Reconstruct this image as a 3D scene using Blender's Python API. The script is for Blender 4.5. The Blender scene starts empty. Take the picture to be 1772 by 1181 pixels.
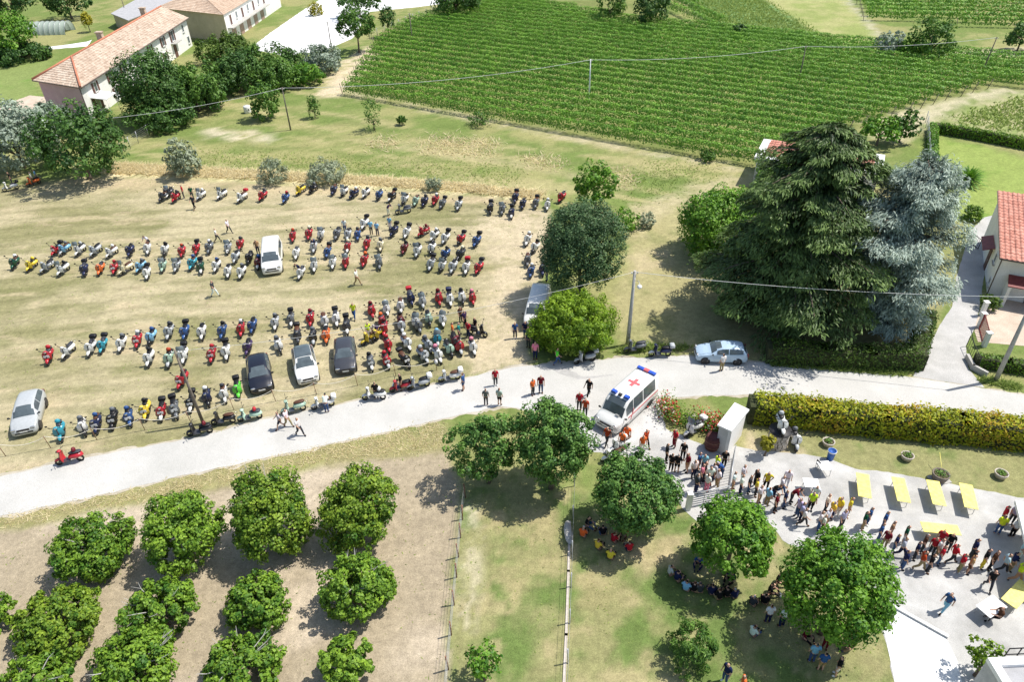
import bpy, bmesh, math, random
import numpy as np
from mathutils import Vector, Matrix, noise as mnoise

SC = bpy.context.scene
COL = SC.collection
PI = math.pi
rad = math.radians

# ------------------------------------------------------------------ camera
CAM_H = 37.3
FPX = 1251.0
pitch, roll = rad(36.0), rad(-1.46)
_r, _u, _f = Vector((1, 0, 0)), Vector((0, math.sin(pitch), math.cos(pitch))), Vector((0, math.cos(pitch), -math.sin(pitch)))
CR = _r * math.cos(roll) + _u * math.sin(roll)
CU = -_r * math.sin(roll) + _u * math.cos(roll)
cam_data = bpy.data.cameras.new('camera')
cam = bpy.data.objects.new('camera', cam_data)
COL.objects.link(cam)
m3 = Matrix((CR, CU, -_f)).transposed()
cam.matrix_world = Matrix.Translation((0, 0, CAM_H)) @ m3.to_4x4()
cam_data.sensor_width = 36.0
cam_data.lens = 36.0 * FPX / 1772.0
cam_data.clip_end = 3000.0
cam_data.clip_start = 0.5
SC.camera = cam

# ------------------------------------------------------------------ light
SUN_EL, SUN_AZ = rad(61.0), rad(14.0)          # azimuth measured from +X towards +Y
to_sun = Vector((math.cos(SUN_AZ) * math.cos(SUN_EL), math.sin(SUN_AZ) * math.cos(SUN_EL), math.sin(SUN_EL)))
sun_data = bpy.data.lights.new('sun', 'SUN')
sun_data.energy = 4.6
sun_data.angle = rad(0.53)
sun_data.color = (1.0, 0.95, 0.87)
sun = bpy.data.objects.new('sun', sun_data)
COL.objects.link(sun)
sun.rotation_euler = to_sun.to_track_quat('Z', 'Y').to_euler()
sun.location = (60, 40, 120)
W = bpy.data.worlds.new('World')
SC.world = W
W.use_nodes = True
wn = W.node_tree
sky = wn.nodes.new('ShaderNodeTexSky')
sky.sky_type = 'NISHITA'
sky.sun_disc = False
sky.sun_elevation = SUN_EL
sky.sun_rotation = rad(90) - SUN_AZ
sky.air_density = 1.2
sky.dust_density = 1.5
wn.links.new(sky.outputs[0], wn.nodes['Background'].inputs[0])
wn.nodes['Background'].inputs[1].default_value = 0.115
vs = SC.view_settings
vs.view_transform = 'Standard'
vs.look = 'None'
vs.exposure = 0.36
vs.gamma = 1.0
vs.use_curve_mapping = False
SC.cycles.max_bounces = 6
SC.cycles.diffuse_bounces = 3
SC.cycles.transparent_max_bounces = 6
SC.cycles.use_denoising = True

# ------------------------------------------------------------------ helpers
def G(x, y, z=0.0):
    """point of the place at height z that the photograph shows at (x, y)"""
    d = CR * ((x - 886.0) / FPX) + CU * ((590.5 - y) / FPX) + _f
    t = (z - CAM_H) / d.z
    return Vector((d.x * t, d.y * t, z))

def mpp(x, y, z=0.0):
    w = G(x, y, z)
    return (w - Vector((0, 0, CAM_H))).dot(_f) / FPX

def lin(c):
    return tuple(((v / 255.0) / 12.92 if v / 255.0 <= 0.04045 else ((v / 255.0 + 0.055) / 1.055) ** 2.4) for v in c)

def link(o, parent=None):
    COL.objects.link(o)
    if parent is not None:
        o.parent = parent
    return o

def tag(o, label=None, cat=None, group=None, kind=None):
    if label: o['label'] = label
    if cat: o['category'] = cat
    if group: o['group'] = group
    if kind: o['kind'] = kind
    return o

def empty(name, loc=(0, 0, 0), rz=0.0, label=None, cat=None, group=None, rot=None):
    o = bpy.data.objects.new(name, None)
    o.empty_display_size = 0.2
    link(o)
    o.location = loc
    o.rotation_euler = rot if rot else (0, 0, rz)
    return tag(o, label, cat, group)

def copy_tree(src, parent=None):
    c = src.copy()
    COL.objects.link(c)
    c.parent = parent
    for ch in list(src.children):
        copy_tree(ch, c)
    return c

class MB:
    """collects shapes into one mesh"""
    def __init__(self):
        self.v, self.f, self.s = [], [], []
    def add(self, verts, faces, smooth=False):
        o = len(self.v)
        self.v += [tuple(p) for p in verts]
        self.f += [tuple(i + o for i in fc) for fc in faces]
        self.s += [smooth] * len(faces)
        return self
    def box(self, c, s, rz=0.0, rot=None, taper=1.0):
        hx, hy, hz = s[0] / 2, s[1] / 2, s[2] / 2
        M = rot if rot is not None else Matrix.Rotation(rz, 3, 'Z')
        vs = []
        for z, k in ((-hz, 1.0), (hz, taper)):
            for x, y in ((-hx, -hy), (hx, -hy), (hx, hy), (-hx, hy)):
                vs.append(Vector(c) + M @ Vector((x * k, y * k, z)))
        return self.add(vs, [(3, 2, 1, 0), (4, 5, 6, 7), (0, 1, 5, 4), (1, 2, 6, 5), (2, 3, 7, 6), (3, 0, 4, 7)])
    def tube(self, pts, radii, n=8, cap=True, smooth=True):
        pts = [Vector(p) for p in pts]
        if not hasattr(radii, '__len__'): radii = [radii] * len(pts)
        vs, fs = [], []
        prev = None
        for i, p in enumerate(pts):
            d = (pts[min(i + 1, len(pts) - 1)] - pts[max(i - 1, 0)])
            d = d.normalized() if d.length > 1e-9 else Vector((0, 0, 1))
            a = prev if prev is not None else (Vector((1, 0, 0)) if abs(d.x) < 0.8 else Vector((0, 1, 0)))
            a = (a - d * a.dot(d)).normalized()
            prev = a
            b = d.cross(a)
            for k in range(n):
                t = 2 * PI * k / n
                vs.append(p + (a * math.cos(t) + b * math.sin(t)) * radii[i])
        for i in range(len(pts) - 1):
            for k in range(n):
                fs.append((i * n + k, i * n + (k + 1) % n, (i + 1) * n + (k + 1) % n, (i + 1) * n + k))
        self.add(vs, fs, smooth)
        if cap:
            o = len(self.v) - len(vs)
            self.f += [tuple(o + k for k in reversed(range(n))), tuple(o + (len(pts) - 1) * n + k for k in range(n))]
            self.s += [False, False]
        return self
    def lathe(self, prof, n=16, M=None, smooth=True):
        M = M or Matrix.Identity(4)
        vs, fs = [], []
        for (rr, z) in prof:
            for k in range(n):
                t = 2 * PI * k / n
                vs.append(M @ Vector((rr * math.cos(t), rr * math.sin(t), z)))
        for i in range(len(prof) - 1):
            for k in range(n):
                fs.append((i * n + k, i * n + (k + 1) % n, (i + 1) * n + (k + 1) % n, (i + 1) * n + k))
        return self.add(vs, fs, smooth)
    def grid(self, rows, closed=False, smooth=True, caps=False):
        n = len(rows[0])
        vs = [p for row in rows for p in row]
        fs = []
        for i in range(len(rows) - 1):
            for k in range(n if closed else n - 1):
                fs.append((i * n + k, i * n + (k + 1) % n, (i + 1) * n + (k + 1) % n, (i + 1) * n + k))
        self.add(vs, fs, smooth)
        if caps:
            o = len(self.v) - len(vs)
            self.f += [tuple(o + k for k in reversed(range(n))), tuple(o + (len(rows) - 1) * n + k for k in range(n))]
            self.s += [smooth, smooth]
        return self
    def mesh(self, name):
        me = bpy.data.meshes.new(name)
        me.from_pydata(self.v, [], self.f)
        me.polygons.foreach_set('use_smooth', self.s)
        me.update()
        return me
    def build(self, name, mat, parent=None, fix=True):
        me = self.mesh(name)
        if fix:
            bm = bmesh.new(); bm.from_mesh(me)
            bmesh.ops.recalc_face_normals(bm, faces=bm.faces)
            bm.to_mesh(me); bm.free()
        if mat: me.materials.append(mat)
        return link(bpy.data.objects.new(name, me), parent)

def inst(name, me, parent=None, color=None, loc=None, rot=None):
    o = bpy.data.objects.new(name, me)
    link(o, parent)
    if color: o.color = (*color[:3], 1.0)
    if loc: o.location = loc
    if rot: o.rotation_euler = rot
    return o

# ------------------------------------------------------------------ materials
MATS = {}
def new_mat(name):
    m = bpy.data.materials.new(name)
    m.use_nodes = True
    nt = m.node_tree
    return m, nt, nt.nodes['Principled BSDF']

def noisy_mat(name, c1, c2, scale=3.0, rough=0.85, bump=0.3, fine=30.0, spec=0.3, detail=6.0, bump_scale=None, metal=0.0, stops=(0.35, 0.65)):
    m, nt, b = new_mat(name)
    tc = nt.nodes.new('ShaderNodeNewGeometry')
    n1 = nt.nodes.new('ShaderNodeTexNoise'); n1.inputs['Scale'].default_value = scale; n1.inputs['Detail'].default_value = detail; n1.inputs['Roughness'].default_value = 0.62
    nt.links.new(tc.outputs['Position'], n1.inputs['Vector'])
    cr = nt.nodes.new('ShaderNodeValToRGB')
    cr.color_ramp.elements[0].position = stops[0]; cr.color_ramp.elements[0].color = (*c1, 1)
    cr.color_ramp.elements[1].position = stops[1]; cr.color_ramp.elements[1].color = (*c2, 1)
    nt.links.new(n1.outputs['Fac'], cr.inputs['Fac'])
    n2 = nt.nodes.new('ShaderNodeTexNoise'); n2.inputs['Scale'].default_value = fine; n2.inputs['Detail'].default_value = 3
    nt.links.new(tc.outputs['Position'], n2.inputs['Vector'])
    mr = nt.nodes.new('ShaderNodeMapRange'); mr.inputs['To Min'].default_value = 0.82; mr.inputs['To Max'].default_value = 1.18
    mr.inputs['From Min'].default_value = 0.3; mr.inputs['From Max'].default_value = 0.7
    nt.links.new(n2.outputs['Fac'], mr.inputs['Value'])
    mx = nt.nodes.new('ShaderNodeVectorMath'); mx.operation = 'SCALE'
    nt.links.new(cr.outputs['Color'], mx.inputs[0]); nt.links.new(mr.outputs[0], mx.inputs['Scale'])
    nt.links.new(mx.outputs[0], b.inputs['Base Color'])
    b.inputs['Roughness'].default_value = rough
    b.inputs['Specular IOR Level'].default_value = spec
    b.inputs['Metallic'].default_value = metal
    if bump:
        bp = nt.nodes.new('ShaderNodeBump'); bp.inputs['Strength'].default_value = bump; bp.inputs['Distance'].default_value = 0.05
        nt.links.new(n2.outputs['Fac'] if not bump_scale else n1.outputs['Fac'], bp.inputs['Height'])
        nt.links.new(bp.outputs[0], b.inputs['Normal'])
    MATS[name] = m
    return m

def objcolor_mat(name, rough=0.35, spec=0.5, coat=0.0, var=0.12, scale=6.0, metal=0.0):
    m, nt, b = new_mat(name)
    oi = nt.nodes.new('ShaderNodeObjectInfo')
    tc = nt.nodes.new('ShaderNodeNewGeometry')
    n1 = nt.nodes.new('ShaderNodeTexNoise'); n1.inputs['Scale'].default_value = scale; n1.inputs['Detail'].default_value = 3
    nt.links.new(tc.outputs['Position'], n1.inputs['Vector'])
    mr = nt.nodes.new('ShaderNodeMapRange'); mr.inputs['From Min'].default_value = 0.3; mr.inputs['From Max'].default_value = 0.7
    mr.inputs['To Min'].default_value = 1 - var; mr.inputs['To Max'].default_value = 1 + var
    nt.links.new(n1.outputs['Fac'], mr.inputs['Value'])
    mx = nt.nodes.new('ShaderNodeVectorMath'); mx.operation = 'SCALE'
    nt.links.new(oi.outputs['Color'], mx.inputs[0]); nt.links.new(mr.outputs[0], mx.inputs['Scale'])
    nt.links.new(mx.outputs[0], b.inputs['Base Color'])
    b.inputs['Roughness'].default_value = rough
    b.inputs['Specular IOR Level'].default_value = spec
    b.inputs['Coat Weight'].default_value = coat
    b.inputs['Metallic'].default_value = metal
    MATS[name] = m
    return m

def leaf_mat(name, dark, light, trans=0.3, rough=0.55, hue=None):
    """leaf colours run from dark to light by each leaf's own tint"""
    m, nt, b = new_mat(name)
    at = nt.nodes.new('ShaderNodeAttribute'); at.attribute_name = 'tint'
    cr = nt.nodes.new('ShaderNodeValToRGB')
    cr.color_ramp.elements[0].position = 0.0; cr.color_ramp.elements[0].color = (*dark, 1)
    cr.color_ramp.elements[1].position = 1.0; cr.color_ramp.elements[1].color = (*light, 1)
    if hue:
        for pos, c in hue:
            e = cr.color_ramp.elements.new(pos); e.color = (*c, 1)
    nt.links.new(at.outputs['Fac'], cr.inputs['Fac'])
    nt.links.new(cr.outputs['Color'], b.inputs['Base Color'])
    b.inputs['Roughness'].default_value = rough
    b.inputs['Specular IOR Level'].default_value = 0.35
    tr = nt.nodes.new('ShaderNodeBsdfTranslucent')
    nt.links.new(cr.outputs['Color'], tr.inputs['Color'])
    mix = nt.nodes.new('ShaderNodeMixShader'); mix.inputs[0].default_value = trans
    nt.links.new(b.outputs[0], mix.inputs[1]); nt.links.new(tr.outputs[0], mix.inputs[2])
    nt.links.new(mix.outputs[0], nt.nodes['Material Output'].inputs['Surface'])
    MATS[name] = m
    return m

def glass_mat(name, col=(0.02, 0.03, 0.035), rough=0.06):
    m, nt, b = new_mat(name)
    tc = nt.nodes.new('ShaderNodeNewGeometry')
    n1 = nt.nodes.new('ShaderNodeTexNoise'); n1.inputs['Scale'].default_value = 2.0
    nt.links.new(tc.outputs['Position'], n1.inputs['Vector'])
    cr = nt.nodes.new('ShaderNodeValToRGB')
    cr.color_ramp.elements[0].color = (*[c * 0.6 for c in col], 1); cr.color_ramp.elements[1].color = (*[c * 1.6 for c in col], 1)
    nt.links.new(n1.outputs['Fac'], cr.inputs['Fac']); nt.links.new(cr.outputs[0], b.inputs['Base Color'])
    b.inputs['Roughness'].default_value = rough
    b.inputs['Specular IOR Level'].default_value = 0.7
    MATS[name] = m
    return m

PAINT = objcolor_mat('paint', 0.32, 0.5, 0.35, 0.06)
CLOTH = objcolor_mat('cloth', 0.92, 0.2, 0.0, 0.14, 14.0)
PLAST = objcolor_mat('plastic', 0.5, 0.4, 0.0, 0.08)
SKIN = noisy_mat('skin', (0.50, 0.29, 0.20), (0.60, 0.37, 0.26), 12, 0.6, 0)
RUBBER = noisy_mat('rubber', (0.02, 0.02, 0.02), (0.045, 0.042, 0.04), 14, 0.8, 0)
BLACKP = noisy_mat('black_vinyl', (0.018, 0.018, 0.02), (0.04, 0.038, 0.04), 10, 0.5, 0)
CHROME = noisy_mat('chrome', (0.55, 0.55, 0.56), (0.7, 0.7, 0.7), 9, 0.25, 0, metal=0.8)
GLASS = glass_mat('dark_glass', (0.075, 0.095, 0.105), 0.08)  # base colour lightened to stand in for reflected sky
SCREEN = glass_mat('windshield', (0.16, 0.19, 0.2), 0.08)
WOODPOLE = noisy_mat('weathered_wood', (0.13, 0.105, 0.085), (0.24, 0.21, 0.175), 5, 0.85, 0.3)
CONCP = noisy_mat('pole_concrete', (0.36, 0.35, 0.33), (0.47, 0.46, 0.43), 4, 0.85, 0.2)
RUST = noisy_mat('rusty_iron', (0.16, 0.075, 0.05), (0.28, 0.15, 0.10), 8, 0.85, 0.2)
BARK = noisy_mat('bark', (0.10, 0.075, 0.055), (0.19, 0.15, 0.115), 6, 0.9, 0.5, bump_scale=True)
WHITEW = noisy_mat('white_plaster', (0.72, 0.70, 0.67), (0.80, 0.79, 0.76), 0.8, 0.85, 0.15, stops=(0.3, 0.6))
MAUVEW = noisy_mat('shaded_mauve_plaster', (0.47, 0.315, 0.345), (0.54, 0.38, 0.41), 0.7, 0.85, 0.15, stops=(0.3, 0.65))  # mauve base colour takes on the tone of the end wall in shade
CREAM = noisy_mat('cream_plaster', (0.50, 0.42, 0.28), (0.58, 0.49, 0.34), 0.8, 0.85, 0.15)
SHUTTER = noisy_mat('brown_shutter', (0.10, 0.05, 0.04), (0.16, 0.085, 0.07), 8, 0.6, 0)
METALG = noisy_mat('galvanised_metal', (0.42, 0.43, 0.44), (0.55, 0.56, 0.57), 9, 0.4, 0, metal=0.4)
YELLOW = noisy_mat('yellow_table_paint', (0.80, 0.70, 0.16), (0.86, 0.77, 0.24), 5, 0.5, 0)
WHITEP = noisy_mat('white_paint', (0.74, 0.74, 0.73), (0.82, 0.82, 0.81), 3, 0.5, 0)
ROPE = noisy_mat('rope', (0.62, 0.58, 0.48), (0.74, 0.70, 0.60), 20, 0.9, 0)
CABLE = noisy_mat('cable', (0.5, 0.51, 0.5), (0.62, 0.63, 0.62), 3, 0.6, 0)

# ------------------------------------------------------------------ numpy noise
class VNoise:
    def __init__(s, seed): s.t = np.random.default_rng(seed).random((256, 256)).astype(np.float32)
    def __call__(s, x, y):
        xi, yi = np.floor(x).astype(int), np.floor(y).astype(int)
        fx, fy = x - xi, y - yi
        fx, fy = fx * fx * (3 - 2 * fx), fy * fy * (3 - 2 * fy)
        a, b = s.t[xi % 256, yi % 256], s.t[(xi + 1) % 256, yi % 256]
        c, d = s.t[xi % 256, (yi + 1) % 256], s.t[(xi + 1) % 256, (yi + 1) % 256]
        return (a * (1 - fx) + b * fx) * (1 - fy) + (c * (1 - fx) + d * fx) * fy
VN = VNoise(7)
def fbm(x, y, o=4, sd=0.0):
    v, a, t = 0, 0.5, 0
    for i in range(o):
        v = v + a * VN(x * 2 ** i + 17.3 * i + sd, y * 2 ** i + 9.1 * i + sd * 1.7); t += a; a *= 0.55
    return v / t

def inpoly(px, py, poly):
    inside = np.zeros(px.shape, bool)
    n = len(poly)
    for i in range(n):
        x1, y1 = poly[i][0], poly[i][1]; x2, y2 = poly[(i + 1) % n][0], poly[(i + 1) % n][1]
        if y1 == y2: continue
        c = ((y1 > py) != (y2 > py)) & (px < (x2 - x1) * (py - y1) / (y2 - y1) + x1)
        inside ^= c
    return inside

def quads_mesh(name, V, tint=None, mat=None, tris=False):
    """V: (n,4,3) or (n,3,3) array of separate faces"""
    k = V.shape[1]
    n = V.shape[0]
    me = bpy.data.meshes.new(name)
    me.vertices.add(n * k); me.vertices.foreach_set('co', V.reshape(-1).astype(np.float32))
    me.loops.add(n * k); me.loops.foreach_set('vertex_index', np.arange(n * k, dtype=np.int32))
    me.polygons.add(n); me.polygons.foreach_set('loop_start', np.arange(0, n * k, k, dtype=np.int32))
    try: me.polygons.foreach_set('loop_total', np.full(n, k, dtype=np.int32))
    except Exception: pass
    me.update(calc_edges=True)
    if tint is not None:
        a = me.attributes.new('tint', 'FLOAT', 'POINT')
        a.data.foreach_set('value', np.repeat(np.clip(tint, 0, 1), k).astype(np.float32))
    if mat: me.materials.append(mat)
    return me

def unit(a): return a / np.maximum(np.linalg.norm(a, axis=-1, keepdims=True), 1e-9)

def leaf_quads(p, nrm, ln, wd, rng, tang=None, fold=0.18, droop=0.0):
    n = len(p)
    nrm = unit(nrm)
    t = rng.normal(size=(n, 3)) if tang is None else tang
    t = unit(t - nrm * np.sum(t * nrm, 1, keepdims=True))
    b = np.cross(nrm, t)
    ln = np.broadcast_to(ln, (n,))[:, None]; wd = np.broadcast_to(wd, (n,))[:, None]
    V = np.empty((n, 4, 3))
    V[:, 0] = p - t * ln * 0.5
    V[:, 1] = p + b * wd * 0.5 + nrm * wd * fold
    V[:, 2] = p + t * ln * 0.5 - nrm * ln * droop
    V[:, 3] = p - b * wd * 0.5 + nrm * wd * fold
    return V

# ================================================================== GROUND
def px(*pts): return [tuple(G(x, y))[:2] for x, y in pts]
STRAW, STRAW2 = (0.42, 0.365, 0.23), (0.36, 0.30, 0.165)
DRYG, OLIVE = (0.255, 0.238, 0.12), (0.17, 0.175, 0.07)
LAWN, LAWN2 = (0.125, 0.18, 0.05), (0.25, 0.245, 0.11)
SOIL, SOIL2 = (0.45, 0.38, 0.285), (0.34, 0.285, 0.20)
MEAD, MEAD2 = (0.15, 0.20, 0.055), (0.27, 0.265, 0.11)
# name, outline, colour a, colour b, noise scale, threshold (share of b), streak angle
ZONES = [
 ('meadow', px((-60, 300), (150, 200), (300, 190), (420, 170), (560, 150), (600, 160), (900, 215), (1290, 292), (1330, 330), (1120, 360), (1060, 400), (960, 345), (800, 330), (560, 318), (200, 300), (0, 320)), MEAD, MEAD2, 0.11, 0.50, None),
 ('vineyard_ground', px((590, 166), (652, 74), (700, 40), (860, -12), (1060, -12), (1250, 62), (1772, 100), (1900, 110), (1900, 160), (1715, 152), (1500, 215), (1310, 296), (900, 218)), (0.15, 0.18, 0.055), (0.21, 0.22, 0.08), 0.3, 0.5, None),
 ('parking_field', px((-120, 330), (200, 306), (560, 323), (800, 336), (930, 342), (960, 400), (925, 520), (905, 600), (930, 628), (800, 655), (560, 706), (345, 757), (230, 777), (0, 826), (-120, 850)), STRAW, DRYG, 0.16, 0.52, 3.0),
 ('orchard_ground', px((-90, 930), (0, 920), (200, 880), (450, 832), (560, 805), (700, 792), (770, 775), (800, 840), (796, 900), (772, 1190), (768, 1260), (-120, 1280)), SOIL, SOIL2, 0.35, 0.42, 1.2),
 ('garden_lawn', px((800, 850), (812, 820), (880, 800), (1000, 850), (1180, 880), (1300, 900), (1360, 950), (1545, 1040), (1530, 1090), (1548, 1190), (1560, 1290), (770, 1290), (776, 1180)), LAWN, LAWN2, 0.30, 0.50, None),
 ('courtyard_lawn', px((1290, 720), (1772, 782), (1900, 800), (1900, 890), (1772, 864), (1650, 840), (1560, 824), (1480, 812), (1440, 797), (1392, 790), (1340, 782), (1300, 760)), LAWN, LAWN2, 0.4, 0.40, None),
 ('house_lawn', px((1625, 238), (1772, 272), (1900, 290), (1900, 360), (1720, 380), (1660, 385), (1590, 340), (1600, 250)), (0.155, 0.25, 0.045), (0.24, 0.30, 0.08), 0.3, 0.4, None),
 ('cedar_garden', px((1090, 360), (1330, 300), (1560, 330), (1640, 500), (1590, 640), (1380, 632), (1180, 612), (1080, 606), (1060, 520), (1085, 440)), LAWN2, (0.33, 0.30, 0.15), 0.28, 0.45, None),
 ('crop_field', px((1160, -20), (1300, -20), (1370, 30), (1450, 80), (1250, 66)), (0.12, 0.22, 0.075), (0.18, 0.27, 0.10), 0.25, 0.5, None),
 ('hay_field', px((1300, -20), (1445, -20), (1490, 30), (1535, 80), (1530, 96), (1450, 82), (1370, 30)), (0.24, 0.28, 0.09), (0.33, 0.33, 0.14), 0.12, 0.5, None),
 ('kitchen_garden', px((1640, 205), (1700, 175), (1772, 158), (1900, 150), (1900, 250), (1772, 236), (1650, 222)), (0.22, 0.27, 0.09), (0.36, 0.34, 0.19), 0.7, 0.5, None),
 ('far_lawn', px((-300, 120), (40, 100), (100, 95), (60, 140), (70, 165), (0, 200), (-300, 260)), (0.14, 0.23, 0.05), (0.20, 0.25, 0.08), 0.2, 0.4, None),
]
# bare or worn patches that lie over the zones: outline, colour, strength
PATCHES = [
 (px((546, 170), (588, 108), (640, 78), (662, 92), (612, 140), (592, 168)), (0.55, 0.46, 0.32), 0.95),
 (px((350, 222), (470, 232), (482, 244), (440, 246), (350, 232)), (0.55, 0.48, 0.35), 0.8),
 (px((120, 305), (560, 322), (940, 345), (930, 362), (560, 336), (100, 325)), (0.48, 0.38, 0.24), 0.55),
 (px((820, 380), (960, 360), (935, 470), (905, 560), (925, 630), (800, 655), (830, 560), (860, 470)), (0.50, 0.42, 0.29), 0.75),
 (px((1060, 380), (1120, 345), (1250, 305), (1330, 290), (1330, 305), (1200, 345), (1130, 380), (1110, 420)), (0.44, 0.38, 0.24), 0.6),
 (px((1090, 440), (1170, 430), (1160, 460), (1090, 480)), (0.46, 0.38, 0.24), 0.6),
 (px((1500, 210), (1720, 150), (1772, 158), (1660, 185), (1610, 215), (1560, 250), (1510, 235)), (0.50, 0.44, 0.31), 0.75),
 (px((1640, 90), (1772, 80), (1900, 80), (1900, 100), (1660, 96)), (0.52, 0.46, 0.33), 0.7),
 (px((1455, -10), (1462, -10), (1545, 80), (1535, 82)), (0.50, 0.46, 0.36), 0.8),
 (px((814, 870), (828, 870), (818, 1010), (806, 1100), (800, 1100), (806, 1000)), (0.55, 0.49, 0.36), 0.8),
 (px((865, 890), (965, 880), (960, 980), (920, 1010), (890, 1060), (860, 1000)), (0.42, 0.34, 0.19), 0.45),
 (px((1090, 960), (1160, 920), (1210, 925), (1180, 960), (1150, 985), (1100, 1000)), (0.42, 0.34, 0.20), 0.75),
 (px((1290, 930), (1350, 925), (1340, 990), (1290, 1000)), (0.42, 0.34, 0.20), 0.6),
 (px((1490, 1110), (1530, 1060), (1540, 1181), (1500, 1230), (1470, 1181)), (0.36, 0.31, 0.17), 0.45),
 (px((1000, 1000), (1070, 980), (1070, 1050), (1010, 1060)), (0.33, 0.28, 0.14), 0.4),
 (px((1290, 745), (1340, 775), (1400, 785), (1400, 800), (1290, 790)), (0.45, 0.37, 0.26), 0.8),
 (px((0, 842), (300, 790), (560, 730), (800, 668), (800, 650), (560, 700), (300, 770), (0, 825)), (0.22, 0.20, 0.09), 0.5),
 (px((0, 895), (400, 808), (760, 728), (800, 780), (700, 792), (450, 830), (0, 918)), (0.27, 0.24, 0.12), 0.7),
 (px((190, 284), (340, 290), (560, 300), (800, 318), (942, 334), (942, 348), (800, 334), (560, 320), (340, 308), (180, 304)), (0.72, 0.61, 0.38), 1.0),
 (px((600, 165), (900, 225), (1290, 300), (1290, 293), (900, 216), (600, 158)), (0.45, 0.39, 0.27), 0.7),
 (px((610, 235), (960, 290), (1100, 318), (1090, 330), (950, 300), (700, 262)), (0.42, 0.35, 0.21), 0.5),
]

def sstep(v, a, b):
    t = np.clip((v - a) / (b - a), 0, 1)
    return t * t * (3 - 2 * t)

def soft_in(X, Y, poly, warp=0.5, soft=0.35):
    P = np.array(poly)
    ok = (X > P[:, 0].min() - 2) & (X < P[:, 0].max() + 2) & (Y > P[:, 1].min() - 2) & (Y < P[:, 1].max() + 2)
    out = np.zeros(X.shape, np.float32)
    if not ok.any(): return out
    x, y = X[ok], Y[ok]
    sc = np.clip((y - 40) / 60, 0, 1.5) * 0.8 + 1
    wx = x + (fbm(x * 0.5, y * 0.5, 4, 3.0) - 0.5) * 2.4 * warp * sc
    wy = y + (fbm(x * 0.5, y * 0.5, 4, 31.0) - 0.5) * 2.4 * warp * sc
    acc = 0
    for dx, dy in ((soft, 0), (-soft, 0), (0, soft), (0, -soft), (0, 0)):
        acc = acc + inpoly(wx + dx * sc, wy + dy * sc, poly)
    out[ok] = acc / 5.0
    return out

def ground_colour(X, Y):
    n1 = fbm(X * 0.09, Y * 0.09, 5, 1.0); n2 = fbm(X * 0.8, Y * 0.8, 3, 5.0)
    c = np.empty(X.shape + (3,), np.float32)
    k = sstep(n1 * 0.75 + n2 * 0.25, 0.42, 0.6)[..., None]
    c[:] = np.array(MEAD) * (1 - k) + np.array(MEAD2) * k
    zone = np.full(X.shape, -1)
    for i, (nm, poly, ca, cb, scl, thr, streak) in enumerate(ZONES):
        w = soft_in(X, Y, poly)
        if not w.any(): continue
        if streak:   # mown swaths and tracks that run along the field
            a = fbm(X * scl * 0.45 + Y * scl * 0.10, Y * scl * streak * 0.55 - X * scl * 0.16, 5, 2.0 + i)
            b = fbm(X * scl * 0.7, Y * scl * 0.7, 4, 4.0 + i)
            nn = 0.5 * a + 0.5 * b
        else:
            nn = 0.6 * fbm(X * scl, Y * scl, 5, 2.0 + i) + 0.4 * fbm(X * scl * 3, Y * scl * 3, 3, 8.0 + i)
        k = sstep(nn, thr - 0.10, thr + 0.10)[..., None]
        z = np.array(ca) * (1 - k) + np.array(cb) * k
        if nm == 'parking_field':
            k2 = sstep(fbm(X * 0.35, Y * 1.0, 4, 41.0), 0.60, 0.74)[..., None] * 0.55
            z = z * (1 - k2) + np.array((0.47, 0.385, 0.25)) * k2
            st_ = (Y - X * 0.10 + 1.2 * fbm(X * 0.06, Y * 0.06, 3, 63.0) * 4)
            sw = 0.5 + 0.5 * np.sin(st_ * 2 * PI / 2.1) * (0.5 + fbm(X * 0.1, Y * 0.1, 2, 69.0))
            fl_ = 0.5 + 0.5 * np.sin(st_ * 2 * PI / 0.72)
            z = z * (1 - (0.15 * sstep(sw, 0.45, 0.95) + 0.07 * fl_)[..., None] * np.array((1.0, 0.92, 1.1)))
            k3 = sstep(fbm(X * 0.22, Y * 0.5, 4, 57.0), 0.54, 0.72)[..., None] * 0.45
            z = z * (1 - k3) + np.array(OLIVE) * k3
        if nm == 'meadow':
            k2 = sstep(fbm(X * 0.10 - Y * 0.03, Y * 0.55 + X * 0.22, 4, 23.0), 0.50, 0.66)[..., None] * 0.75
            z = z * (1 - k2) + np.array((0.36, 0.32, 0.16)) * k2
            k3 = sstep(fbm(X * 0.12, Y * 0.5 + X * 0.2, 4, 29.0), 0.52, 0.70)[..., None] * 0.6
            z = z * (1 - k3) + np.array((0.115, 0.165, 0.04)) * k3
        if nm == 'garden_lawn':
            k3 = sstep(fbm(X * 0.6, Y * 0.6, 4, 77.0), 0.56, 0.72)[..., None] * 0.8
            z = z * (1 - k3) + np.array((0.37, 0.32, 0.17)) * k3
        c = c * (1 - w[..., None]) + z * w[..., None]
        zone[w > 0.5] = i
    for poly, col, st in PATCHES:
        w = soft_in(X, Y, poly, 0.6, 0.45)
        if not w.any(): continue
        w = (w * st * sstep(fbm(X * 0.7, Y * 0.7, 4, 91.0), 0.22, 0.50))[..., None]
        c = c * (1 - w) + np.array(col) * w
    c *= (0.86 + 0.28 * fbm(X * 1.6, Y * 1.6, 3, 13.0))[..., None]
    return c, zone

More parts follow.
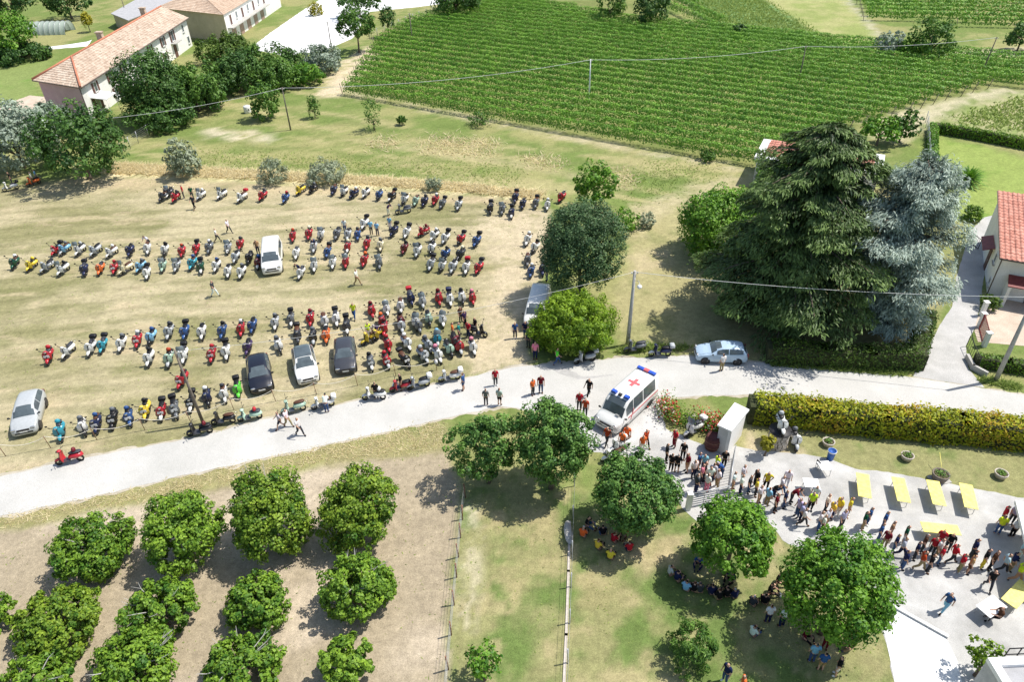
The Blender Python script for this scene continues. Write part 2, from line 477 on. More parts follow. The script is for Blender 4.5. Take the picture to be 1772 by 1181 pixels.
def ground_mat():
    m, nt, b = new_mat('ground_cover')
    at = nt.nodes.new('ShaderNodeAttribute'); at.attribute_name = 'albedo'
    ge = nt.nodes.new('ShaderNodeNewGeometry')
    n1 = nt.nodes.new('ShaderNodeTexNoise'); n1.inputs['Scale'].default_value = 2.2; n1.inputs['Detail'].default_value = 8; n1.inputs['Roughness'].default_value = 0.75
    n2 = nt.nodes.new('ShaderNodeTexNoise'); n2.inputs['Scale'].default_value = 9.0; n2.inputs['Detail'].default_value = 6; n2.inputs['Roughness'].default_value = 0.8
    for n in (n1, n2): nt.links.new(ge.outputs['Position'], n.inputs['Vector'])
    mr = nt.nodes.new('ShaderNodeMapRange'); mr.inputs['From Min'].default_value = 0.28; mr.inputs['From Max'].default_value = 0.72
    mr.inputs['To Min'].default_value = 0.70; mr.inputs['To Max'].default_value = 1.30
    nt.links.new(n1.outputs['Fac'], mr.inputs['Value'])
    mr2 = nt.nodes.new('ShaderNodeMapRange'); mr2.inputs['From Min'].default_value = 0.28; mr2.inputs['From Max'].default_value = 0.72
    mr2.inputs['To Min'].default_value = 0.70; mr2.inputs['To Max'].default_value = 1.30
    nt.links.new(n2.outputs['Fac'], mr2.inputs['Value'])
    mu = nt.nodes.new('ShaderNodeMath'); mu.operation = 'MULTIPLY'
    nt.links.new(mr.outputs[0], mu.inputs[0]); nt.links.new(mr2.outputs[0], mu.inputs[1])
    n3 = nt.nodes.new('ShaderNodeTexNoise'); n3.inputs['Scale'].default_value = 24.0; n3.inputs['Detail'].default_value = 4; n3.inputs['Roughness'].default_value = 0.8
    nt.links.new(ge.outputs['Position'], n3.inputs['Vector'])
    mr3 = nt.nodes.new('ShaderNodeMapRange'); mr3.inputs['From Min'].default_value = 0.3; mr3.inputs['From Max'].default_value = 0.7; mr3.inputs['To Min'].default_value = 0.62; mr3.inputs['To Max'].default_value = 1.38
    nt.links.new(n3.outputs['Fac'], mr3.inputs['Value'])
    mu0 = mu; mu = nt.nodes.new('ShaderNodeMath'); mu.operation = 'MULTIPLY'
    nt.links.new(mu0.outputs[0], mu.inputs[0]); nt.links.new(mr3.outputs[0], mu.inputs[1])
    s1 = nt.nodes.new('ShaderNodeVectorMath'); s1.operation = 'SCALE'
    nt.links.new(at.outputs['Color'], s1.inputs[0]); nt.links.new(mu.outputs[0], s1.inputs['Scale'])
    nt.links.new(s1.outputs[0], b.inputs['Base Color'])
    b.inputs['Roughness'].default_value = 0.95; b.inputs['Specular IOR Level'].default_value = 0.15
    bp = nt.nodes.new('ShaderNodeBump'); bp.inputs['Strength'].default_value = 0.55; bp.inputs['Distance'].default_value = 0.08
    nt.links.new(n2.outputs['Fac'], bp.inputs['Height']); nt.links.new(bp.outputs[0], b.inputs['Normal'])
    return m
GROUND = ground_mat()

def ground_block(x0, x1, y0, y1, st):
    nx, ny = int(round((x1 - x0) / st)), int(round((y1 - y0) / st))
    xs = np.linspace(x0, x1, nx + 1); ys = np.linspace(y0, y1, ny + 1)
    X, Y = np.meshgrid(xs, ys, indexing='xy')
    c, z = ground_colour(X, Y)
    idx = np.arange((nx + 1) * (ny + 1)).reshape(ny + 1, nx + 1)
    F = np.stack([idx[:-1, :-1], idx[:-1, 1:], idx[1:, 1:], idx[1:, :-1]], -1).reshape(-1, 4)
    fz = z[:-1, :-1].reshape(-1)
    V = np.stack([X.ravel(), Y.ravel(), np.zeros(X.size)], -1)
    return V, c.reshape(-1, 3), F, fz

def build_ground():
    far = 2400.0
    blocks = [ground_block(-60, 60, 9, 81, 0.3), ground_block(-261, -60, 9, 81, 0.9), ground_block(60, 261, 9, 81, 0.9),
              ground_block(-261, 261, 81, 330, 0.9)]
    for (x0, x1, y0, y1) in ((-far, -261, -far, far), (261, far, -far, far), (-261, 261, 330, far), (-261, 261, -far, 9)):
        V = np.array([(x0, y0, 0), (x1, y0, 0), (x1, y1, 0), (x0, y1, 0)], float)
        blocks.append((V, np.tile(np.array(MEAD) * 0.9 + 0.02, (4, 1)), np.array([[0, 1, 2, 3]]), np.array([-1])))
    Vs, Cs, Fs, Zs, o = [], [], [], [], 0
    for V, c, F, z in blocks:
        Vs.append(V); Cs.append(c); Fs.append(F + o); Zs.append(z); o += len(V)
    V, Cc, F, Z = np.concatenate(Vs), np.concatenate(Cs), np.concatenate(Fs), np.concatenate(Zs)
    for zi in range(-1, len(ZONES)):
        sel = F[Z == zi]
        if not len(sel): continue
        used, inv = np.unique(sel.ravel(), return_inverse=True)
        n = len(sel)
        name = 'ground' if zi < 0 else ZONES[zi][0]
        me = bpy.data.meshes.new(name)
        me.vertices.add(len(used)); me.vertices.foreach_set('co', V[used].ravel().astype(np.float32))
        me.loops.add(n * 4); me.loops.foreach_set('vertex_index', inv.astype(np.int32))
        me.polygons.add(n); me.polygons.foreach_set('loop_start', np.arange(0, n * 4, 4, dtype=np.int32))
        me.update(calc_edges=True)
        a = me.attributes.new('albedo', 'FLOAT_COLOR', 'POINT')
        a.data.foreach_set('color', np.concatenate([Cc[used], np.ones((len(used), 1))], 1).ravel().astype(np.float32))
        me.materials.append(GROUND)
        tag(link(bpy.data.objects.new(name, me)), kind='structure')
build_ground()

def smooth_outline(pts, step=0.5, amp=0.07, closed=True, rng=random.Random(3)):
    out = []
    n = len(pts)
    for i in range(n):
        a, b = Vector(pts[i]), Vector(pts[(i + 1) % n])
        k = max(1, int((b - a).length / step))
        for j in range(k):
            p = a.lerp(b, j / k)
            q = mnoise.noise_vector((p.x * 0.9, p.y * 0.9, 0)) * amp * 1.4 + mnoise.noise_vector((p.x * 3, p.y * 3, 4)) * amp
            out.append((p.x + q.x, p.y + q.y))
    return out

def sheet(name, poly, z, mat, amp=0.07, step=0.4, kind='structure', parent=None):
    bm = bmesh.new()
    vs = [bm.verts.new((x, y, z)) for x, y in smooth_outline(poly, step, amp)]
    es = [bm.edges.new((vs[i], vs[(i + 1) % len(vs)])) for i in range(len(vs))]
    bmesh.ops.triangle_fill(bm, edges=es, use_beauty=True)
    bmesh.ops.recalc_face_normals(bm, faces=bm.faces)
    for f in bm.faces:
        if f.normal.z < 0: f.normal_flip()
    me = bpy.data.meshes.new(name); bm.to_mesh(me); bm.free()
    me.materials.append(mat)
    o = link(bpy.data.objects.new(name, me), parent)
    if kind: o['kind'] = kind
    return o

ASPH = noisy_mat('pale_asphalt', (0.41, 0.405, 0.38), (0.53, 0.52, 0.495), 0.22, 0.9, 0.15, 22.0, stops=(0.3, 0.7))
GRAVEL = noisy_mat('gravel', (0.33, 0.325, 0.31), (0.52, 0.515, 0.50), 0.32, 0.95, 0.5, 26.0, detail=9.0, stops=(0.34, 0.62))
CONC = noisy_mat('white_concrete', (0.72, 0.72, 0.71), (0.82, 0.82, 0.81), 0.6, 0.85, 0.1, 12.0)
DRIVE = noisy_mat('driveway_concrete', (0.37, 0.365, 0.35), (0.48, 0.47, 0.455), 0.5, 0.9, 0.15, 14.0)
TANPAVE = noisy_mat('tan_paving', (0.46, 0.37, 0.29), (0.56, 0.47, 0.38), 0.8, 0.9, 0.2, 12.0)

sheet('courtyard', px((1000, 702), (1020, 690), (1140, 684), (1148, 700), (1150, 742), (1200, 762), (1236, 775), (1262, 772), (1300, 778), (1392, 788), (1440, 796), (1480, 811), (1560, 823), (1650, 839), (1772, 863), (1900, 890), (1900, 1330), (1560, 1330), (1545, 1181), (1528, 1090), (1535, 1040), (1480, 1000), (1400, 960), (1352, 935), (1330, 905), (1255, 880), (1205, 902), (1180, 880), (1160, 840), (1080, 790), (1020, 780), (1000, 740)), 0.006, GRAVEL, 0.12)
ROADPOLY = px((-160, 864), (0, 826), (100, 803), (230, 777), (345, 757), (450, 728), (560, 706), (700, 678), (800, 655), (870, 640), (960, 628), (1080, 620), (1180, 617), (1300, 626), (1400, 637), (1500, 645), (1600, 656), (1700, 672), (1772, 684), (1950, 715), (1950, 770), (1772, 735), (1600, 708), (1400, 690), (1290, 683), (1140, 688), (1060, 705), (1010, 712), (930, 712), (860, 704), (780, 722), (680, 746), (560, 772), (400, 806), (260, 837), (130, 867), (0, 894), (-160, 930))
sheet('road', ROADPOLY, 0.012, ASPH, 0.09)
def widen(poly, w):
    n = len(poly); A = sum(poly[i][0] * poly[(i + 1) % n][1] - poly[(i + 1) % n][0] * poly[i][1] for i in range(n))
    out = []
    for i in range(n):
        a, b = Vector(poly[i - 1]), Vector(poly[(i + 1) % n]); t = (b - a).normalized(); nn = Vector((t.y, -t.x)) * (1 if A > 0 else -1)
        out.append((poly[i][0] + nn.x * w, poly[i][1] + nn.y * w))
    return out
SHOULDER = noisy_mat('dusty_shoulder', (0.34, 0.30, 0.22), (0.50, 0.46, 0.38), 0.9, 0.95, 0.4, 24.0, detail=8.0)
sheet('road_shoulder', widen(ROADPOLY, 0.22), 0.004, SHOULDER, 0.26, 0.35)
sheet('driveway', px((1580, 652), (1602, 610), (1622, 570), (1648, 530), (1655, 480), (1680, 400), (1700, 378), (1740, 366), (1735, 395), (1708, 440), (1700, 500), (1690, 560), (1672, 600), (1676, 640), (1704, 671)), 0.008, DRIVE, 0.05)
sheet('house_terrace', px((1692, 548), (1716, 520), (1790, 500), (1850, 540), (1820, 604), (1692, 592), (1686, 574)), 0.010, TANPAVE, 0.03)
sheet('farmyard', px((432, 84), (470, 55), (528, 15), (560, -5), (830, -30), (880, -30), (800, 2), (720, 12), (640, 20), (610, 66), (560, 88), (490, 96)), 0.010, CONC, 0.1)
sheet('concrete_ramp', px((1545, 1052), (1634, 1102), (1640, 1112), (1656, 1145), (1664, 1181), (1680, 1300), (1560, 1300), (1548, 1181), (1530, 1092)), 0.016, CONC, 0.02)
sheet('farm_track', px((-200, 260), (-60, 200), (0, 185), (50, 165), (90, 168), (110, 190), (60, 215), (-50, 250), (-200, 310)), 0.010, TANPAVE, 0.15)
sheet('village_lane', px((50, 84), (110, 78), (150, 72), (160, 68), (150, 80), (90, 85), (40, 92)), 0.010, CONC, 0.1)
STAIN = noisy_mat('damp_asphalt', (0.34, 0.335, 0.32), (0.44, 0.43, 0.42), 2.0, 0.8, 0.1)
so = sheet('damp_patch', px((958, 640), (975, 639), (996, 645), (1004, 652), (1030, 652), (1060, 648), (1060, 650), (1030, 655), (1000, 657), (985, 652), (968, 648)), 0.016, STAIN, 0.05, 0.2)

# low kerb along the ramp
def wall_along(name, pts, h, w, mat, z0=0.0, parent=None):
    mb = MB()
    for a, b in zip(pts[:-1], pts[1:]):
        a, b = Vector(a[:2] + (0,)) if len(a) == 2 else Vector(a), Vector(b[:2] + (0,)) if len(b) == 2 else Vector(b)
        d = b - a
        mb.box(((a + b) / 2) + Vector((0, 0, z0 + h / 2)), (d.length + w * 0.98, w, h), math.atan2(d.y, d.x))
    return mb.build(name, mat, parent)
tag(wall_along('ramp_kerb', px((1541, 1049), (1637, 1103)), 0.16, 0.18, METALG), 'low grey concrete kerb along the edge of the white ramp', 'kerb')

# ================================================================== VEGETATION
LM = {}
LM['hazel'] = leaf_mat('hazel_leaf', (0.045, 0.135, 0.012), (0.27, 0.43, 0.04), 0.25)
LM['hazel2'] = leaf_mat('hazel_leaf_yellowish', (0.05, 0.14, 0.012), (0.31, 0.435, 0.042), 0.27)
LM['linden'] = leaf_mat('linden_leaf', (0.035, 0.115, 0.022), (0.19, 0.35, 0.065), 0.22)
LM['bright'] = leaf_mat('bright_leaf', (0.045, 0.155, 0.014), (0.22, 0.42, 0.035), 0.28)
LM['oak'] = leaf_mat('dark_round_leaf', (0.04, 0.095, 0.035), (0.15, 0.25, 0.095), 0.2)
LM['yew'] = leaf_mat('yellow_conifer', (0.06, 0.15, 0.01), (0.3, 0.46, 0.03), 0.28)
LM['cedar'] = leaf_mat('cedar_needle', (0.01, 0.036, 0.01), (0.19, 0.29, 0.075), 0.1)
LM['bluecedar'] = leaf_mat('blue_cedar_needle', (0.085, 0.135, 0.11), (0.45, 0.54, 0.45), 0.15)
LM['vine'] = leaf_mat('vine_leaf', (0.05, 0.17, 0.018), (0.3, 0.54, 0.075), 0.28)
LM['silver'] = leaf_mat('silver_leaf', (0.125, 0.188, 0.112), (0.468, 0.546, 0.442), 0.25)
LM['dark'] = leaf_mat('dark_leaf', (0.025, 0.08, 0.016), (0.115, 0.23, 0.04), 0.22)
LM['mid'] = leaf_mat('mid_leaf', (0.038, 0.115, 0.015), (0.18, 0.33, 0.05), 0.25)
LM['olive'] = leaf_mat('olive_leaf', (0.163, 0.213, 0.125), (0.442, 0.494, 0.338), 0.25)
LM['hedge'] = leaf_mat('golden_hedge_leaf', (0.16, 0.22, 0.015), (0.66, 0.60, 0.03), 0.35, hue=[(0.45, (0.42, 0.46, 0.02)), (0.93, (0.58, 0.30, 0.05))])
LM['laurel'] = leaf_mat('laurel_leaf', (0.035, 0.08, 0.012), (0.13, 0.22, 0.02), 0.22)
LM['box'] = leaf_mat('box_leaf', (0.055, 0.14, 0.012), (0.22, 0.37, 0.025), 0.25)
LM['yellow'] = leaf_mat('golden_leaf', (0.25, 0.25, 0.015), (0.5, 0.46, 0.04), 0.3)
LM['straw'] = leaf_mat('straw_blade', (0.62, 0.53, 0.31), (0.85, 0.76, 0.50), 0.5, 0.9)
LM['grass'] = leaf_mat('grass_blade', (0.17, 0.26, 0.05), (0.38, 0.46, 0.13), 0.35, 0.8)
LM['redrose'] = leaf_mat('red_petal', (0.45, 0.02, 0.03), (0.7, 0.12, 0.10), 0.3)
LM['whiterose'] = leaf_mat('white_petal', (0.62, 0.58, 0.40), (0.82, 0.80, 0.70), 0.3)
CORE = noisy_mat('twig_core', (0.03, 0.04, 0.015), (0.06, 0.065, 0.03), 5, 0.95, 0)

def crown_mesh(name, rx, ry, rz, n, leaf, seed, mat, lobes=0.22, ncl=None, clump=0.30, shell=(0.60, 1.0), up=0.55, bottom=-0.75, aspect=0.62, drop=0.0, floor=None):
    rng = np.random.default_rng(seed)
    ncl = ncl or max(90, int(n / 55))
    tsh = rng.normal(0, 0.09)
    d = unit(rng.normal(size=(ncl * 3, 3)))
    d = d[d[:, 2] > bottom][:ncl]
    ncl = len(d)
    ph = unit(rng.normal(size=(9, 3))); fr = rng.uniform(2.0, 5.5, 9); of = rng.uniform(0, 6.28, 9); am = rng.uniform(0.4, 1.0, 9)
    lob = 1 + lobes * (np.sin((d @ ph.T) * fr + of) * am).sum(1) / 3.0
    rr = shell[0] + (shell[1] - shell[0]) * rng.random(ncl) ** 0.55
    inner = rng.random(ncl) < 0.16
    rr[inner] *= rng.uniform(0.35, 0.8, inner.sum())
    R = np.array([rx, ry, rz])
    c = d * (rr * lob)[:, None] * R
    ctint = rng.normal(0, 0.20, ncl)
    k = rng.integers(0, ncl, n)
    cr = clump * (rx + ry + rz) / 3 * rng.uniform(0.55, 1.15, ncl)
    off = unit(rng.normal(size=(n, 3))) * rng.uniform(0.35, 1.0, (n, 1)) ** 0.5 * 0.78
    p = c[k] + off * cr[k][:, None]
    if drop: p[:, 2] -= drop * np.abs(rng.normal(size=n)) * cr[k]
    nrm = d[k] * 0.45 + off * 0.95 + np.array([0, 0, up * 0.7]) + rng.normal(size=(n, 3)) * 0.42
    s = leaf * rng.uniform(0.65, 1.35, n)
    if floor is not None:
        p[:, 2] = np.maximum(p[:, 2], floor + rng.random(n) * 0.25)
    V = leaf_quads(p, nrm, s, s * aspect, rng, droop=0.15)
    tint = 0.44 + tsh + ctint[k] + rng.normal(0, 0.18, n)
    return quads_mesh(name, V, tint, mat)

def trunk_mesh(h, r, spread, seed, mat=BARK, limbs=6, lean=0.0):
    rg = random.Random(seed)
    mb = MB()
    top = Vector((rg.uniform(-.1, .1) * h + lean, rg.uniform(-.1, .1) * h, h))
    mb.tube([(0, 0, -0.05), (0, 0, h * 0.12), tuple(top * 0.5 + Vector((0, 0, 0))), tuple(top)], [r * 1.5, r * 1.05, r * 0.85, r * 0.55], 8)
    for i in range(limbs):
        a = 2 * PI * i / limbs + rg.uniform(-.4, .4)
        t = rg.uniform(0.5, 0.98)
        s = Vector((top.x * t, top.y * t, h * t))
        e = Vector((math.cos(a) * spread * rg.uniform(.5, .8), math.sin(a) * spread * rg.uniform(.5, .8), h * t + spread * rg.uniform(0.3, 0.8)))
        mid = s.lerp(e, 0.5) + Vector((rg.uniform(-.1, .1), rg.uniform(-.1, .1), 0.12)) * spread
        mb.tube([s, mid, e], [r * 0.5, r * 0.33, r * 0.12], 6)
    me = mb.mesh('trunk'); me.materials.append(mat)
    return me

def tree_box(name, box, mat, label, cat='tree', group=None, clear=0.5, leaf=0.18, dens=1.0, lobes=0.22, seed=None, rzmax=1.5, rzmin=0.55, trunk=True, aspect=0.62, clump=0.30, up=0.55, fullh=None, bottom=-0.75, shell=(0.60, 1.0), partname='crown', drop=0.0, k=None):
    """tree whose crown fills the given extent in the photograph; its size and height follow from the camera"""
    x0, y0, x1, y1 = box
    cx, cy = (x0 + x1) / 2, (y0 + y1) / 2
    hc, rz = 2.0, 1.0
    for _ in range(6):
        m = mpp(cx, cy, hc)
        w = G(cx, cy, hc)
        dv = w - Vector((0, 0, CAM_H)); th = math.asin(-dv.z / dv.length)
        rx = (x1 - x0) / 2 * m
        hh = (y1 - y0) / 2 * m
        q = hh * hh - (rx * math.sin(th)) ** 2
        rz = math.sqrt(max(q, 0)) / math.cos(th) if q > 0 else 0
        rz = min(max(rz, rx * rzmin), rx * rzmax)
        hc = (rz * 0.98 + clear if clear >= 0.3 else rz * 0.78 + clear) if fullh is None else fullh - rz
    seed = seed if seed is not None else int(cx * 7 + cy * 13)
    w = G(cx, cy, hc)
    area = 4 * PI * ((rx * rx * 0.6 + rx * rz * 0.4))
    n = int(min(30000, max(700, dens * area * 2.6 / (leaf * leaf * aspect * 0.9))))
    root = empty(name, (w.x, w.y, 0), 0, label, cat, group)
    k = k or (0.86 if cy > 640 else 0.96)
    cm = crown_mesh(partname, rx * k, rx * k, rz * k, n, leaf, seed, mat, lobes, clump=clump, aspect=aspect, up=up, bottom=bottom, shell=shell, drop=drop, floor=0.08 - hc)
    c = inst(partname, cm, root, loc=(0, 0, hc))
    if trunk:
        t = trunk_mesh(max(hc - rz * 0.35, 0.3), 0.05 + 0.035 * rx, rx * 0.8, seed)
        inst('trunk', t, root)
    return root, rx, rz, hc

# --- orchard of hazel trees
ORD = ['first', 'second', 'third', 'fourth', 'fifth', 'sixth', 'seventh', 'eighth', 'ninth', 'tenth', 'eleventh', 'twelfth', 'thirteenth', 'fourteenth', 'fifteenth', 'sixteenth', 'seventeenth', 'eighteenth', 'nineteenth', 'twentieth'] + ['twenty-' + q for q in ('first', 'second', 'third', 'fourth', 'fifth', 'sixth', 'seventh', 'eighth', 'ninth')] + ['thirtieth', 'thirty-first', 'thirty-second', 'thirty-third', 'thirty-fourth', 'thirty-fifth']
ORCH = [('roadside', [(547, 803, 690, 958), (388, 800, 542, 985), (245, 845, 387, 1000), (88, 888, 232, 1010)]),
        ('middle', [(542, 950, 683, 1083), (375, 985, 506, 1100), (212, 998, 341, 1116), (25, 1010, 186, 1140), (-70, 1025, 20, 1115)]),
        ('third', [(545, 1095, 655, 1200), (340, 1095, 493, 1215), (142, 1102, 314, 1215), (-10, 1130, 122, 1240)])]
for rown, boxes in ORCH:
    for i, b in enumerate(boxes):
        lb = 'bushy hazel tree %s from the rusty fence in the %s orchard row' % (ORD[i], rown)
        if b[0] == 388: lb = 'tallest bushy hazel tree, second from the rusty fence in the roadside row'
        rt_, rx_, rz_, hc_ = tree_box('hazel_tree', b, LM['hazel2' if (b[0] + b[1]) % 3 == 0 else 'hazel'], lb, group='hazel trees in the orchard', clear=0.15, leaf=0.18, dens=1.45, lobes=0.18, clump=0.22, up=0.5, rzmax=1.25, k=0.88, aspect=0.7)
        if b[0] % 2 == 0:      # bare grey twigs that stand out of the crown
            rg_ = random.Random(b[0]); tw = MB()
            for q_ in range(7):
                a_ = rg_.uniform(0, 6.28); e_ = Vector((math.cos(a_) * .75, math.sin(a_) * .75, rg_.uniform(.4, 1.0))).normalized()
                s_ = Vector((0, 0, hc_)) + Vector((e_.x * rx_, e_.y * rx_, e_.z * rz_)) * .45; t_ = Vector((0, 0, hc_)) + Vector((e_.x * rx_, e_.y * rx_, e_.z * rz_)) * rg_.uniform(.98, 1.14)
                m_ = s_.lerp(t_, .6) + Vector((rg_.uniform(-.15, .15), rg_.uniform(-.15, .15), 0)); tw.tube([s_, m_, t_], [.035, .022, .008], 5, cap=False)
                tw.tube([m_, m_ + (t_ - s_) * .3 + Vector((rg_.uniform(-.3, .3), rg_.uniform(-.3, .3), .1))], [.015, .006], 4, cap=False)
            tw.build('dead_twigs', CONCP, rt_)['kind'] = 'stuff'
# --- lindens round the courtyard
LIND = [((782, 702, 902, 838), 'loose ragged linden at the roadside beside the denser round one'), ((884, 683, 1026, 842), 'dense round linden between the road and the ambulance'),
        ((1020, 777, 1182, 922), 'round linden shading seated people beside the sliding gate'), ((1195, 855, 1347, 997), 'linden with bright leaves between the gate and the queue'),
        ((1352, 915, 1552, 1112), 'largest linden crown beside the white ramp and gravel yard')]
for i, (b, lb) in enumerate(LIND):
    tree_box('linden_tree', b, LM['linden'] if i < 2 else LM['hazel'] if i == 9 else LM['bright'] if i > 2 else LM['linden'], lb, group='lindens round the courtyard', clear=1.5 if i else 1.0, leaf=0.19, dens=1.45 if i else 0.9, lobes=0.14 if i else 0.26, clump=0.22, k=0.93, rzmax=1.15, aspect=0.6, drop=0.2)
tree_box('round_shrub', (1148, 1072, 1244, 1172), LM['mid'], 'feathery round shrub alone on the garden lawn', 'shrub', clear=0.05, leaf=0.2, dens=0.6, aspect=0.25, lobes=0.15, trunk=False, rzmax=1.0)
tree_box('young_tree', (800, 1108, 872, 1180), LM['bright'], 'small bright green young tree beside the rusty fence', clear=0.8, leaf=0.2, dens=0.45, lobes=0.3)
tree_box('yellow_shrub', (1315, 748, 1342, 788), LM['yellow'], 'little yellow green sapling in front of the round stone pedestal', 'shrub', clear=0.4, leaf=0.2, dens=0.4, lobes=0.3)
tree_box('courtyard_shrub', (1676, 1108, 1740, 1168), LM['yew'], 'sparse yellow green shrub beside the grey flat roof', 'shrub', clear=0.8, leaf=0.2, dens=0.35, lobes=0.35, fullh=2.6)
# --- trees in the middle
tree_box('holm_oak', (930, 338, 1088, 512), LM['oak'], 'big dark grey green round tree beside the scooter field', clear=1.0, leaf=0.20, dens=1.1, lobes=0.14, clump=0.22, rzmax=1.15, aspect=0.55, k=0.9)
tree_box('golden_conifer', (914, 494, 1078, 622), LM['yew'], 'yellow green spreading conifer in front of the dark round tree', clear=0.1, leaf=0.30, dens=1.0, lobes=0.22, aspect=0.26, clump=0.22, rzmax=0.95, up=0.4, k=0.86)
tree_box('walnut_tree', (994, 282, 1072, 354), LM['bright'], 'small bright green tree behind the dark round tree', clear=1.0, leaf=0.3, dens=0.8)
tree_box('green_shrub', (1052, 358, 1108, 408), LM['bright'], 'bright green shrub between the dark tree and the small round bush', 'shrub', clear=0.05, leaf=0.22, dens=0.5, lobes=0.3, trunk=False)
tree_box('round_bush', (1104, 368, 1134, 397), LM['olive'], 'small round variegated bush on the grass track', 'shrub', clear=0.05, leaf=0.18, dens=0.7, lobes=0.1, trunk=False)
tree_box('fig_tree', (1168, 322, 1320, 462), LM['bright'], 'broad bright green tree at the foot of the big cedar', clear=0.1, leaf=0.26, dens=1.1, lobes=0.18, clump=0.24, rzmax=0.9)
# --- left edge and farmhouse planting
tree_box('silver_tree', (-40, 155, 75, 310), LM['silver'], 'silver leaved tree beside the dark bushy tree by the farm track', clear=0.25, leaf=0.42, dens=1.0, lobes=0.3, rzmax=1.3)
tree_box('bushy_tree', (52, 180, 208, 308), LM['dark'], 'dark bushy tree at the corner of the scooter field', clear=0.6, leaf=0.42, dens=0.75, lobes=0.2, rzmax=1.0)
tree_box('bushy_tree', (40, 178, 130, 240), LM['silver'], 'pale grey green tree top in front of the pink end wall', clear=2.0, leaf=0.45, dens=0.6, lobes=0.25, rzmax=1.0)
tree_box('garden_tree', (196, 84, 330, 218), LM['dark'], 'tall dark tree covering the middle of the white farmhouse', clear=0.2, leaf=0.36, dens=1.0, lobes=0.22, rzmax=1.3, k=0.86)
tree_box('garden_tree', (292, 106, 378, 200), LM['mid'], 'lighter green tree beside the dark tree at the farmhouse', clear=0.2, leaf=0.40, dens=1.0, lobes=0.25)
for b, mt, lb in [((372, 104, 412, 166), 'mid', 'green shrub next to the lighter farmhouse tree'), ((405, 80, 470, 150), 'mid', 'broad green shrub along the farmyard edge'), ((345, 68, 440, 104), 'laurel', 'low dark hedge shrub under the cream building'),
                  ((455, 78, 530, 142), 'dark', 'dark green shrub along the farmyard edge'), ((520, 78, 588, 130), 'silver', 'grey green shrub at the end of the farmyard edge'), ((500, 108, 565, 150), 'bright', 'bright low shrub beside the sandy track'),
                  ((362, 96, 452, 166), 'dark', 'dark bushy shrub in the belt between farmhouse and meadow'), ((428, 98, 522, 156), 'mid', 'green bushy shrub in the belt below the farmyard'), ((318, 128, 392, 190), 'dark', 'dark bushy shrub below the lighter farmhouse tree'), ((228, 176, 330, 222), 'dark', 'low dark shrub at the foot of the tall farmhouse tree'),
                  ((432, 140, 482, 212), 'mid', 'tangled shrub beside the wooden pole with a white drum'), ((285, 240, 344, 312), 'olive', 'grey olive bush rooted in the dry grass bank')]:
    tree_box('garden_shrub', b, LM[mt], lb, 'shrub', group='shrubs along the farmyard', clear=0.1, leaf=0.38, dens=0.9, lobes=0.25, trunk=False)
for b, lb in [((450, 270, 497, 322), 'grey olive bush in the straw beside the wider one'), ((528, 276, 596, 322), 'wide grey olive bush in the straw behind the scooters'), ((735, 305, 764, 332), 'smallest grey olive bush in the straw strip')]:
    tree_box('olive_bush', b, LM['olive'], lb, 'bush', group='olive bushes in the straw', clear=0.1, leaf=0.32, dens=0.55, lobes=0.25, trunk=False, aspect=0.35)
tree_box('lime_tree', (-40, 25, 55, 92), LM['bright'], 'bright green round tree beside the plastic tunnel', clear=1.0, leaf=0.5, dens=0.7)
tree_box('dark_shrub', (-20, 74, 88, 108), LM['dark'], 'dark shrub bank below the bright round tree', 'shrub', rzmin=0.25, rzmax=0.35, clear=0.1, leaf=0.45, dens=0.7, trunk=False)
for b, lb in [((-30, -30, 62, 32), 'dark far tree behind the bright round one'), ((75, -28, 150, 24), 'dark far tree behind the plastic tunnel'), ((740, -30, 835, 22), 'dark tree at the top end of the farmyard'), ((585, -18, 655, 20), 'leafy tree behind the round tree of the farmyard')]:
    tree_box('far_tree', b, LM['dark'], lb, group='far trees', clear=1.0, leaf=0.6, dens=0.6)
tree_box('round_tree', (582, 14, 648, 70), LM['mid'], 'round clipped tree with a bare trunk in the farmyard', clear=2.2, leaf=0.45, dens=0.8, lobes=0.08)
tree_box('slim_tree', (656, 9, 684, 50), LM['dark'], 'slim dark egg shaped tree beside the wire fence', clear=1.4, leaf=0.4, dens=0.8, lobes=0.08, rzmax=1.6)
tree_box('yellow_bush', (534, 3, 558, 28), LM['yellow'], 'golden yellow bush against the cream building', 'shrub', clear=0.05, leaf=0.4, dens=0.7, trunk=False)
tree_box('small_fruit_tree', (140, 18, 158, 48), LM['yellow'], 'small yellow green fruit tree beside the plastic tunnel', clear=1.0, leaf=0.4, dens=0.5)
for b, lb in [((532, 158, 552, 212), 'thin young sapling beside the sandy track'), ((628, 162, 660, 230), 'wispy sapling on the meadow below the vines'), ((686, 198, 704, 216), 'tiny sapling on the meadow'), ((808, 196, 852, 214), 'low vine shrub at the front of the vineyard'), ((1210, 262, 1242, 276), 'low shrub at the vineyard corner')]:
    tree_box('sapling', b, LM['mid'], lb, 'sapling', group='saplings on the meadow', clear=0.2, leaf=0.25, dens=0.16, rzmax=2.2, lobes=0.3)
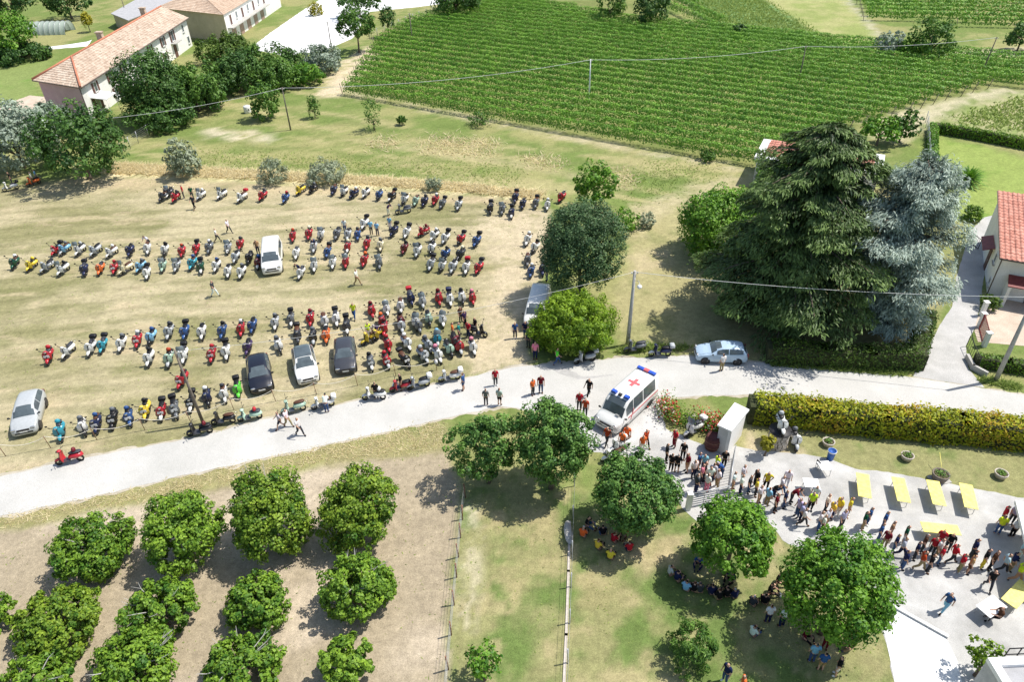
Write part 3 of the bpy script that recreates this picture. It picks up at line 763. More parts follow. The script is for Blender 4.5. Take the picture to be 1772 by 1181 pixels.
# --- right side
for b, mt, lb in [((1580, 28, 1655, 100), 'mid', 'tall loose tree behind the vineyard beside the field track'), ((1520, 55, 1565, 95), 'silver', 'grey green low tree beside the field track'), ((1552, 72, 1600, 98), 'bright', 'bright low bush between the two field trees'), ((1740, 40, 1800, 82), 'dark', 'dark round tree in front of the far vine rows'),
                  ((1540, 190, 1590, 240), 'mid', 'small tree at the end of the vine rows'), ((1488, 205, 1560, 246), 'bright', 'bright low bushes beside the big cedar top'), ((1030, -20, 1085, 36), 'mid', 'leafy tree on the upper vineyard edge'), ((1092, -20, 1165, 42), 'dark', 'dark spreading tree on the upper vineyard edge'), ((1266, 42, 1292, 60), 'dark', 'small dark bush at the crop field edge')]:
    tree_box('field_tree', b, LM[mt], lb, group='trees among the fields', clear=0.6, leaf=0.5, dens=0.6, lobes=0.28)
tree_box('round_shrub', (1668, 355, 1702, 384), LM['box'], 'clipped round green shrub beside the driveway', 'shrub', clear=0.05, leaf=0.2, dens=0.9, lobes=0.06, trunk=False)
tree_box('round_shrub', (1698, 508, 1730, 540), LM['laurel'], 'dark round shrub against the white house wall', 'shrub', clear=0.05, leaf=0.18, dens=0.8, lobes=0.12, trunk=False)

tree_box('evergreen_shrub', (1306, 272, 1424, 352), LM['mid'], 'dark evergreen mass in front of the low red roofed house', 'shrub', clear=0.1, leaf=0.34, dens=0.9, lobes=0.25, trunk=False)

def palm_bush():
    w = G(1672, 318)
    root = empty('palm_bush', (w.x, w.y, 0), 0, 'spiky green palm like bush on the house lawn', 'shrub')
    rng = np.random.default_rng(5)
    Vs, T = [], []
    for i in range(230):
        a = rng.uniform(0, 2 * PI); e = rng.uniform(0.25, 1.4); L = rng.uniform(1.6, 2.9)
        d = np.array([math.cos(a) * math.cos(e), math.sin(a) * math.cos(e), math.sin(e)])
        s = np.linspace(0, 1, 9)[:, None]
        p = d * s * L + np.array([0, 0, -1.0]) * (s ** 2) * L * 0.35 + np.array([0, 0, 0.3])
        side = np.array([-math.sin(a), math.cos(a), 0]) * 0.10
        for j in range(8):
            wj, wk = 1 - abs(j / 8 - 0.4), 1 - abs((j + 1) / 8 - 0.4)
            Vs.append([p[j] - side * wj, p[j] + side * wj, p[j + 1] + side * wk * .9, p[j + 1] - side * wk * .9]); T.append(rng.uniform(0.1, 0.9))
    inst('fronds', quads_mesh('fronds', np.array(Vs), np.array(T), LM['bright']), root)
palm_bush()

# --- the two big cedars
def cedar(name, base, height, radius, mat, label, seed, nb=120, droop=0.5, needle=(0.5, 0.10), per=420, bare=0.06, lean=(0, 0), open_=0.0, top=0.12, ragged=0.2, tbase=0.16, fluff=0.0):
    rng = np.random.default_rng(seed)
    root = empty(name, base, 0, label, 'tree')
    mb = MB()
    H = height
    mb.tube([(0, 0, -.1), (lean[0] * .2, lean[1] * .2, H * .25), (lean[0] * .6, lean[1] * .6, H * .6), (lean[0], lean[1], H * .97)], [0.55, 0.42, 0.25, 0.04], 9)
    P, N, L, Wd, T, TG = [], [], [], [], [], []
    for i in range(nb):
        t = bare + (1 - bare) * ((i + rng.random()) / nb) ** 0.9
        z0 = H * t
        a = i * 2.399963 + rng.uniform(-.5, .5)
        prof = (1 - t) ** 0.52 * (1 - top) + top * (1 - t) ** 0.2
        if t < 0.30: prof *= 0.50 + 1.67 * t
        Ln = radius * prof * rng.uniform(0.72, 1.12) + 0.3
        if rng.random() < open_: Ln *= 0.55
        Ln *= 1 + ragged * (math.sin(a * 2 + t * 9) * .3 + rng.normal(0, .25))
        Ln = max(Ln, .4)
        ox, oy = lean[0] * t, lean[1] * t
        dirv = np.array([math.cos(a), math.sin(a), 0])
        ss = np.linspace(0, 1, 7)
        rise = rng.uniform(0.05, 0.3)
        pts = np.array([ox, oy, z0]) + dirv * (ss * Ln)[:, None] + np.array([0, 0, 1.0]) * (rise * Ln * ss - droop * Ln * 0.55 * ss ** 2.2)[:, None]
        mb.tube([tuple(q) for q in pts[:6]], list(np.linspace(0.11, 0.02, 6) * (0.4 + Ln / radius)), 5, cap=False)
        n = int(per * (0.25 + Ln / radius))
        u = rng.random(n) ** 0.62
        bx = np.stack([np.interp(u, ss, pts[:, j]) for j in range(3)], -1)
        perp = np.array([-math.sin(a), math.cos(a), 0])
        wid = Ln * 0.30 * np.sin(np.clip(u, 0.05, 0.98) * PI) ** 0.6 + 0.15
        # foliage hangs in separate fans along the limb
        nf = 9
        fan = rng.integers(0, nf, n); fc = rng.uniform(-1, 1, nf); fu = rng.uniform(0.15, 1.0, nf)
        u2 = np.clip(fu[fan] + rng.normal(0, 0.07, n), 0.02, 1.0)
        use = rng.random(n) < 0.72
        bx[use] = np.stack([np.interp(u2[use], ss, pts[:, j]) for j in range(3)], -1)
        lat = np.where(use, fc[fan] * 0.85 + rng.normal(0, 0.16, n), rng.uniform(-1, 1, n))
        p = bx + perp * (lat * wid)[:, None]
        p[:, 2] += -np.abs(lat) * wid * 0.22 * (0.4 + droop) - np.abs(rng.normal(0, 0.16, n)) * (0.4 + 1.2 * droop) + rng.uniform(0, .12, n)
        p[:, 2] += rng.normal(0, 1, n) * fluff
        tg = dirv * 0.7 + perp * lat[:, None] * 0.7 + np.array([0, 0, -0.35 - droop * 0.5]) + rng.normal(size=(n, 3)) * 0.35
        nm = np.array([0, 0, 1.0]) + dirv * 0.35 + rng.normal(size=(n, 3)) * 0.45
        P.append(p); N.append(nm); TG.append(tg)
        ln = needle[0] * rng.uniform(0.6, 1.3, n); L.append(ln); Wd.append(needle[1] * rng.uniform(0.7, 1.3, n))
        ct = rng.normal(0, 0.10)
        T.append(tbase + ct + 0.50 * np.where(use, u2, u) ** 3 + rng.normal(0, 0.13, n) + 0.12 * rng.random(nf)[fan])  # tint paints the inner crown dark as in shade and the tips bright
    P, N, L, Wd, T, TG = map(np.concatenate, (P, N, L, Wd, T, TG))
    V = leaf_quads(P, N, L, Wd, rng, tang=TG, fold=0.1, droop=0.25)
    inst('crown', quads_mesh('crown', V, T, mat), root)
    mb.build('trunk', BARK, root)
    return root
w = G(1350, 556)
cedar('deodar_cedar', (w.x, w.y, 0), 17.4, 8.5, LM['cedar'], 'huge dark green cedar with drooping layered branches by the road', 11, nb=170, droop=0.5, per=760, needle=(0.46, 0.12), lean=(1.2, 1.2), bare=0.03, ragged=0.4, top=0.3)
w = G(1510, 568)
cedar('blue_cedar', (w.x, w.y, 0), 14.8, 5.3, LM['bluecedar'], 'blue grey atlas cedar with open branches beside the driveway', 23, nb=130, droop=0.12, per=760, needle=(0.36, 0.085), lean=(0.5, 0.4), open_=0.2, top=0.8, bare=0.05, ragged=0.4, tbase=0.32, fluff=0.30)

# --- hedges
def hedge(name, base_pts, h, wdt, mat, label, leaf=0.2, dens=60, seed=1, spikes=0.0, core=True, z0=0.0, cat='hedge', group=None):
    """base_pts: centre line on the ground"""
    rng = np.random.default_rng(seed)
    pts = [Vector((p[0], p[1], 0)) for p in base_pts]
    root = empty(name, (pts[0].x, pts[0].y, 0), 0, label, cat, group)
    o = pts[0]
    P, N = [], []
    mb = MB()
    for a, b in zip(pts[:-1], pts[1:]):
        d = b - a; Ln = d.length; d.normalize(); s = Vector((-d.y, d.x, 0))
        n = int(Ln * (2 * h + wdt) * dens)
        u = rng.random(n) * Ln
        q = rng.random(n) * (2 * h + wdt)
        lat = np.where(q < h, -wdt / 2, np.where(q < h + wdt, q - h - wdt / 2, wdt / 2))
        zz = np.where(q < h, q, np.where(q < h + wdt, h, q - h - wdt))
        nl = np.where(q < h, -1.0, np.where(q < h + wdt, 0.0, 1.0)); nz = np.where((q >= h) & (q < h + wdt), 1.0, 0.25)
        edge = np.clip((zz - h * 0.75) / (h * 0.25), 0, 1)
        lat = lat * (1 - 0.16 * edge ** 2)
        bulge = (fbm((u + a.x) * 0.9, zz * 1.2 + lat, 4, seed) - 0.5) * 0.5
        lat = lat + nl * bulge + rng.normal(0, 0.07, n)
        zz = zz + np.where(nz > 0.5, bulge + rng.normal(0, 0.08, n) + spikes * np.abs(rng.normal(0, 1, n)) ** 2 * 0.18, 0)
        p = np.array(a - o)[None] + np.array(d)[None] * u[:, None] + np.array(s)[None] * lat[:, None]
        p[:, 2] = np.maximum(zz, 0.05) + z0
        nn = np.array(s)[None] * nl[:, None] + np.array([0, 0, 1.0])[None] * nz[:, None] + rng.normal(size=(n, 3)) * 0.5
        P.append(p); N.append(nn)
        mid = (a + b) / 2 - o
        mb.box((mid.x, mid.y, z0 + h * 0.46), (Ln + wdt * 0.4, wdt * 0.80, h * 0.90), math.atan2(d.y, d.x))
    P, N = np.concatenate(P), np.concatenate(N)
    n = len(P)
    sz = leaf * rng.uniform(0.6, 1.4, n)
    V = leaf_quads(P, N, sz, sz * 0.55, rng, droop=0.1)
    tint = 0.40 + (fbm((P[:, 0] + o.x) * 0.35, (P[:, 1] + o.y) * 0.35 + P[:, 2] * 0.5, 4, seed + 2.0) - 0.5) * 0.9 + rng.normal(0, 0.17, n)
    inst('foliage', quads_mesh('foliage', V, tint, mat), root)
    if core: mb.build('branches', CORE, root)
    return root
hedge('golden_hedge', px((1300, 724), (1400, 733), (1520, 745), (1660, 757), (1800, 772), (1900, 782)), 1.9, 1.9, LM['hedge'], 'long yellow green hedge with reddish tips between road and courtyard lawn', leaf=0.22, dens=85, seed=4, spikes=0.5)
hedge('laurel_hedge', px((1330, 622), (1420, 628), (1500, 632), (1585, 634)), 1.7, 1.7, LM['laurel'], 'dark evergreen hedge under the cedars along the road', leaf=0.2, dens=65, seed=5, spikes=0.2)
hedge('laurel_hedge', px((1582, 628), (1600, 560)), 1.5, 1.4, LM['laurel'], 'short dark hedge turning from the road along the driveway', leaf=0.2, dens=60, seed=6)
hedge('box_hedge', px((1622, 229), (1700, 243), (1800, 262), (1900, 280)), 1.3, 1.3, LM['box'], 'dark clipped hedge along the far edge of the house lawn', leaf=0.3, dens=40, seed=7)
hedge('box_hedge', px((1612, 226), (1612, 300)), 1.2, 1.0, LM['bright'], 'bright green hedge running beside the wire fence', leaf=0.3, dens=40, seed=8)
hedge('privet_hedge', px((1688, 632), (1740, 640), (1830, 652)), 1.0, 1.1, LM['box'], 'low green hedge in front of the white house terrace', leaf=0.18, dens=70, seed=9)

# --- rose bed
def rose_bed():
    w = G(1205, 728)
    root = empty('rose_bed', (w.x, w.y, 0), 0, 'rose bushes flowering red and cream beside the courtyard entrance', 'flowers')
    rng = np.random.default_rng(9)
    def pts(n):
        path = np.array([tuple(G(x, y) - w) for x, y in ((1150, 700), (1155, 725), (1185, 732), (1215, 738), (1240, 746), (1258, 742))])
        k = rng.integers(0, len(path) - 1, n); t = rng.random(n)[:, None]
        p = path[k] * (1 - t) + path[k + 1] * t
        p[:, :2] += rng.normal(0, 0.42, (n, 2)); p[:, 2] = np.abs(rng.normal(0.55, 0.32, n)) + 0.05
        return p
    for nm, n, s, mt, a in (('leaves', 2600, 0.17, 'box', 0.6), ('red_flowers', 620, 0.17, 'redrose', 0.9), ('cream_flowers', 420, 0.17, 'whiterose', 0.9)):
        p = pts(n)
        if nm != 'leaves': p[:, 2] += 0.15
        if nm == 'cream_flowers': p = p[(np.sin(p[:, 0] * 2.3 + 1) > -0.2)]
        if nm == 'red_flowers': p = p[(np.sin(p[:, 0] * 1.9) > -0.6)]
        n = len(p)
        V = leaf_quads(p, np.array([0, 0, 0.8]) + rng.normal(size=(n, 3)) * 0.6, s * rng.uniform(.6, 1.3, n), s * a, rng)
        o = inst(nm, quads_mesh(nm, V, rng.uniform(0, 1, n), LM[mt]), root)
        if nm != 'leaves': o['kind'] = 'stuff'
rose_bed()

# --- tall dry grass and meadow grass
def blades(name, polys, n, hgt, mat, seed, wid=0.05, clumpy=0.5, soft=0.7, flat=0.0):
    rng = np.random.default_rng(seed)
    P = []
    areas = []
    for poly in polys:
        A = np.array(poly); areas.append(max(1e-3, abs(np.sum(A[:, 0] * np.roll(A[:, 1], -1) - A[:, 1] * np.roll(A[:, 0], -1))) / 2))
    for poly, ar in zip(polys, areas):
        A = np.array(poly); m = int(n * ar / sum(areas))
        x = rng.uniform(A[:, 0].min(), A[:, 0].max(), m * 12); y = rng.uniform(A[:, 1].min(), A[:, 1].max(), m * 12)
        ok = inpoly(x, y, poly) & (fbm(x * 0.8, y * 0.8, 3, seed) > clumpy * rng.uniform(0.6, 1.15, m * 12))
        x, y = x[ok][:m], y[ok][:m]
        x = x + rng.normal(0, min(0.9, soft * 1.3), len(x)); y = y + rng.normal(0, soft, len(y))
        P.append(np.stack([x, y, np.zeros(len(x))], -1))
    P = np.concatenate(P); m = len(P)
    h = hgt * rng.uniform(0.5, 1.25, m)
    a = rng.uniform(0, 2 * PI, m)
    side = np.stack([np.cos(a), np.sin(a), np.zeros(m)], -1) * wid * rng.uniform(0.6, 1.6, m)[:, None]
    leanv = rng.normal(0, 0.8, (m, 3)) * h[:, None]; leanv[:, :2] += unit(rng.normal(size=(m, 3)))[:, :2] * h[:, None] * flat; leanv[:, 2] = h * (1 - 0.45 * flat)
    V = np.stack([P - side, P + side, P + leanv], 1)
    me = quads_mesh(name, V, rng.uniform(0, 1, m), mat)
    o = inst(name, me); o['kind'] = 'stuff'
    return o
tag(blades('tall_dry_grass', [px((180, 300), (340, 306), (560, 316), (800, 332), (945, 346), (940, 332), (800, 318), (560, 302), (340, 290), (200, 282))], 13000, 0.6, LM['straw'], 3, 0.07, 0.34, 0.2, 0.9), 'strip of tall dry straw coloured grass along the field edge', 'grass')
tag(blades('dry_grass_tufts', [px((728, 262), (860, 270), (858, 246), (735, 234)), px((905, 282), (975, 292), (975, 276), (910, 266)), px((1030, 320), (1095, 322), (1100, 296), (1060, 292)), px((640, 256), (680, 258), (680, 236), (650, 234))], 2600, 0.5, LM['straw'], 4, 0.07, 0.46, 1.2, 0.9), 'tufts of pale dry grass on the meadow', 'grass')
tag(blades('meadow_grass', [px((1080, 350), (1250, 300), (1230, 278), (1130, 282), (1090, 310)), px((300, 285), (450, 300), (900, 318), (900, 292), (560, 270), (350, 262))], 4500, 0.3, LM['grass'], 5, 0.06, 0.5, 1.6, 0.8), 'tall green grass on the meadow below the vineyard', 'grass')
tag(blades('verge_grass', [px((380, 812), (760, 730), (785, 770), (700, 786), (560, 798), (430, 828)), px((0, 900), (380, 816), (430, 830), (200, 874), (0, 914))], 4200, 0.20, LM['straw'], 6, 0.03, 0.46, 0.25, 0.8), 'dry grass on the verge between road and orchard', 'grass')
tag(blades('roadside_grass', [px((1060, 612), (1180, 608), (1200, 600), (1090, 596)), px((1330, 634), (1560, 652), (1580, 645), (1350, 628)), px((1690, 660), (1760, 676), (1772, 668), (1700, 652))], 2600, 0.35, LM['grass'], 7, 0.05, 0.40, 0.06), 'green grass along the road under the cedars', 'grass')
tag(blades('weed_tufts', [ZONES[2][1], ZONES[3][1], ZONES[4][1]], 9000, 0.10, LM['grass'], 12, 0.035, 0.62, 0.05, 0.5), 'small weeds and grass tufts scattered over field, orchard and lawn', 'weeds')
tag(blades('crop_rows', [px((1170, -15), (1300, -15), (1370, 30), (1445, 78), (1255, 64)), px((1650, 205), (1772, 168), (1830, 165), (1830, 235), (1772, 232), (1660, 216))], 13000, 0.4, LM['grass'], 8, 0.12, 0.40), 'green crop plants on the far field and kitchen garden', 'crop')

# --- vineyards
def vine_rows(poly, dirv, origin, spacing, label, group, seed, height=2.1, step=115, leaf=0.24, kmax=60, post=True, name='vine_row'):
    rng = np.random.default_rng(seed)
    d = Vector(dirv).normalized(); s = Vector((-d.y, d.x))
    done = []
    post_mb = MB(); post_mb.tube([(0, 0, -0.1), (0, 0, 1.75)], 0.055, 6); pme = post_mb.mesh('post'); pme.materials.append(WOODPOLE)
    tt = np.arange(-200, 200, 0.5)
    cnt = 0
    for k in range(-2, kmax):
        o = Vector(origin[:2]) + s * (k * spacing)
        x, y = o.x + d.x * tt, o.y + d.y * tt
        ins = inpoly(x, y, poly)
        if ins.sum() < 12: continue
        idx = np.where(ins)[0]
        t0, t1 = tt[idx[0]], tt[idx[-1]]
        Ln = t1 - t0
        a = o + d * t0
        root = empty(name, (a.x, a.y, 0), 0, label, 'vines', group)
        n = int(Ln * step)
        u = rng.random(n) * Ln
        pl = np.floor(u / 0.95).astype(int)
        pv = rng.uniform(0.93, 1.05, pl.max() + 2)[pl]; tv = rng.normal(0, 0.07, pl.max() + 2)[pl]
        hh = height * pv * (0.94 + 0.12 * fbm(u * 0.5 + k * 7, u * 0 + k * 3.1, 3, seed))
        hw = 0.46 * (0.85 + 0.3 * fbm(u * 0.9, u * 0 + k * 1.7, 2, seed + 5))
        q = rng.random(n)
        ph = np.where(q < 0.55, rng.uniform(-PI / 2, PI / 2, n), np.where(q < 0.8, -PI / 2, PI / 2))     # over the top, near side, far side
        lat = hw * np.sin(ph) + rng.normal(0, 0.06, n)
        z = np.where(q < 0.55, hh - 0.45 + 0.45 * np.cos(ph), 0.55 + rng.random(n) * (hh - 0.95)) + rng.normal(0, 0.07, n)
        wob = (fbm(u * 0.25 + k, u * 0 + k * 2.3, 2, seed + 9) - 0.5) * 0.12
        p = np.stack([d.x * u - d.y * (lat + wob), d.y * u + d.x * (lat + wob), np.maximum(z, 0.3)], -1)
        nn = np.stack([-d.y * np.sin(ph), d.x * np.sin(ph), np.cos(ph) + 0.10], -1) + rng.normal(size=(n, 3)) * 0.22
        sz = leaf * rng.uniform(0.6, 1.35, n)
        tint = 0.42 + 0.25 * (z / height - 0.5) + (fbm(u * 0.35, u * 0 + k * 5.0, 3, seed + 1) - 0.5) * 0.4 + tv + rng.normal(0, 0.16, n)  # upper leaves tinted lighter, painting in the sunlit row tops
        inst('foliage', quads_mesh('foliage', leaf_quads(p, nn, sz, sz * 0.75, rng), tint, LM['vine']), root)
        if post:
            for u0, ln_ in ((-0.5, -0.22), (Ln + 0.5, 0.22)):
                q = inst('post', pme, root, loc=(d.x * u0, d.y * u0, 0)); q.rotation_euler = (0, ln_, math.atan2(d.y, d.x))
        cnt += 1; done.append(root)
    for i, r_ in enumerate(done): r_['label'] = label % ORD[i]
    return cnt
A, B = G(592, 166), G(1300, 291)
VP = px((592, 168), (655, 76), (705, 44), (862, -6), (905, 2), (1130, 48), (1250, 72), (1480, 92), (1772, 112), (1850, 118), (1850, 170), (1718, 150), (1640, 172), (1500, 215), (1300, 294))
dv = (B - A)
vine_rows(VP, (dv.x, dv.y), (A.x + 0.3, A.y + 1.0), 3.0, '%s vine row from the meadow edge in the large vineyard', 'rows of the large vineyard', 3, kmax=45)
a, b = G(1490, 30), G(1772, 36)
vine_rows(px((1478, -12), (1900, -20), (1900, 60), (1772, 58), (1640, 44), (1500, 40)), (b.x - a.x, b.y - a.y), (a.x, a.y - 24), 4.2, '%s vine row behind the dark round tree in the far vineyard', 'rows of the far vineyard', 5, step=45, leaf=0.36, kmax=22)
a, b = G(1130, -5), G(1252, 48)
vine_rows(px((1090, -12), (1180, -12), (1262, 52), (1230, 56), (1160, 30)), (b.x - a.x, b.y - a.y), (a.x, a.y - 12), 4.0, '%s short vine row from the spreading tree beside the crop field', 'rows of the upper vineyard', 6, step=45, leaf=0.36, kmax=14, post=False)

# ================================================================== BUILDINGS
def tile_mat(name, c1, c2, c3, course=0.42, pan=0.24, axis_from=None):
    """terracotta: colour only, varied tile by tile"""
    m, nt, b = new_mat(name)
    ge = nt.nodes.new('ShaderNodeNewGeometry')
    v = nt.nodes.new('ShaderNodeTexVoronoi'); v.inputs['Scale'].default_value = 2.6
    nt.links.new(ge.outputs['Position'], v.inputs['Vector'])
    n = nt.nodes.new('ShaderNodeTexNoise'); n.inputs['Scale'].default_value = 0.8; n.inputs['Detail'].default_value = 6
    nt.links.new(ge.outputs['Position'], n.inputs['Vector'])
    sx = nt.nodes.new('ShaderNodeSeparateColor'); nt.links.new(v.outputs['Color'], sx.inputs[0])
    ad = nt.nodes.new('ShaderNodeMath'); ad.operation = 'MULTIPLY_ADD'; ad.inputs[1].default_value = 0.45
    nt.links.new(sx.outputs[0], ad.inputs[0]); 
    m2 = nt.nodes.new('ShaderNodeMath'); m2.operation = 'MULTIPLY'; m2.inputs[1].default_value = 0.6
    nt.links.new(n.outputs['Fac'], m2.inputs[0]); nt.links.new(m2.outputs[0], ad.inputs[2])
    cr = nt.nodes.new('ShaderNodeValToRGB')
    cr.color_ramp.elements[0].position = 0.2; cr.color_ramp.elements[0].color = (*c1, 1)
    cr.color_ramp.elements[1].position = 0.85; cr.color_ramp.elements[1].color = (*c3, 1)
    e = cr.color_ramp.elements.new(0.5); e.color = (*c2, 1)
    nt.links.new(ad.outputs[0], cr.inputs['Fac']); nt.links.new(cr.outputs[0], b.inputs['Base Color'])
    b.inputs['Roughness'].default_value = 0.9
    return m
OLDTILE = tile_mat('old_roof_tile', (0.34, 0.245, 0.18), (0.47, 0.37, 0.285), (0.60, 0.515, 0.42))
TANTILE = tile_mat('tan_roof_tile', (0.42, 0.30, 0.21), (0.52, 0.39, 0.29), (0.60, 0.48, 0.37))
REDTILE = tile_mat('red_roof_tile', (0.38, 0.15, 0.105), (0.48, 0.21, 0.155), (0.57, 0.29, 0.22))
DARKRED = noisy_mat('dark_red_sheet', (0.16, 0.03, 0.03), (0.24, 0.05, 0.045), 3, 0.5, 0)
RIDGE = noisy_mat('ridge_tile', (0.42, 0.15, 0.09), (0.55, 0.24, 0.15), 4, 0.9, 0.1)
GREYROOF = noisy_mat('grey_roof', (0.34, 0.34, 0.35), (0.42, 0.42, 0.43), 1.0, 0.9, 0.1)
GUTTER = noisy_mat('gutter', (0.12, 0.09, 0.08), (0.18, 0.14, 0.12), 4, 0.6, 0)

def roof_plane(mb, e0, e1, r1, r0, course=0.55, pan=0.34, thick=0.07):
    """stepped courses of curved tiles on the plane with eave e0-e1 and ridge r0-r1"""
    e0, e1, r0, r1 = map(Vector, (e0, e1, r0, r1))
    up = ((r0 + r1) / 2 - (e0 + e1) / 2)
    nrm = (e1 - e0).cross(up).normalized()
    if nrm.z < 0: nrm = -nrm
    nc = max(2, int(up.length / course))
    for c in range(nc):
        ta, tb = c / nc, (c + 1.12) / nc
        a0, a1, b0, b1 = e0.lerp(r0, ta), e1.lerp(r1, ta), e0.lerp(r0, min(tb, 1)), e1.lerp(r1, min(tb, 1))
        L = (a1 - a0).length
        n = max(1, int(L / pan))
        rowA, rowB, rowC = [], [], []
        for i in range(n * 4 + 1):
            t = i / (n * 4)
            hgt = 0.5 + 0.5 * math.cos(t * n * 2 * PI)
            jit = mnoise.noise((a0.x + t * 31 * 1.7, c * 1.3, t * n * 0.7)) * 0.02
            A_ = a0.lerp(a1, t) + nrm * (thick + 0.06 * hgt + jit); B_ = b0.lerp(b1, t) + nrm * (0.02 + 0.05 * hgt)
            rowC.append(a0.lerp(a1, t)); rowA.append(A_); rowB.append(B_)
        mb.grid([rowC, rowA, rowB], smooth=False)

def prism(mb, base, z0, z1s):
    n = len(base)
    z1s = z1s if hasattr(z1s, '__len__') else [z1s] * n
    v = [(p[0], p[1], z0) for p in base] + [(p[0], p[1], z1s[i]) for i, p in enumerate(base)]
    f = [tuple(range(n))[::-1], tuple(range(n, 2 * n))] + [(i, (i + 1) % n, n + (i + 1) % n, n + i) for i in range(n)]
    return mb.add(v, f)

def window_on(root, p, along, out, w, h, shutters=True, glass=GLASS, name='window', sill=True, sh_mat=SHUTTER):
    """window built on a wall: recess frame, pane, sill and shutters"""
    p, along, out = Vector(p), Vector(along).normalized(), Vector(out).normalized()
    ang = math.atan2(along.y, along.x)
    fr = MB()
    for s in (-1, 1):
        fr.box(p + along * (s * (w / 2 - 0.04)) + out * 0.03, (0.08, 0.10, h), ang)
        fr.box(p + Vector((0, 0, s * (h / 2 - 0.04))) + out * 0.028, (w - 0.16, 0.10, 0.08), ang)
    wo = fr.build(name, WHITEP, root)
    mb = MB(); mb.box(p + out * 0.015, (w - 0.14, 0.03, h - 0.14), ang); mb.build('pane', glass, wo)
    if sill:
        mb = MB(); mb.box(p - Vector((0, 0, h / 2 + 0.05)) + out * 0.08, (w + 0.2, 0.2, 0.08), ang); mb.build('sill', CONCP, wo)
    if shutters:
        for s in (-1, 1):
            mb = MB(); mb.box(p + along * (s * (w * 0.80)) + out * 0.06, (w * 0.52, 0.06, h), ang)
            for k in range(5): mb.box(p + along * (s * (w * 0.80)) + out * 0.10 + Vector((0, 0, (k - 2) * h * 0.19)), (w * 0.44, 0.03, 0.05), ang)
            mb.build('shutter', sh_mat, wo)
    return wo

def farmhouse():
    root = empty('farmhouse', (-69.2, 136, 0), 0, 'long white farmhouse with hipped old tile roof behind dark trees', 'house')
    x0, x1, y0, y1, ze, zr = -73.6, -64.9, 112.7, 159.0, 5.35, 7.6
    o = Vector((-69.2, 136, 0))
    L = lambda x, y, z: Vector((x, y, z)) - o
    mb = MB(); sk = 4.7; prism(mb, [L(x0, y0 + sk, 0), L(x1, y0, 0), L(x1, y1, 0), L(x0, y1, 0)], 0, ze); mb.build('wall', WHITEW, root)
    mb = MB(); mb.box(L((x0 + x1) / 2 - 0.015, y0 + sk / 2 - 0.025, ze / 2), (math.hypot(x1 - x0, sk) - 0.03, 0.05, ze - 0.02), math.atan2(-sk, x1 - x0)); mb.build('end_wall', MAUVEW, root)['label'] = 'pinkish end wall of the white farmhouse'
    ov = 0.55
    X0, X1, Y0, Y1 = x0 - ov, x1 + ov, y0 - ov, y1 + 0.2
    xm = (x0 + x1) / 2
    R0, R1 = L(xm, y0 + 8.6, zr), L(xm, Y1, zr)
    z = ze - 0.05
    rf = MB()
    roof_plane(rf, L(X1, Y0, z), L(X1, Y1, z), R1, R0)
    roof_plane(rf, L(X0, Y1, z), L(X0, Y0 + sk, z), R0, R1)
    roof_plane(rf, L(X0, Y0 + sk, z), L(X1, Y0, z), R0, R0)
    rf.add([L(X0, Y0 + sk, z), L(X1, Y0, z), L(X1, Y1, z), L(X0, Y1, z)], [(0, 1, 2, 3)])
    rf.add([L(X0, Y1, z), L(X1, Y1, z), R1], [(0, 1, 2)])
    r = rf.build('roof', OLDTILE, root, fix=False)
    mb = MB()
    for a, b in ((R0, R1), (L(X1, Y0, z + .1), R0), (L(X0, Y0 + sk, z + .1), R0)): mb.tube([a + Vector((0, 0, .1)), b + Vector((0, 0, .1))], 0.16, 8)
    mb.build('ridge_tiles', RIDGE, r)
    mb = MB(); mb.tube([L(X1 + .06, Y0, z), L(X1 + .06, Y1, z)], 0.09, 6); mb.tube([L(X0, Y0 + sk - .06, z), L(X1, Y0 - .06, z)], 0.09, 6); mb.tube([L(x1 + .08, y0 - .05, 0), L(x1 + .08, y0 - .05, z)], 0.07, 6); mb.build('gutter', GUTTER, root)
    for (cx, cy, h) in ((xm - 0.5, 133.0, 1.3), (xm - .6, 152.0, 1.4)):
        mb = MB(); mb.box(L(cx, cy, zr + h / 2 - .3), (0.9, 0.8, h)); mb.box(L(cx, cy, zr + h - .2), (1.15, 1.05, 0.14)); mb.build('chimney', OLDTILE, r)
    al, ou = Vector((0, 1, 0)), Vector((1, 0, 0))
    for y, zc, w, h, sh in ((117.2, 4.0, 1.0, 1.5, True), (122.6, 4.0, 1.1, 1.6, True), (127.7, 4.0, 1.1, 1.6, True), (133.5, 4.0, 1.1, 1.5, True), (139.5, 4.0, 1.1, 1.5, True), (145.6, 4.0, 1.1, 1.6, True), (150.4, 3.9, 1.2, 1.9, True), (156.2, 4.0, 0.9, 1.4, False), (116.4, 1.7, 1.4, 2.2, True), (123, 1.5, 1.1, 1.5, True), (157.6, 1.5, 1.0, 1.4, False), (145, 1.5, 1.1, 1.5, True)):
        window_on(root, L(x1, y, zc), al, ou, w, h, sh)
    mb = MB(); mb.box(L(x1 + .04, 150.2, 1.15), (0.1, 1.3, 2.3)); mb.build('door', SHUTTER, root)
    mb = MB(); mb.box(L(x1 + .5, 150.4, 2.75), (1.0, 3.2, 0.14)); mb.build('balcony', CONCP, root)
    mb = MB(); mb.box(L(x1 + 1.2, 116.5, 2.85), (2.4, 3.6, 0.10), rot=Matrix.Rotation(rad(8), 3, 'Y'))
    mb.tube([L(x1 + 2.3, 115, 0), L(x1 + 2.3, 115, 2.7)], .05, 6); mb.tube([L(x1 + 2.3, 118, 0), L(x1 + 2.3, 118, 2.7)], .05, 6); mb.build('porch_roof', WHITEP, root)
farmhouse()

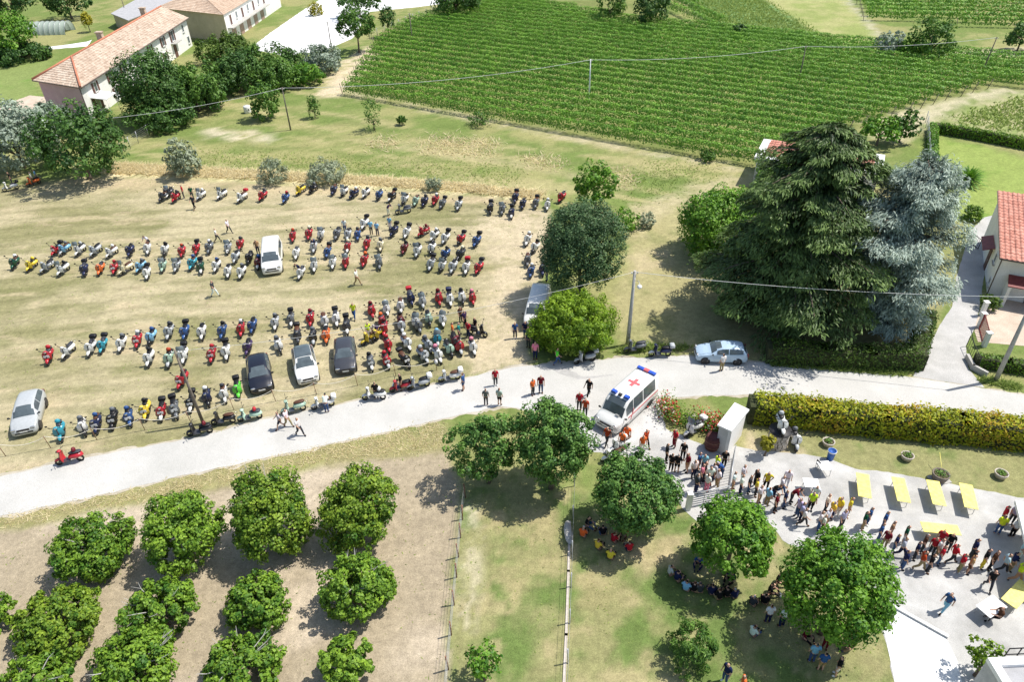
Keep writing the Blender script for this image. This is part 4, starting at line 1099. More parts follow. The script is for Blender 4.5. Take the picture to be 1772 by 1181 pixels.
def cream_building():
    c0, c3 = Vector((-57.6, 160.6, 0)), Vector((-55.4, 196, 0))
    c1, c2 = Vector((-74.0, 169.5, 0)), Vector((-70.5, 200, 0))
    root = empty('cream_house', tuple(c0), 0, 'cream two storey farm building with pale facade and hipped tan roof', 'house')
    base = [p - c0 for p in (c0, c3, c2, c1)]
    mb = MB(); prism(mb, base, 0, 5.6); mb.build('wall', WHITEW, root)
    d = base[3] - base[0]
    n = Vector((d.y, -d.x, 0)).normalized()
    if n.y > 0: n = -n
    mb = MB(); mid = (base[0] + base[3]) / 2 + n * 0.03; mb.box(mid + Vector((0, 0, 2.78)), (d.length - 0.05, 0.06, 5.5), math.atan2(d.y, d.x)); o = mb.build('side_wall', CREAM, root); o['label'] = 'yellowish cream side wall'
    ov = 0.6
    cen = sum(base, Vector()) / 4
    E = [p + (p - cen).normalized() * ov * 1.4 for p in base]
    E = [Vector((p.x, p.y, 5.55)) for p in E]
    ra = (E[0] + E[3]) / 2 + (E[1] - E[0]).normalized() * 7 + Vector((0, 0, 2.4)); rb = (E[1] + E[2]) / 2 + Vector((0, 0, 2.4))
    rf = MB()
    roof_plane(rf, E[0], E[1], rb, ra); roof_plane(rf, E[2], E[3], ra, rb); roof_plane(rf, E[3], E[0], ra, ra); rf.add(E, [(0, 1, 2, 3)])
    r = rf.build('roof', TANTILE, root, fix=False)
    for q in (ra + Vector((-3.2, 2.0, -1.0)), ra + Vector((0.5, 1.0, -0.6))):
        mb = MB(); mb.box(q + Vector((0, 0, 0.7)), (0.7, 0.7, 2.0)); mb.box(q + Vector((0, 0, 1.75)), (0.9, 0.9, 0.12)); mb.build('chimney', TANTILE, r)
    al = (base[1] - base[0]).normalized(); ou = Vector((al.y, -al.x, 0))
    if ou.x < 0: ou = -ou
    for i, u in enumerate((3.0, 6.5, 10.0, 13.5, 17.0, 20.5, 24.0)):
        p = base[0] + al * u
        if i % 2 == 0: window_on(root, p + Vector((0, 0, 3.9)), al, ou, 1.2, 2.1, False, name='window', glass=SHUTTER)
        else: window_on(root, p + Vector((0, 0, 4.2)), al, ou, 1.0, 1.4, False)
    mb = MB(); mb.box(base[0] + al * 12.5 + ou * 0.6 + Vector((0, 0, 2.72)), (24, 1.2, 0.16), math.atan2(al.y, al.x)); mb.build('balcony', CONCP, root)
    for u in (3.5, 8.0, 12.5, 17.0, 21.5):
        mb = MB(); mb.box(base[0] + al * u + ou * 0.03 + Vector((0, 0, 1.15)), (2.2, 0.08, 2.3), math.atan2(al.y, al.x)); dr = mb.build('door', noisy_mat('door_paint', (0.30, 0.20, 0.16), (0.40, 0.29, 0.24), 4, 0.6, 0) if 'door_paint' not in MATS else MATS['door_paint'], root)
        mb = MB(); mb.box(base[0] + al * (u + .8) + ou * 0.09 + Vector((0, 0, 1.1)), (0.05, 0.05, 0.2)); mb.build('handle', CHROME, dr)
    p = (base[0] * 0.35 + base[3] * 0.65) + n * 0.06 + Vector((0, 0, 1.6)); window_on(root, p, d, n, 0.9, 0.8, False)
cream_building()

# grey shed behind the farmhouse
def grey_shed():
    a = G(195, 40); root = empty('grey_shed', tuple(a), 0, 'low shed with a flat grey roof behind the farmhouse', 'shed')
    q = [G(192, 24, 2.8), G(222, 36, 2.8), G(330, -8, 2.8), G(260, -14, 2.8)]
    mb = MB(); prism(mb, [(p - a).lerp((sum(q, Vector()) / 4 - a), 0.05) for p in q], 0, 2.8); mb.build('wall', CREAM, root)
    mb = MB(); prism(mb, [(p - a) for p in q], 2.81, 2.95); mb.build('roof', GREYROOF, root)
grey_shed()

# plastic tunnel
def tunnel():
    w = G(84, 60)
    root = empty('plastic_tunnel', (w.x, w.y + 2, 0), 0, 'pale plastic greenhouse tunnel in the kitchen garden behind the farmhouse', 'greenhouse')
    sc_ = mpp(84, 60)
    L = 62 * sc_; R_ = 2.4
    m = leaf_mat('greenhouse_film', (0.50, 0.58, 0.52), (0.62, 0.68, 0.64), 0.4, 0.3)
    nseg = 7
    for k in range(nseg):
        rows = []
        for j in range(13):
            t = PI * j / 12
            row = []
            for i in range(5):
                s = i / 4
                sag = 1 - 0.05 * math.sin(PI * s)
                row.append((-L / 2 + L * (k + s) / nseg, math.cos(t) * R_ * sag, math.sin(t) * R_ * sag))
            rows.append(row)
        mb = MB(); mb.grid(rows); mb.build('cover_panel', m, root)
    for k in range(nseg + 1):
        mb = MB(); mb.tube([(-L / 2 + L * k / nseg, math.cos(PI * j / 12) * (R_ + .02), math.sin(PI * j / 12) * (R_ + .02)) for j in range(13)], 0.04, 5); mb.build('hoop', METALG, root)
tunnel()

# white house at the right edge
def white_house():
    FL, BL = Vector((44.6, 56.6, 0)), Vector((49.7, 67.0, 0))
    root = empty('white_house', tuple(FL), 0, 'white house with red tile roof beside the driveway', 'house')
    al = (BL - FL); W_ = al.length; al.normalize(); rt = Vector((al.y, -al.x, 0)); out = -rt
    D = 13.0
    ze, zr = 4.15, 5.6
    q = lambda u, v, z=0: al * u + rt * v + Vector((0, 0, z))      # u along the side wall, v to the right
    mb = MB(); prism(mb, [q(0, 0), q(0, D), q(W_, D), q(W_, 0)], 0, [ze - .08, ze - .08, zr - .08, zr - .08]); mb.build('wall', WHITEW, root)
    # roof: slab, then single tiles near the verge and one joined field of tiles beyond
    e0, e1, r0, r1 = q(-0.45, -0.35, ze), q(-0.45, D, ze), q(W_ + .2, -0.35, zr), q(W_ + .2, D, zr)
    mb = MB(); up = (r0 - e0).normalized(); rr = rt; nn = rr.cross(up).normalized(); nn = nn if nn.z > 0 else -nn
    mb.add([e0, e1, r1, r0, e0 - nn * .12, e1 - nn * .12, r1 - nn * .12, r0 - nn * .12], [(0, 1, 2, 3), (7, 6, 5, 4), (0, 4, 5, 1), (1, 5, 6, 2), (2, 6, 7, 3), (3, 7, 4, 0)])
    roof = mb.build('roof', REDTILE, root)
    Lr = (r0 - e0).length
    nrow, pw = 22, 0.42
    ph = Lr / nrow
    rows = []
    for t, lift in ((-0.06, 0.055), (1.06, 0.02)):
        row = []
        for i in range(7):
            s = i / 6
            row.append((s * pw * 0.96, t * ph, lift + 0.075 * math.sin(PI * min(1, s * 1.5)) if s < .67 else lift + 0.012))
        rows.append(row)
    tb = MB(); tb.grid(rows, smooth=True); tb.add([rows[0][i] for i in range(7)] + [(p[0], p[1], 0.0) for p in rows[0]], [(i, i + 1, 8 + i, 7 + i) for i in range(6)])
    tme = tb.mesh('tile'); tme.materials.append(REDTILE)
    Mx = Matrix((rr, up, nn)).transposed()
    eul = Mx.to_euler()
    rg = random.Random(4)
    stuff = MB()
    for c in range(int(D / pw)):
        for r_ in range(nrow):
            pos = e0 + rr * (c * pw + rg.uniform(-.01, .01)) + up * (r_ * ph) + nn * (0.004 + rg.uniform(0, .012))
            if c < 13:
                o = inst('tile', tme, roof); o.location = pos; o.rotation_euler = eul
            else:
                stuff.add([pos + Mx @ Vector(p) for row in rows for p in row], [(i, i + 1, 8 + i, 7 + i) for i in range(6)], True)
    o = stuff.build('tile_field', REDTILE, roof, fix=False); o['kind'] = 'stuff'
    mb = MB(); mb.tube([e0 - al * .05, e1 - al * .05], 0.08, 6); mb.tube([e0, r0], 0.05, 6); mb.tube([q(0.05, -.06), q(0.05, -.06, ze)], 0.05, 6); mb.build('gutter', GUTTER, root)
    window_on(root, q(2.6, 0, 2.7), al, out, 0.9, 1.0, False)
    window_on(root, q(1.2, 0, 0.95), al, out, 0.8, 0.8, False)
    mb = MB(); mb.box(q(5.6, -.03, 1.1), (1.1, 0.08, 2.2), math.atan2(al.y, al.x)); dr = mb.build('door', SHUTTER, root)
    mb = MB(); mb.box(q(5.2, -.1, 1.1), (0.05, 0.06, 0.2), math.atan2(al.y, al.x)); mb.build('handle', CHROME, dr)
    mb = MB(); a, b = q(4.2, -.05, 2.9), q(7.2, -.05, 2.9); c_, d_ = q(7.2, -1.0, 2.55), q(4.2, -1.0, 2.55)
    mb.add([a, b, c_, d_] + [p - Vector((0, 0, .07)) for p in (a, b, c_, d_)], [(0, 1, 2, 3), (7, 6, 5, 4), (0, 4, 5, 1), (1, 5, 6, 2), (2, 6, 7, 3), (3, 7, 4, 0)]); mb.build('side_awning', DARKRED, root)
    mb = MB(); a, b = q(-.05, 0.9, 2.6), q(-.05, 7.0, 2.6); c_, d_ = q(-1.5, 7.0, 2.15), q(-1.5, 0.9, 2.15)
    mb.add([a, b, c_, d_] + [p - Vector((0, 0, .08)) for p in (a, b, c_, d_)], [(0, 1, 2, 3), (7, 6, 5, 4), (0, 4, 5, 1), (1, 5, 6, 2), (2, 6, 7, 3), (3, 7, 4, 0)]); mb.build('porch_roof', DARKRED, root)
    mb = MB(); mb.box(q(-0.75, 1.1, 1.02), (1.5, 0.25, 2.04), math.atan2(al.y, al.x)); mb.build('porch_wall', WHITEW, root)
    mb = MB(); mb.box(q(-0.04, 3.4, 1.0), (0.08, 1.0, 2.0), math.atan2(al.y, al.x)); mb.build('door', GUTTER, root)
white_house()

# low house hidden behind the cedar
def rear_house():
    a, b = G(1322, 240, 3.5), G(1532, 268, 3.5)
    a0 = Vector((a.x, a.y, 0)); d = b - a; d.z = 0; L = d.length; d.normalize(); s = Vector((d.y, -d.x, 0))
    root = empty('low_house', tuple(a0), 0, 'low house with flat red roof and white border behind the big cedar', 'house')
    dep = 6.5
    q = lambda u, v, z=0: d * u + s * v + Vector((0, 0, z))
    mb = MB(); prism(mb, [q(0.3, 0.3), q(L - .3, 0.3), q(L - .3, dep - .3), q(.3, dep - .3)], 0, 3.2); mb.build('wall', WHITEW, root)
    mb = MB(); prism(mb, [q(0, 0), q(L, 0), q(L, dep), q(0, dep)], 3.22, 3.5); r = mb.build('roof', WHITEP, root)
    mb = MB()
    roof_plane(mb, q(1.0, dep - .9, 3.52), q(L - 1.0, dep - .9, 3.52), q(L - 1.0, .8, 3.75), q(1.0, .8, 3.75)); mb.build('roof_tiles', REDTILE, r, fix=False)['kind'] = 'stuff'
    window_on(root, q(4, dep - .3, 1.6), d, s, 1.2, 1.4, True); window_on(root, q(9, dep - .3, 1.6), d, s, 1.2, 1.4, True)
rear_house()

# gate lodge
def gate_lodge():
    q = [G(1271, 698.6, 2.4), G(1296.5, 711, 2.4), G(1265.5, 748.6, 2.4), G(1241, 737.4, 2.4)]
    c = sum(q, Vector()) / 4; c.z = 0
    root = empty('gate_lodge', tuple(c), 0, 'narrow white gate shelter with a flat white slab roof', 'shelter')
    p = [v - c for v in q]
    mb = MB(); prism(mb, p, 2.36, 2.5); mb.build('roof', WHITEP, root)
    i = [Vector((v.x * 0.86, v.y * 0.93, 0)) for v in p]
    mb = MB(); prism(mb, [i[1], i[2], i[2].lerp(i[3], 0.25), i[1].lerp(i[0], 0.25)], 0, 2.35); mb.build('side_wall', WHITEW, root)
    mb = MB(); prism(mb, [i[2].lerp(i[3], 0.255), i[3], i[3].lerp(i[0], .12), i[2].lerp(i[1], .12).lerp(i[3].lerp(i[0], .12), .255)], 0, 2.35); mb.build('front_wall', noisy_mat('shaded_white_plaster', (0.52, 0.52, 0.51), (0.6, 0.6, 0.59), 1.5, 0.9, 0.1), root)  # white plaster too; its grey base colour paints in the shade on the front
    mb = MB(); prism(mb, [i[0], i[1].lerp(i[0], .3), i[1].lerp(i[0], .3).lerp(i[2], .05), i[0].lerp(i[3], .06)], 0, 2.35); mb.build('rear_wall', WHITEW, root)
gate_lodge()
# wine barrel in its shade
def lathe_obj(name, loc, prof, mat, label, cat, n=20, group=None, parts=()):
    root = empty(name, loc, 0, label, cat, group)
    mb = MB(); mb.lathe(prof, n); mb.build('body', mat, root, fix=False)
    for pn, pr, pm in parts:
        mb = MB(); mb.lathe(pr, n); mb.build(pn, pm, root, fix=False)
    return root
BARREL = noisy_mat('barrel_oak', (0.07, 0.02, 0.022), (0.13, 0.045, 0.04), 5, 0.7, 0.1)
w = G(1231, 776)
lathe_obj('wine_barrel', (w.x, w.y, 0), [(0, 0), (0.44, 0), (0.52, 0.3), (0.56, 0.62), (0.52, 0.95), (0.44, 1.24), (0.40, 1.24), (0.40, 1.18), (0, 1.18)], BARREL, 'dark maroon wine barrel standing in the shade of the gate shelter', 'barrel', parts=[('hoop', [(0.545, 0.35), (0.555, 0.35), (0.565, 0.42), (0.555, 0.42)], RUST), ('hoop', [(0.555, 0.83), (0.565, 0.83), (0.555, 0.9), (0.545, 0.9)], RUST), ('hoop', [(0.46, 0.05), (0.468, 0.05), (0.48, 0.12), (0.47, 0.12)], RUST)])

# sliding gate and fence panel
def bar_panel(name, a, b, h, nv, nh, mat, label, cat, r=0.018, z0=0.08, end=None):
    a, b = Vector((a.x, a.y, 0)), Vector((b.x, b.y, 0))
    d = b - a; L = d.length; ang = math.atan2(d.y, d.x)
    root = empty(name, tuple(a), ang, label, cat)
    mb = MB(); mb.tube([(0, 0, z0), (0, 0, h)], r * 1.8, 6); mb.tube([(L, 0, z0), (L, 0, h)], r * 1.8, 6); mb.tube([(0, 0, z0), (L, 0, z0)], r * 1.5, 6); mb.tube([(0, 0, h), (L, 0, h)], r * 1.5, 6); mb.build('frame', mat, root)
    for i in range(1, nv):
        mb = MB(); mb.tube([(L * i / nv, 0, z0), (L * i / nv, 0, h)], r, 6); mb.build('bar', mat, root)
    for i in range(1, nh):
        mb = MB(); mb.tube([(0, 0, z0 + (h - z0) * i / nh), (L, 0, z0 + (h - z0) * i / nh)], r * 1.3, 6); mb.build('rail', mat, root)
    return root
bar_panel('sliding_gate', G(1196, 879), G(1256, 866), 1.35, 3, 6, METALG, 'grey metal sliding gate with horizontal bars across the courtyard entrance', 'gate', 0.028)
bar_panel('gate_fence', G(1258, 862), G(1268, 795), 1.4, 14, 1, METALG, 'light metal bar fence between the gate and the shelter', 'fence', 0.02)
tag(MB().box((0, 0, 0.75), (0.3, 0.3, 1.5)).box((0, 0, 1.53), (0.36, 0.36, 0.06)).build('gate_post', WHITEW), 'white square post at the end of the sliding gate', 'post').location = G(1190, 882)

# round stone pedestal with separate stones
def pedestal():
    w = G(1344, 770)
    root = empty('stone_pedestal', tuple(w), 0, 'round pedestal of stacked rough stones with a dark top', 'pedestal')
    st = noisy_mat('field_stone', (0.34, 0.30, 0.25), (0.55, 0.50, 0.43), 3.5, 0.95, 0.4)
    rg = random.Random(8)
    mb = MB(); mb.lathe([(0, 0), (0.6, 0), (0.6, 1.415), (0, 1.415)], 20); mb.build('core', noisy_mat('mortar', (0.25, 0.22, 0.19), (0.33, 0.30, 0.26), 6, 0.95, 0.2), root, fix=False)
    z = 0.0
    while z < 1.20:
        h = rg.uniform(0.16, 0.26); a = rg.uniform(0, 1)
        end = a + 2 * PI
        while a < end - 0.1:
            da = min(rg.uniform(0.38, 0.62), end - a)
            mb = MB(); am = a + da / 2
            mb.box((0, 0, 0), (0.22, 0.62 * da * 0.94, h * 0.93), taper=rg.uniform(0.86, 0.98)); o = mb.build('stone', st, root)
            o.location = (math.cos(am) * 0.60, math.sin(am) * 0.60, z + h / 2); o.rotation_euler = (rg.uniform(-.08, .08), rg.uniform(-.08, .08), am)
            a += da
        z += h
    mb = MB(); mb.lathe([(0, 1.42), (0.78, 1.42), (0.80, 1.46), (0.78, 1.50), (0, 1.50)], 28); mb.build('top', BLACKP, root, fix=False)
    return w
PED = pedestal()

# planters
TERRA = noisy_mat('planter_concrete', (0.45, 0.40, 0.34), (0.56, 0.51, 0.45), 5, 0.9, 0.2)
EARTH = noisy_mat('dark_earth', (0.07, 0.055, 0.035), (0.12, 0.10, 0.06), 8, 0.95, 0.3)
for (x, y, r_, h_, lb) in ((1432, 771, .44, .42, 'round concrete planter on the lawn behind the blue bin'), (1568, 795, .44, .42, 'round concrete planter standing alone in the middle of the lawn'), (1730, 826, .44, .42, 'round concrete planter on the lawn beyond the wooden tub'), (1624, 831, .56, .62, 'large wooden tub planter on a stone slab at the lawn edge')):
    w = G(x, y)
    k = r_ / .44
    rt_ = lathe_obj('planter', tuple(w), [(0, 0), (r_ * .72, 0), (r_ * .98, h_ * .8), (r_, h_), (r_ * .86, h_), (r_ * .84, h_ * .8), (0, h_ * .8)], TERRA if r_ < .5 else WOODPOLE, lb, 'planter', 20, 'planters on the courtyard lawn', parts=[('soil', [(0, h_ * .84), (r_ * .85, h_ * .84)], EARTH)])
    rng = np.random.default_rng(int(x)); n = 90
    p = np.stack([rng.normal(0, r_ * .33, n), rng.normal(0, r_ * .33, n), h_ * .9 + rng.random(n) * .14], -1)
    inst('plants', quads_mesh('plants', leaf_quads(p, np.array([0, 0, 1.]) + rng.normal(size=(n, 3)) * .5, .12, .08, rng), rng.random(n), LM['mid']), rt_)
    if r_ > .5:
        mb = MB(); mb.box((0.05, 0, .03), (1.25, .9, .06), .2); mb.build('base_slab', CONCP, rt_)
        mb = MB(); mb.tube([(.2, .1, .4), (.55, 1.6, 1.0)], .02, 5); mb.build('stake', YELLOW, rt_)

# tables
def table(name, cpx, L, Wd, ang, mat, label, group=None, h=0.75, cat='table'):
    w = G(*cpx, h); w.z = 0
    root = empty(name, tuple(w), ang, label, cat, group)
    bm = bmesh.new(); bmesh.ops.create_cube(bm, size=1.0)
    for v in bm.verts: v.co = Vector((v.co.x * L, v.co.y * Wd, v.co.z * 0.045 + h - 0.023))
    bmesh.ops.bevel(bm, geom=bm.edges[:], offset=0.012, segments=1, affect='EDGES')
    me = bpy.data.meshes.new('table_top'); bm.to_mesh(me); bm.free(); me.materials.append(mat); inst('table_top', me, root)
    for s in (-1, 1):
        mb = MB(); x = s * L * 0.38
        mb.tube([(x, -Wd * .40, 0), (x, -Wd * .36, h - .05)], .018, 6); mb.tube([(x, Wd * .40, 0), (x, Wd * .36, h - .05)], .018, 6); mb.tube([(x, -Wd * .38, .35), (x, Wd * .38, .35)], .015, 6); mb.tube([(x, 0, .35), (x - s * L * .2, 0, h - .05)], .015, 6); mb.build('leg_frame', METALG, root)
    return root
def dir_ang(p0, p1, h=0.75):
    a, b = G(*p0, h), G(*p1, h); return math.atan2(b.y - a.y, b.x - a.x)
zz = lambda x, y: (1322 + x / 3.938, 580 + y / 3.938)
for i, (tl, tr, br, bl, lb) in enumerate((((630, 945), (715, 940), (733, 1103), (645, 1108), 'yellow trestle table first in its row beside the white tables'), ((873, 975), (955, 972), (1000, 1130), (910, 1135), 'yellow trestle table second in its row after the white tables'), ((1110, 993), (1190, 990), (1240, 1155), (1155, 1160), 'yellow trestle table in front of the wooden tub planter'), ((1335, 1015), (1415, 1012), (1460, 1180), (1370, 1182), 'yellow trestle table at the end of the row by the white gazebo'))):
    cx, cy = (tl[0] + tr[0] + br[0] + bl[0]) / 4, (tl[1] + tr[1] + br[1] + bl[1]) / 4
    table('trestle_table', zz(cx, cy), 2.2, 0.82, dir_ang(zz((bl[0] + br[0]) / 2, (bl[1] + br[1]) / 2), zz((tl[0] + tr[0]) / 2, (tl[1] + tr[1]) / 2)), YELLOW, lb, 'yellow trestle tables')
table('trestle_table', (1628, 915), 2.2, 0.82, dir_ang((1598, 912), (1657, 918)), YELLOW, 'yellow trestle table set crosswise behind the red shirted people', 'yellow trestle tables')
table('trestle_table', (1762, 1028), 2.2, 0.85, dir_ang((1740, 1048), (1785, 1000)), YELLOW, 'yellow trestle table next to the seated woman', 'yellow trestle tables')
table('picnic_table', (1716, 1050), 1.5, 0.9, dir_ang((1700, 1062), (1735, 1040)), WHITEP, 'cream white table where a woman in brown sits', 'white tables')
table('white_table', (1428, 806), 0.85, 0.85, dir_ang((1415, 806), (1440, 804)), WHITEP, 'square white table beside the blue bin', 'white tables')
table('white_table', (1404, 836), 1.0, 0.85, dir_ang((1392, 834), (1418, 836)), WHITEP, 'square white table on the gravel apart from the bin', 'white tables')
def chair(px_, ang, label):
    w = G(*px_)
    root = empty('folding_chair', tuple(w), ang, label, 'chair')
    MB().box((0, 0, .44), (.4, .4, .03)).build('seat', BLACKP, root)
    MB().box((-.19, 0, .68), (.03, .4, .28)).build('backrest', BLACKP, root)
    for sx in (-1, 1):
        for sy in (-1, 1):
            MB().tube([(sx * .18, sy * .18, 0), (sx * .17, sy * .17, .44 if sx > 0 else .82)], .014, 6).build('leg', METALG, root)
chair((1417, 812), 0.3, 'black folding chair beside the square white table and bin')
BLUEP = noisy_mat('blue_plastic', (0.03, 0.10, 0.35), (0.05, 0.15, 0.45), 5, 0.5, 0)
lathe_obj('waste_bin', tuple(G(1436, 795)), [(0, 0), (.22, 0), (.27, .78), (.29, .80), (.29, .84), (.25, .84), (.24, .78), (0, .70)], BLUEP, 'blue plastic bin standing behind the square white table', 'bin', parts=[('bag', [(.25, .80), (.31, .83), (.30, .74), (.295, .74)], WHITEP)])
lathe_obj('water_drum', tuple(G(429, 195)), [(0, 0), (.5, 0), (.55, .1), (.55, 1.0), (.5, 1.1), (0, 1.15)], WHITEP, 'white plastic drum beside the tangled shrub', 'drum', parts=[('lid', [(0, 1.2), (.22, 1.2), (.22, 1.13)], WHITEP)])

# gazebo at the right edge
def gazebo():
    a, b = G(1757, 866, 2.25), G(1786, 985, 2.25)
    d = a - b; d.z = 0; L = d.length; d.normalize(); s = Vector((d.y, -d.x, 0))
    c = (a + b) / 2 + s * L / 2; c.z = 0
    root = empty('gazebo', tuple(c), math.atan2(s.y, s.x), 'white canvas gazebo sheltering people at the courtyard side', 'gazebo')
    h = L / 2
    rows = []
    cv = MB()
    for t, z in ((1.0, 2.02), (1.0, 2.25), (0.5, 2.52), (0.02, 2.85)):
        rows.append([(h * t * sx, h * t * sy, z) for sx, sy in ((-1, -1), (0, -1), (1, -1), (1, 0), (1, 1), (0, 1), (-1, 1), (-1, 0))])
    cv.grid(rows, closed=True, smooth=False); cv.build('canopy', WHITEP, root)
    for sx in (-1, 1):
        for sy in (-1, 1): MB().tube([(h * .95 * sx, h * .95 * sy, 0), (h * .95 * sx, h * .95 * sy, 2.2)], .03, 6).build('leg', METALG, root)
gazebo()

# flat roofed building at the lower corner
def corner_block():
    a, b, c = G(1711, 1139, 3), G(1800, 1135, 3), G(1726, 1181, 3)
    d = (b - a).normalized(); s = Vector((d.y, -d.x, 0))
    o = Vector((a.x, a.y, 0))
    root = empty('flat_roof_building', tuple(o), math.atan2(d.y, d.x), 'grey walled annex with white parapet and flat dark roof', 'building')
    L, D = 9.0, 8.0
    MB().box((L / 2, -D / 2, 1.35), (L, D, 2.7)).build('wall', noisy_mat('rough_render', (0.40, 0.40, 0.40), (0.52, 0.52, 0.51), 2, 0.9, 0.3), root)
    mb = MB(); t = 0.42
    mb.box((L / 2, -t / 2, 2.85), (L + .1, t, .3)); mb.box((L / 2, -D + t / 2, 2.85), (L + .1, t, .3)); mb.box((t / 2 - .05, -D / 2, 2.852), (t, D - 2 * t - .004, .3)); mb.box((L - t / 2, -D / 2, 2.852), (t, D - 2 * t - .004, .3)); mb.build('parapet', WHITEP, root)
    MB().box((L / 2, -D / 2, 2.74), (L - 2 * t, D - 2 * t, .06)).build('roof', GREYROOF, root)
    rl = MB(); rl.tube([(.9, .1, 3.55), (L, .1, 3.55)], .035, 6); rl.tube([(.9, .1, 3.02), (L, .1, 3.02)], .03, 6)
    for k in range(12): rl.tube([(.9 + k * .62, .1, 2.9), (.9 + k * .62, .1, 3.55)], .028, 6)
    rl.build('railing', BLACKP, root)
corner_block()

# ================================================================== FENCES, POLES, CABLES
def post_fence(name, pts_px, spacing, h, r, mat, label, wires=3, wmat=METALG, lean=0.0):
    pts = [G(*p) for p in pts_px]
    root = empty(name, tuple(pts[0]), 0, label, 'fence')
    o = pts[0]
    pm = MB(); pm.tube([(0, 0, -.05), (0, 0, h)], r, 6); pme = pm.mesh('post'); pme.materials.append(mat)
    seq = []
    for a, b in zip(pts[:-1], pts[1:]):
        n = max(1, round((b - a).length / spacing))
        for i in range(n): seq.append(a.lerp(b, i / n))
    seq.append(pts[-1])
    rg = random.Random(len(seq))
    for p in seq:
        q = inst('post', pme, root, loc=tuple(p - o)); q.rotation_euler = (rg.uniform(-.05, .05), rg.uniform(-.05, .05) + lean, 0)
    for k in range(wires):
        z = h * (0.25 + 0.7 * k / max(1, wires - 1)) if wires > 1 else h * .9
        MB().tube([(p - o) + Vector((0, 0, z)) for p in seq], 0.008, 4).build('wire', wmat, root)
    return root
post_fence('wire_fence', ((805, 862), (800, 900), (790, 1000), (781, 1100), (770, 1225)), 1.75, 1.35, .05, RUST, 'rusty post and wire fence between orchard and lawn', 4)
post_fence('wire_fence', ((994, 842), (990, 960), (986, 1080), (980, 1225)), 2.4, 1.3, .04, METALG, 'thin grey post fence on a pale kerb across the lawn', 3)
tag(wall_along('garden_kerb', px((986, 905), (984, 990), (980, 1100), (974, 1230)), 0.07, 0.16, TERRA), 'pale concrete kerb running down the lawn under the grey fence', 'kerb')
post_fence('mesh_fence', ((212, 268), (240, 248), (275, 226)), 2.5, 1.8, .05, METALG, 'grey mesh fence between bushy trees at the field corner', 6)
post_fence('mesh_fence', ((640, 66), (690, 45), (760, 18)), 3.0, 1.5, .05, METALG, 'wire mesh fence between farmyard and vineyard', 5)
post_fence('mesh_fence', ((1601, 212), (1603, 250), (1606, 295)), 2.4, 1.7, .05, METALG, 'dark wire fence beside the bright green hedge', 8)
def pale_stone(px_, s, label):
    bm = bmesh.new(); bmesh.ops.create_icosphere(bm, subdivisions=3, radius=1)
    for v in bm.verts:
        n = mnoise.noise(v.co * 1.3) * .35; v.co = Vector((v.co.x * s[0], v.co.y * s[1], v.co.z * s[2] + s[2] * .8)) * (1 + n)
    me = bpy.data.meshes.new('pale_stone'); bm.to_mesh(me); bm.free(); me.materials.append(CONCP)
    for p in me.polygons: p.use_smooth = True
    o = inst('pale_stone', me, loc=tuple(G(*px_))); tag(o, label, 'stone')
pale_stone((984, 926), (.28, .85, .22), 'long pale stone lying at the head of the garden kerb')
pale_stone((1591, 634), (.36, .3, .22), 'white boulder at the corner of the driveway and road')

# rope barrier along the parking field
RP = [((-32, 806), ), ((10, 790), ), ((88, 776), ), ((168, 762), ), ((251, 745), ), ((331, 733), ), ((405, 710), ), ((477, 695), ), ((548, 683), ), ((619, 668), ), ((685, 651), ), ((756, 641), )]
def rope_fence():
    pts = [G(*p[0]) for p in RP]; o = pts[0]
    root = empty('rope_barrier', tuple(o), 0, 'thin stakes with a sagging white rope along the scooter field', 'barrier')
    pm = MB(); pm.tube([(0, 0, -.05), (0, 0, 1.25)], .025, 6); pme = pm.mesh('stake'); pme.materials.append(RUST)
    for p in pts: inst('stake', pme, root, loc=tuple(p - o)).rotation_euler = (0.03, -0.04, 0)
    for a, b in zip(pts[:-1], pts[1:]):
        q = []
        for i in range(13):
            t = i / 12; v = a.lerp(b, t) - o; v.z = 1.18 - 0.42 * 4 * t * (1 - t); q.append(v)
        MB().tube(q, 0.022, 5).build('rope', ROPE, root)
    bm = MB(); bm.lathe([(0, .62), (.10, .68), (.15, .85), (.12, 1.05), (0, 1.15)], 10); ob = bm.build('white_bag', WHITEP, root, fix=False); ob.location = pts[-1] - o
rope_fence()

POLES = {}
def utility_pole(key, base, h, r, mat, label, tilt=(0, 0), lamp=False):
    w = G(*base)
    root = empty('utility_pole', tuple(w), 0, label, 'pole', 'overhead line poles')
    top = Vector((tilt[0], tilt[1], h))
    MB().tube([(0, 0, -.1), top * .5, top], [r * 1.25, r, r * .75], 10).build('pole', mat, root)
    mb = MB(); mb.tube([top + Vector((-.28, 0, -.25)), top + Vector((.28, 0, -.25))], .03, 6); mb.build('crossarm', METALG, root)
    for s in (-1, 1): MB().lathe([(.0, 0), (.04, 0), (.05, .06), (.03, .12), (0, .13)], 8, Matrix.Translation(top + Vector((s * .24, 0, -.22)))).build('insulator', WHITEP, root, fix=False)
    if lamp:
        p0 = top + Vector((0, 0, -.9))
        lm = MB().tube([p0, p0 + Vector((.28, -.5, .25)), p0 + Vector((.3, -.95, .12))], .025, 6).build('lamp_bracket', METALG, root)
        MB().lathe([(0, .08), (.10, .06), (.2, -.06), (.21, -.12), (.08, -.3), (0, -.33)], 14, Matrix.Translation(p0 + Vector((.3, -.95, .08)))).build('lamp_shade', WHITEP, lm, fix=False)
    POLES[key] = w + top
utility_pole('left', (352, 734), 7.0, .10, WOODPOLE, 'slender wooden pole standing at the roadside among scooters', (-.2, .1))
utility_pole('mid', (1086, 597), 7.4, .15, CONCP, 'grey concrete pole with a white street lamp at the road', (.05, 0), True)
